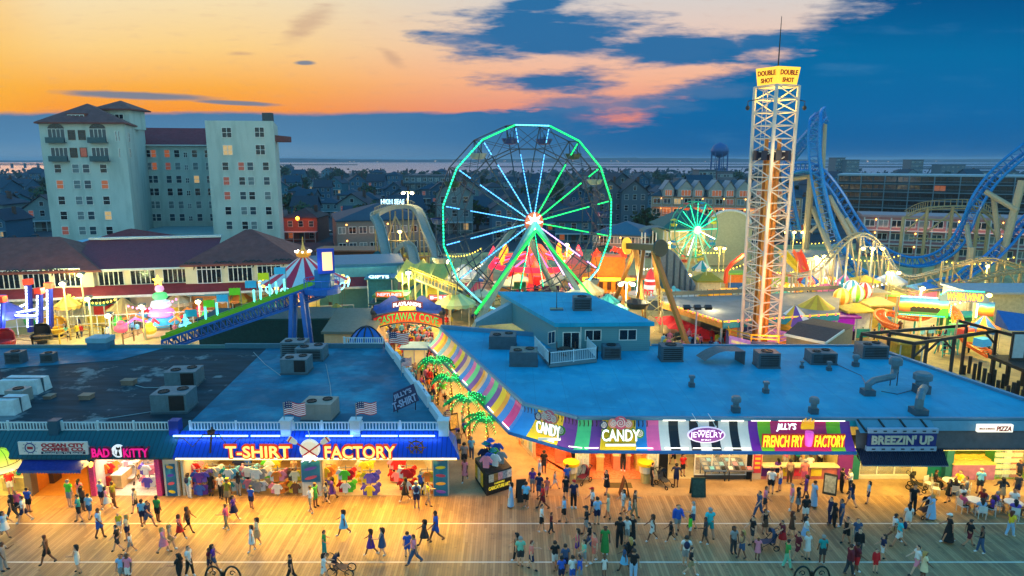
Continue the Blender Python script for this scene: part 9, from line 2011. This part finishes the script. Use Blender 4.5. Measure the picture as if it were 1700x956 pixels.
def person(px,py,top,low,hair='brown',pose='walk',face=None,h_=None,extra='',zone=None,pos=None,grp='people on the boardwalk',lodetail=False):
 """top: colour[:kind]  low: colour[:kind]"""
 global npers
 if pose in('walk','walkb'):pose=R.choice((pose,pose,'stroll','strollb'))
 tc_,tk=(top.split(':')+['shirt'])[:2];lc_,lk_=(low.split(':')+['shorts'])[:2];M_=pose_meshes(pose);p_=pos or G(px,py,.014);npers+=1
 long_=hair.endswith('+');hc=hair.rstrip('+');face=face if face is not None else R.choice((PI/2,-PI/2,PI/2,-PI/2,0,PI))+R.uniform(-.4,.4)
 h_=h_ or(1.58 if long_ else 1.68)*R.uniform(.95,1.05);s_=h_/1.72
 wearing={'shirt':'top','tank_top':'tank top','jacket':'jacket'}[tk];n1=NAMEC.get(tc_,tc_);n2=NAMEC.get(lc_,lc_)
 same=tc_==lc_ and 'skirt' in lk_;out=f'{n1} dress' if same else f'{n1} {wearing} and {n2} {lk_.replace("_", " ")}'
 if 'cap' in extra:out+=' with cap'
 if 'pack' in extra:out+=' with backpack'
 zn=zone or zone_people(px,py);lab=f'person in {out} {zn}'
 if 'child' in extra:lab=lab.replace('person in','child in',1)
 if lab in used_labels:
  for add in({'blond':'blond','grey':'grey haired','black':'black haired','auburn':'auburn','brown':'brown haired'}[hc],'slim','tall','broad'):
   l2=lab.replace('person in',add+' person in',1)
   if l2 not in used_labels:lab=l2;break
 used_labels[lab]=used_labels.get(lab,0)+1
 b=bpy.data.objects.new('person',M_['body']);col.objects.link(b);b.location=p_;b.rotation_euler=(0,0,face);wd_s=R.uniform(.92,1.1);b.scale=(s_*wd_s,s_*wd_s,s_)
 b.material_slots[0].link='OBJECT';b.material_slots[0].material=R.choice(SKIN);tag(b,lab,'person',grp);OFF[b.name]=V(p_)
 def ch(k_,m_,nm=None):
  o=bpy.data.objects.new(nm or k_,M_[k_]);col.objects.link(o);o.parent=b
  if m_:o.material_slots[0].link='OBJECT';o.material_slots[0].material=m_
 ch(tk,mt(CC[tc_],.8,var=.1));ch(lk_,mt(CC[lc_],.8,var=.1));ch('hair',mt(HAIRC[hc],.6,var=.1))
 if long_:ch('long_hair',mt(HAIRC[hc],.6,var=.1))
 if not lodetail:ch('shoes',mt(R.choice(((230,230,230),(30,30,34),(90,70,60))),.6,var=0));ch('face',None)
 if 'cap' in extra:ch('cap',mt(CC[extra.split('cap=')[1].split(',')[0]]if 'cap=' in extra else CC['white'],.7,var=0))
 if 'pack' in extra:ch('backpack',mt(CC['navy'],.7))
 return b
L,Rr,F,B=-PI/2,PI/2,0,PI
W1,W2,ST,PHN,PU_,HP='walk','walkb','stand','phone','push','hips'
T_=[(19,822,'red','white','brown',ST,B),(32,858,'rose','charcoal','brown',ST,F),(42,868,'white','navy','brown',W1,L),(49,850,'blue','black','black',ST,B),(22,863,'black','charcoal:trousers','black+',W1,L),(10,892,'lightblue','white:skirt','brown+',W2,Rr),(117,842,'lime','grey','grey',ST,B,1.85),(134,834,'pink','white','black+',ST,B),(133,866,'teal','black','black',W1,L),(150,861,'lightblue','denim','brown',W2,B),(139,848,'brown','black','black+',ST,B),(170,839,'lightblue','navy','grey',ST,B),(180,847,'pink','white:skirt','brown+',W1,Rr),(190,842,'olive','brown:trousers','brown',W2,Rr),(226,851,'grey','charcoal','brown',W1,L),(238,871,'sky','navy','brown',ST,B),(248,876,'navy','denim','black',W1,Rr),(263,866,'green','black','black',ST,B),(167,893,'lightblue','blue','brown',W1,Rr,1.84),(197,917,'black','charcoal','black',W2,L),(213,896,'cream','navy','blond+',ST,L),(199,884,'yellow','white','blond',ST,F,1.25),(218,918,'white','grey','brown',W1,L,1.2),(80,938,'brown:tank_top','black','auburn',W1,L),(131,951,'white:tank_top','white','black+',W1,L),(7,947,'grey','grey:trousers','brown',PHN,Rr),(273,919,'pink','pink:skirt','blond+',W1,Rr),(285,913,'tan','khaki','blond+',W2,Rr),(300,895,'salmon','red:skirt','auburn+',W1,Rr),(314,884,'brown','black','brown+',W2,Rr),(315,827,'sky','white:trousers','brown+',ST,B,1.7,'pack'),(351,822,'black','black:skirt','black+',ST,F),(368,826,'white','black:trousers','black+',PHN,F),(377,879,'rose','khaki:trousers','brown',W1,L),(389,862,'purple','navy:skirt','black+',W2,Rr),(379,839,'olive','khaki','brown',ST,B,1.8,'cap=olive'),(397,822,'charcoal','grey:trousers','black+',HP,B),(316,956,'white','black:trousers','black',W1,Rr),(356,948,'purple','denim','black+',W2,Rr),(349,950,'maroon','navy','brown',W1,Rr,1.4),(205,968,'lightblue','grey','black',ST,F),(215,970,'pink','white','brown',ST,F),(300,968,'black','black:trousers','black+',W1,L),(418,844,'blue','navy','black',ST,B,1.5),(419,915,'white','white:skirt','brown+',W1,L),(428,904,'cream','tan:skirt','brown+',W2,L),(517,851,'white','tan','black',W1,L),(524,841,'green','green','brown',ST,Rr),(542,837,'grey','charcoal','brown+',W2,L),(552,831,'purple','purple:skirt','black+',W1,L),(571,889,'sky','sky:skirt','brown+',W1,L),(539,922,'green','teal:trousers','brown',HP,Rr,1.5),(616,922,'purple:tank_top','purple:skirt','brown+',W1,L),(635,921,'denim:tank_top','denim:skirt','brown+',W2,L),(677,925,'blue','blue','brown',ST,B,1.5),(688,938,'pink','denim:trousers','auburn',W1,L),(705,905,'charcoal','charcoal:skirt','black+',W1,L),(724,899,'blue','blue','black',W2,L,1.88),(673,833,'black','black:skirt','black+',W1,L),(692,844,'lightblue','navy','grey',ST,B,1.8,'pack'),(711,840,'yellow','tan','brown',W2,Rr),(700,822,'blue','navy:trousers','black',ST,B),(484,968,'black','black:trousers','brown',W1,L),(538,966,'white','white','black+',PU_,Rr),(771,776,'grey','charcoal','brown',W1,B,1.85),(772,800,'pink','pink:skirt','brown',W2,F),(783,762,'sky','denim:trousers','grey',W1,B),(762,748,'tan:tank_top','denim','black',W1,B),
(848,842,'lightblue','lightblue:long_skirt','black+',ST,L),(873,843,'sky','black','black',ST,B),(895,830,'navy','denim','black',ST,B,1.85),(884,815,'purple','grey','black+',ST,F),(896,800,'lightblue','white','grey',ST,L),(903,786,'black','charcoal','black',ST,B),(908,824,'salmon','pink','brown',W2,B,1.3),(921,812,'grey','white','brown',W1,Rr,1.25),(941,812,'blue','navy:trousers','brown',ST,B),(952,842,'navy','black:trousers','grey',ST,F,1.8,'cap=red'),(939,830,'black','charcoal','black',ST,B),(936,867,'lightblue','black','brown',W1,L),(899,883,'white','black','brown',W1,Rr),(901,846,'red','maroon','auburn',W2,L),(915,885,'maroon','charcoal:trousers','brown',W2,Rr,1.3),(983,853,'white','navy','brown',W2,L,1.7,'cap=red'),(973,889,'black','grey','black',W1,L,1.8,'cap=black'),(991,871,'lightblue','navy','brown',ST,B),(1009,861,'cream','cream','blond',W1,L),(1007,820,'black','black:skirt','brown',PHN,L),(1034,851,'white','white','black+',W1,L),(1053,858,'brown','khaki:trousers','brown',W2,Rr),(1045,856,'white','sky','brown',W1,Rr,1.15),(1082,899,'white:tank_top','white','brown+',W1,L),(1113,899,'black','black','black',W1,L,1.25),(1124,884,'blue:jacket','grey','brown',W2,F),(1145,892,'lime:jacket','white','black',ST,L,1.4),(1150,876,'white','denim','grey',W1,L),(1177,893,'aqua','teal','grey',W1,B,1.85),(1170,903,'charcoal','charcoal','black',W2,L),(857,929,'brown:tank_top','black:trousers','black+',W1,L),(864,940,'mint','charcoal','grey',ST,B),(882,946,'salmon','navy','auburn',W1,Rr),(921,946,'black','white','brown',W2,B),(938,952,'denim','navy','brown',ST,B),(958,924,'rose:tank_top','purple','brown+',W1,L),(932,968,'blue','navy','black',ST,B,1.5),(950,970,'white','blue','brown',ST,B),(962,972,'blue','grey','brown',W1,L),(978,915,'black','denim:trousers','black',W2,L),(1004,918,'green','green:long_skirt','black',ST,F),(1028,908,'black','black:trousers','black',W1,B,1.8),(1049,896,'black','black:long_skirt','black+',ST,F),(1040,903,'white','grey','brown',ST,B),(986,933,'salmon','salmon','brown',W1,L),(969,940,'mint','grey','brown+',W2,L),(1046,940,'black','black','blond+',ST,B),(1036,949,'denim','sky:skirt','black+',W1,L),(1051,962,'black','lightblue:trousers','brown',ST,B),(1003,956,'white','white','auburn',ST,F,1.1),(1138,940,'white','grey','brown',ST,B,1.75,'pack'),(1146,956,'black','khaki','brown',W1,Rr),(1217,918,'grey','charcoal:trousers','brown+',ST,F),(1231,927,'tan:tank_top','denim','blond+',W1,L),(1248,903,'black','charcoal','black',W2,L),(1257,928,'pink','pink:skirt','blond',ST,F,1.3),(1082,806,'black','black:trousers','black',ST,Rr),(1122,808,'navy','navy','black',HP,B),(1117,774,'rose','black','black',W1,B),(1133,790,'red','black','black+',ST,F),(1189,782,'black','black','black',ST,F),
(1279,819,'white','black','brown',ST,B),(1294,816,'white:tank_top','blue','brown',HP,L),(1290,796,'purple','navy','black+',ST,B),(1334,806,'salmon','rose','grey',ST,B,1.85),(1343,792,'white','black','brown',ST,B),(1330,790,'grey','tan','blond+',ST,B),(1310,803,'tan','brown:trousers','black',ST,B),(1350,841,'lightblue','lightblue:long_skirt','brown',ST,Rr),(1337,826,'purple','purple','brown+',W1,L),(1313,847,'pink','white','grey',ST,L),(1324,848,'charcoal','grey:skirt','black+',ST,Rr),(1336,867,'black','white','black',ST,B),(1396,817,'black','black:trousers','black',ST,Rr),(1410,819,'white','charcoal:trousers','black',PHN,L),(1269,850,'pink','charcoal','brown',W1,Rr),(1259,859,'denim','denim:trousers','black',W2,L),(1269,886,'black:tank_top','brown:skirt','brown+',HP,F),(1314,890,'brown','brown:skirt','auburn+',W1,Rr),(1298,908,'maroon','red:skirt','brown',PU_,L),(1306,944,'green','mint:trousers','black',W2,Rr),(1323,930,'maroon','maroon','brown',W1,L),(1339,927,'white','white:skirt','blond+',ST,F),(1336,902,'white','lightblue:skirt','black+',W1,Rr),(1364,936,'teal','charcoal','grey',ST,B),(1384,875,'black','black:trousers','black+',ST,Rr),(1377,870,'navy','navy:trousers','black',ST,L),(1395,873,'denim','denim:trousers','black',ST,L),(1404,902,'black:tank_top','black','brown',W1,L),(1421,906,'denim','grey','brown',ST,F),(1424,924,'black:jacket','charcoal:trousers','black',ST,F),(1409,955,'maroon:jacket','charcoal:trousers','brown',W1,Rr),(1420,952,'maroon','red','black',W2,Rr),(1452,950,'red:jacket','red','brown',ST,F,1.35),(1464,930,'navy','white','brown+',W1,L),(1491,909,'aqua','white','brown',W1,L,1.8,'pack'),(1483,898,'white','tan','black',W2,Rr),(1506,878,'white','white','black+',ST,B),(1514,850,'black','black:trousers','black',PHN,F,1.82),(1545,862,'lightblue','lightblue:long_skirt','blond+',PU_,L),(1573,901,'black','black:long_skirt','black',W1,L,1.75,'cap=white'),(1607,908,'black','maroon','brown',W1,Rr),(1627,918,'black:tank_top','denim:trousers','black',W1,L),(1573,834,'black','black:skirt','black+',W1,L),(1625,820,'sky','charcoal','grey',ST,B),(1661,833,'charcoal','tan:skirt','black+',HP,B),(1687,826,'charcoal','navy','black',ST,B),(1676,890,'yellow','lightblue:trousers','auburn+',W1,Rr),(1520,956,'white','pink','black',W1,L),(1532,962,'cream','cream:skirt','blond+',W2,Rr),(1440,836,'lightblue','navy','black+',ST,L),(1412,842,'navy','denim','black+',W1,B)]
for e in T_:
 e=list(e)+[None]*(9-len(e));person(e[0],e[1],e[2],e[3],e[4],e[5],e[6]+R.uniform(-.35,.35),e[7],(e[8]or '')+(',child' if e[7]and e[7]<1.45 else ''))
def cafe(px,py,label,folk,zone_):
 c=G(px,py,.012);r=thing('cafe_table',label,'table',c,'white cafe tables');g=MB();g.lathe(c,[(0,.7),(.5,.7),(.5,.74),(0,.745)],18);g.build('table_top',mt((226,226,222),.4),r);g=MB();g.cyl(c,c+u*.7,.04,n=6);g.lathe(c,[(.28,0),(.26,.04),(0,.06)],12);g.build('pedestal',STEEL,r)
 for i,(t,top,low,hair)in enumerate(folk):
  d=V((math.cos(t),math.sin(t),0));q_=c+d*.85;fc=math.atan2(-d.x,d.y)+0;fc=math.atan2(d.x*-1,d.y)
  rc_=thing('cafe_chair',f'white wire chair under the person in {NAMEC.get(top, top)} {zone_}','chair',q_,'white cafe chairs');rc_.rotation_euler=(0,0,fc);m_c=mt((214,214,210),.4)
  g=MB();g.box(-.22,.22,-.22,.22,.42,.45);g.build('seat',m_c,rc_,local=True);g=MB();g.box(-.22,.22,.2,.23,.5,.85);g.build('backrest',m_c,rc_,local=True)
  for sx in(-.2,.2):
   for sy_ in(-.2,.2):g=MB();g.beam((sx,sy_,0),(sx,sy_,.42),.03);g.build('leg',m_c,rc_,local=True)
  person(0,0,top,low,hair,'sit',fc,1.7,'',zone_,q_+u*.0,'people seated at the cafe tables')
cafe(1577,815,'white cafe table between dark awning and pizza counter',[(2.6,'black','black:trousers','black'),(.4,'yellow','denim','brown'),(4.4,'charcoal','denim:trousers','brown+'),(5.6,'grey','black','black')],'at the cafe table by the pizza counter')
cafe(1617,848,'white cafe table at the upper line below the pizza counter',[(1.9,'white','tan','black+'),(3.3,'rose','charcoal','black'),(4.5,'lightblue','white','brown+'),(5.7,'purple','black','brown+'),(.5,'maroon','rose','brown')],'at the middle cafe table')
cafe(1680,852,'white cafe table at the right frame edge',[(2.7,'purple','grey','grey'),(.9,'white','navy','black'),(5.6,'orange','brown','brown'),(4.2,'violet','denim','black+')],'at the rightmost cafe table')
for i,(px,py,rz)in enumerate(((1541,812,.4),(1552,821,1.2),(1655,846,2.2))):
 q_=G(px,py,.012);rc_=thing('cafe_chair',['empty white chair left of the cafe table by the pizza counter','empty white chair near the dark strollers','empty white chair between the two right cafe tables'][i],'chair',q_,'white cafe chairs');rc_.rotation_euler=(0,0,rz);g=MB();g.box(-.22,.22,-.22,.22,.42,.45);g.build('seat',WHITE,rc_,local=True);g=MB();g.box(-.22,.22,.2,.23,.5,.85);g.build('backrest',WHITE,rc_,local=True)
 for sx in(-.2,.2):
  for sy_ in(-.2,.2):g=MB();g.beam((sx,sy_,0),(sx,sy_,.42),.03);g.build('leg',WHITE,rc_,local=True)
def stroller(px,py,rz,c_,label,trailer=0):
 p_=G(px,py,.014);r=thing('stroller',label,'stroller',p_,'strollers on the boardwalk');r.rotation_euler=(0,0,rz);m_=mt(c_,.6)
 g=MB();g.add([(-.25,-.35,.4),(.25,-.35,.4),(.25,.3,.45),(-.25,.3,.45),(-.25,.4,.95),(.25,.4,.95)],[(0,1,2,3),(3,2,5,4)]);g.build('seat',m_,r,local=True)
 g=MB();g.lathe((0,.1,.8),[(.3,0),(.28,.2),(.2,.33),(.0,.4)],10,0,PI);g.build('hood',m_,r,local=True)
 g=MB();
 for s_ in(-.27,.27):g.tube([(s_,-.5,.15),(s_,0,.45),(s_,.45,1.0),(s_,.6,1.05)],.02,5);g.tube([(s_,.35,.15),(s_,0,.5)],.02,5)
 g.tube([(-.27,.6,1.05),(.27,.6,1.05)],.025,5);g.build('frame',DARK,r,local=True)
 for s_ in(-.3,.3):
  for yy,rr2 in((-.5,.11 if not trailer else .22),(.38,.15 if not trailer else .26)):g=MB();g.tube([(s_,yy+rr2*math.cos(t),rr2+rr2*math.sin(t))for t in[2*PI*i/12 for i in range(12)]],.03,5,True);g.build('wheel',BLACK,r,local=True)
stroller(1274,910,-PI/2,(40,60,90),'navy stroller pushed left below the fry window');stroller(1534,856,-1.2,(40,40,60),'dark stroller beside the person in pale blue dress');stroller(1102,806,.6,(60,64,74),'grey stroller between candy shop and jewelry shop');stroller(968,800,-.8,(110,30,60),'maroon stroller parked by the poster pillar');stroller(1520,812,.9,(30,30,36),'black stroller parked below the dark awning');stroller(566,953,PI/2,(20,30,60),'large wheeled navy jogging stroller at the lower frame edge',1);stroller(219,800,.2,(200,190,180),'cream stroller inside the pink cat shop')
for px,py,a_,b_,z_ in((1303,779,'pink','white:trousers','working behind the fry window'),(1322,778,'teal','charcoal:trousers','working behind the fry window'),(1360,779,'white','black:trousers','working behind the fry window'),(1034,781,'black','charcoal:trousers','inside the candy room'),(490,800,'tan','charcoal:trousers','inside the left bay'),(222,785,'black','black:trousers','inside the pink cat shop'),(1690,800,'navy','black','by the drink fridges'),(652,792,'navy','charcoal:trousers','inside the right bay')):person(px,py,a_,b_,'black',ST,F,None,'',z_)
tops=[k_ for k_ in CC if k_ not in('olive',)];lows=['denim','black','white','khaki','navy','grey','denim:trousers','black:trousers','white:skirt','navy:skirt']
combos=[(a,b)for a in tops for b in lows];R.shuffle(combos)
def crowd(n_,poly,zone_,grp,seed_px=None):
 k_=0
 while k_<n_:
  t,s_=R.random(),R.random();p_=poly(t,s_);a,b=combos.pop();hair=R.choice(list(HAIRC))+R.choice(('','+'))
  person(0,0,a,b,hair,R.choice((W1,W2,ST,ST,HP)),R.uniform(0,6.28),R.choice((None,None,None,1.3)),'',zone_,p_,grp,True);k_+=1
def lane_p(y0,y1):return lambda t,s_:(lambda y:V((-5.0-(y-43)*.37+(1.2+2.8*min(1,(y-40)/12))*s_+.6,y,.014)))(y0+(y1-y0)*t)
crowd(8,lane_p(46,54),'among the palms of the lane','people strolling in the palm lane');crowd(16,lane_p(54,61),'in the lane near the white booth','people strolling in the palm lane')
crowd(64,lambda t,s_:G((632+58*t)+(726-(632+58*t))*s_,551+84*t,.01),'in the crowd under the pirate arch','crowd under the pirate arch')
crowd(14,lambda t,s_:G(1425+75*s_,546+26*t,.01),'queuing by the orange track','visitors in the park')
crowd(6,lambda t,s_:G(95+130*s_,552+20*t,.01),'in the left ride yard','visitors in the park')
g=MB();rc=random.Random(9)
for k_,(x0,x1,y0,y1)in((110,(822,1010,470,506)),(40,(935,1030,488,512)),(30,(1100,1225,566,592)),(24,(640,800,500,545)),(20,(1290,1480,500,545)),(16,(1500,1620,560,592)),(80,(636,716,549,586)),(46,(660,716,586,640)),(14,(120,400,548,570))):
 for i in range(k_):
  p_=G(rc.uniform(x0,x1),rc.uniform(y0,y1));h_=rc.uniform(1.5,1.85);sx=rc.uniform(-.1,.1);q_=lambda z:p_+u*(z*h_)
  g.slot(6+rc.randrange(3));g.tube([p_+V((sx,sx,0)),q_(.48)+V((.07,0,0))],[.06,.1],5);g.tube([p_-V((sx,sx,0)),q_(.48)-V((.07,0,0))],[.06,.1],5)
  g.slot(rc.randrange(6));g.tube([q_(.46),q_(.6),q_(.8),q_(.86)],[.17,.16,.2,.08],6);g.tube([q_(.8)+V((.22,0,0)),q_(.45)+V((.28,-.08,0))],[.06,.04],4);g.tube([q_(.8)-V((.22,0,0)),q_(.45)-V((.28,.08,0))],[.06,.04],4)
  g.slot(9+rc.randrange(2));g.ell(q_(.93),(.1,.11,.13),6,5)
ms_=[mt(CC[k_],.8)for k_ in('white','red','sky','navy','yellow','pink')]+[mt(CC[k_],.8)for k_ in('denim','black','khaki')]+[SKIN[0],mt(HAIRC['brown'],.6)]
tag(g.build('crowd',ms_),'dense far crowd around the big wheel and the rides','crowd',kind='stuff')
print('people',npers,'dup labels',[k_ for k_,v in used_labels.items()if v>1])
# ---------------------------------------------------------------- evening air
g=MB();g.box(-13000,13000,-260,13000,-3,40);m_hz=bpy.data.materials.new('haze');m_hz.use_nodes=True;n=NT(m_hz.node_tree);n.n.clear();o_=n.new('ShaderNodeOutputMaterial');v_=n.new('ShaderNodeVolumePrincipled');v_.inputs['Density'].default_value=.00016;v_.inputs['Color'].default_value=(.55,.78,1,1);v_.inputs['Anisotropy'].default_value=.2;n.l.new(v_.outputs[0],o_.inputs['Volume'])
tag(g.build('haze',m_hz),'thin blue evening haze over the town','haze',kind='stuff')
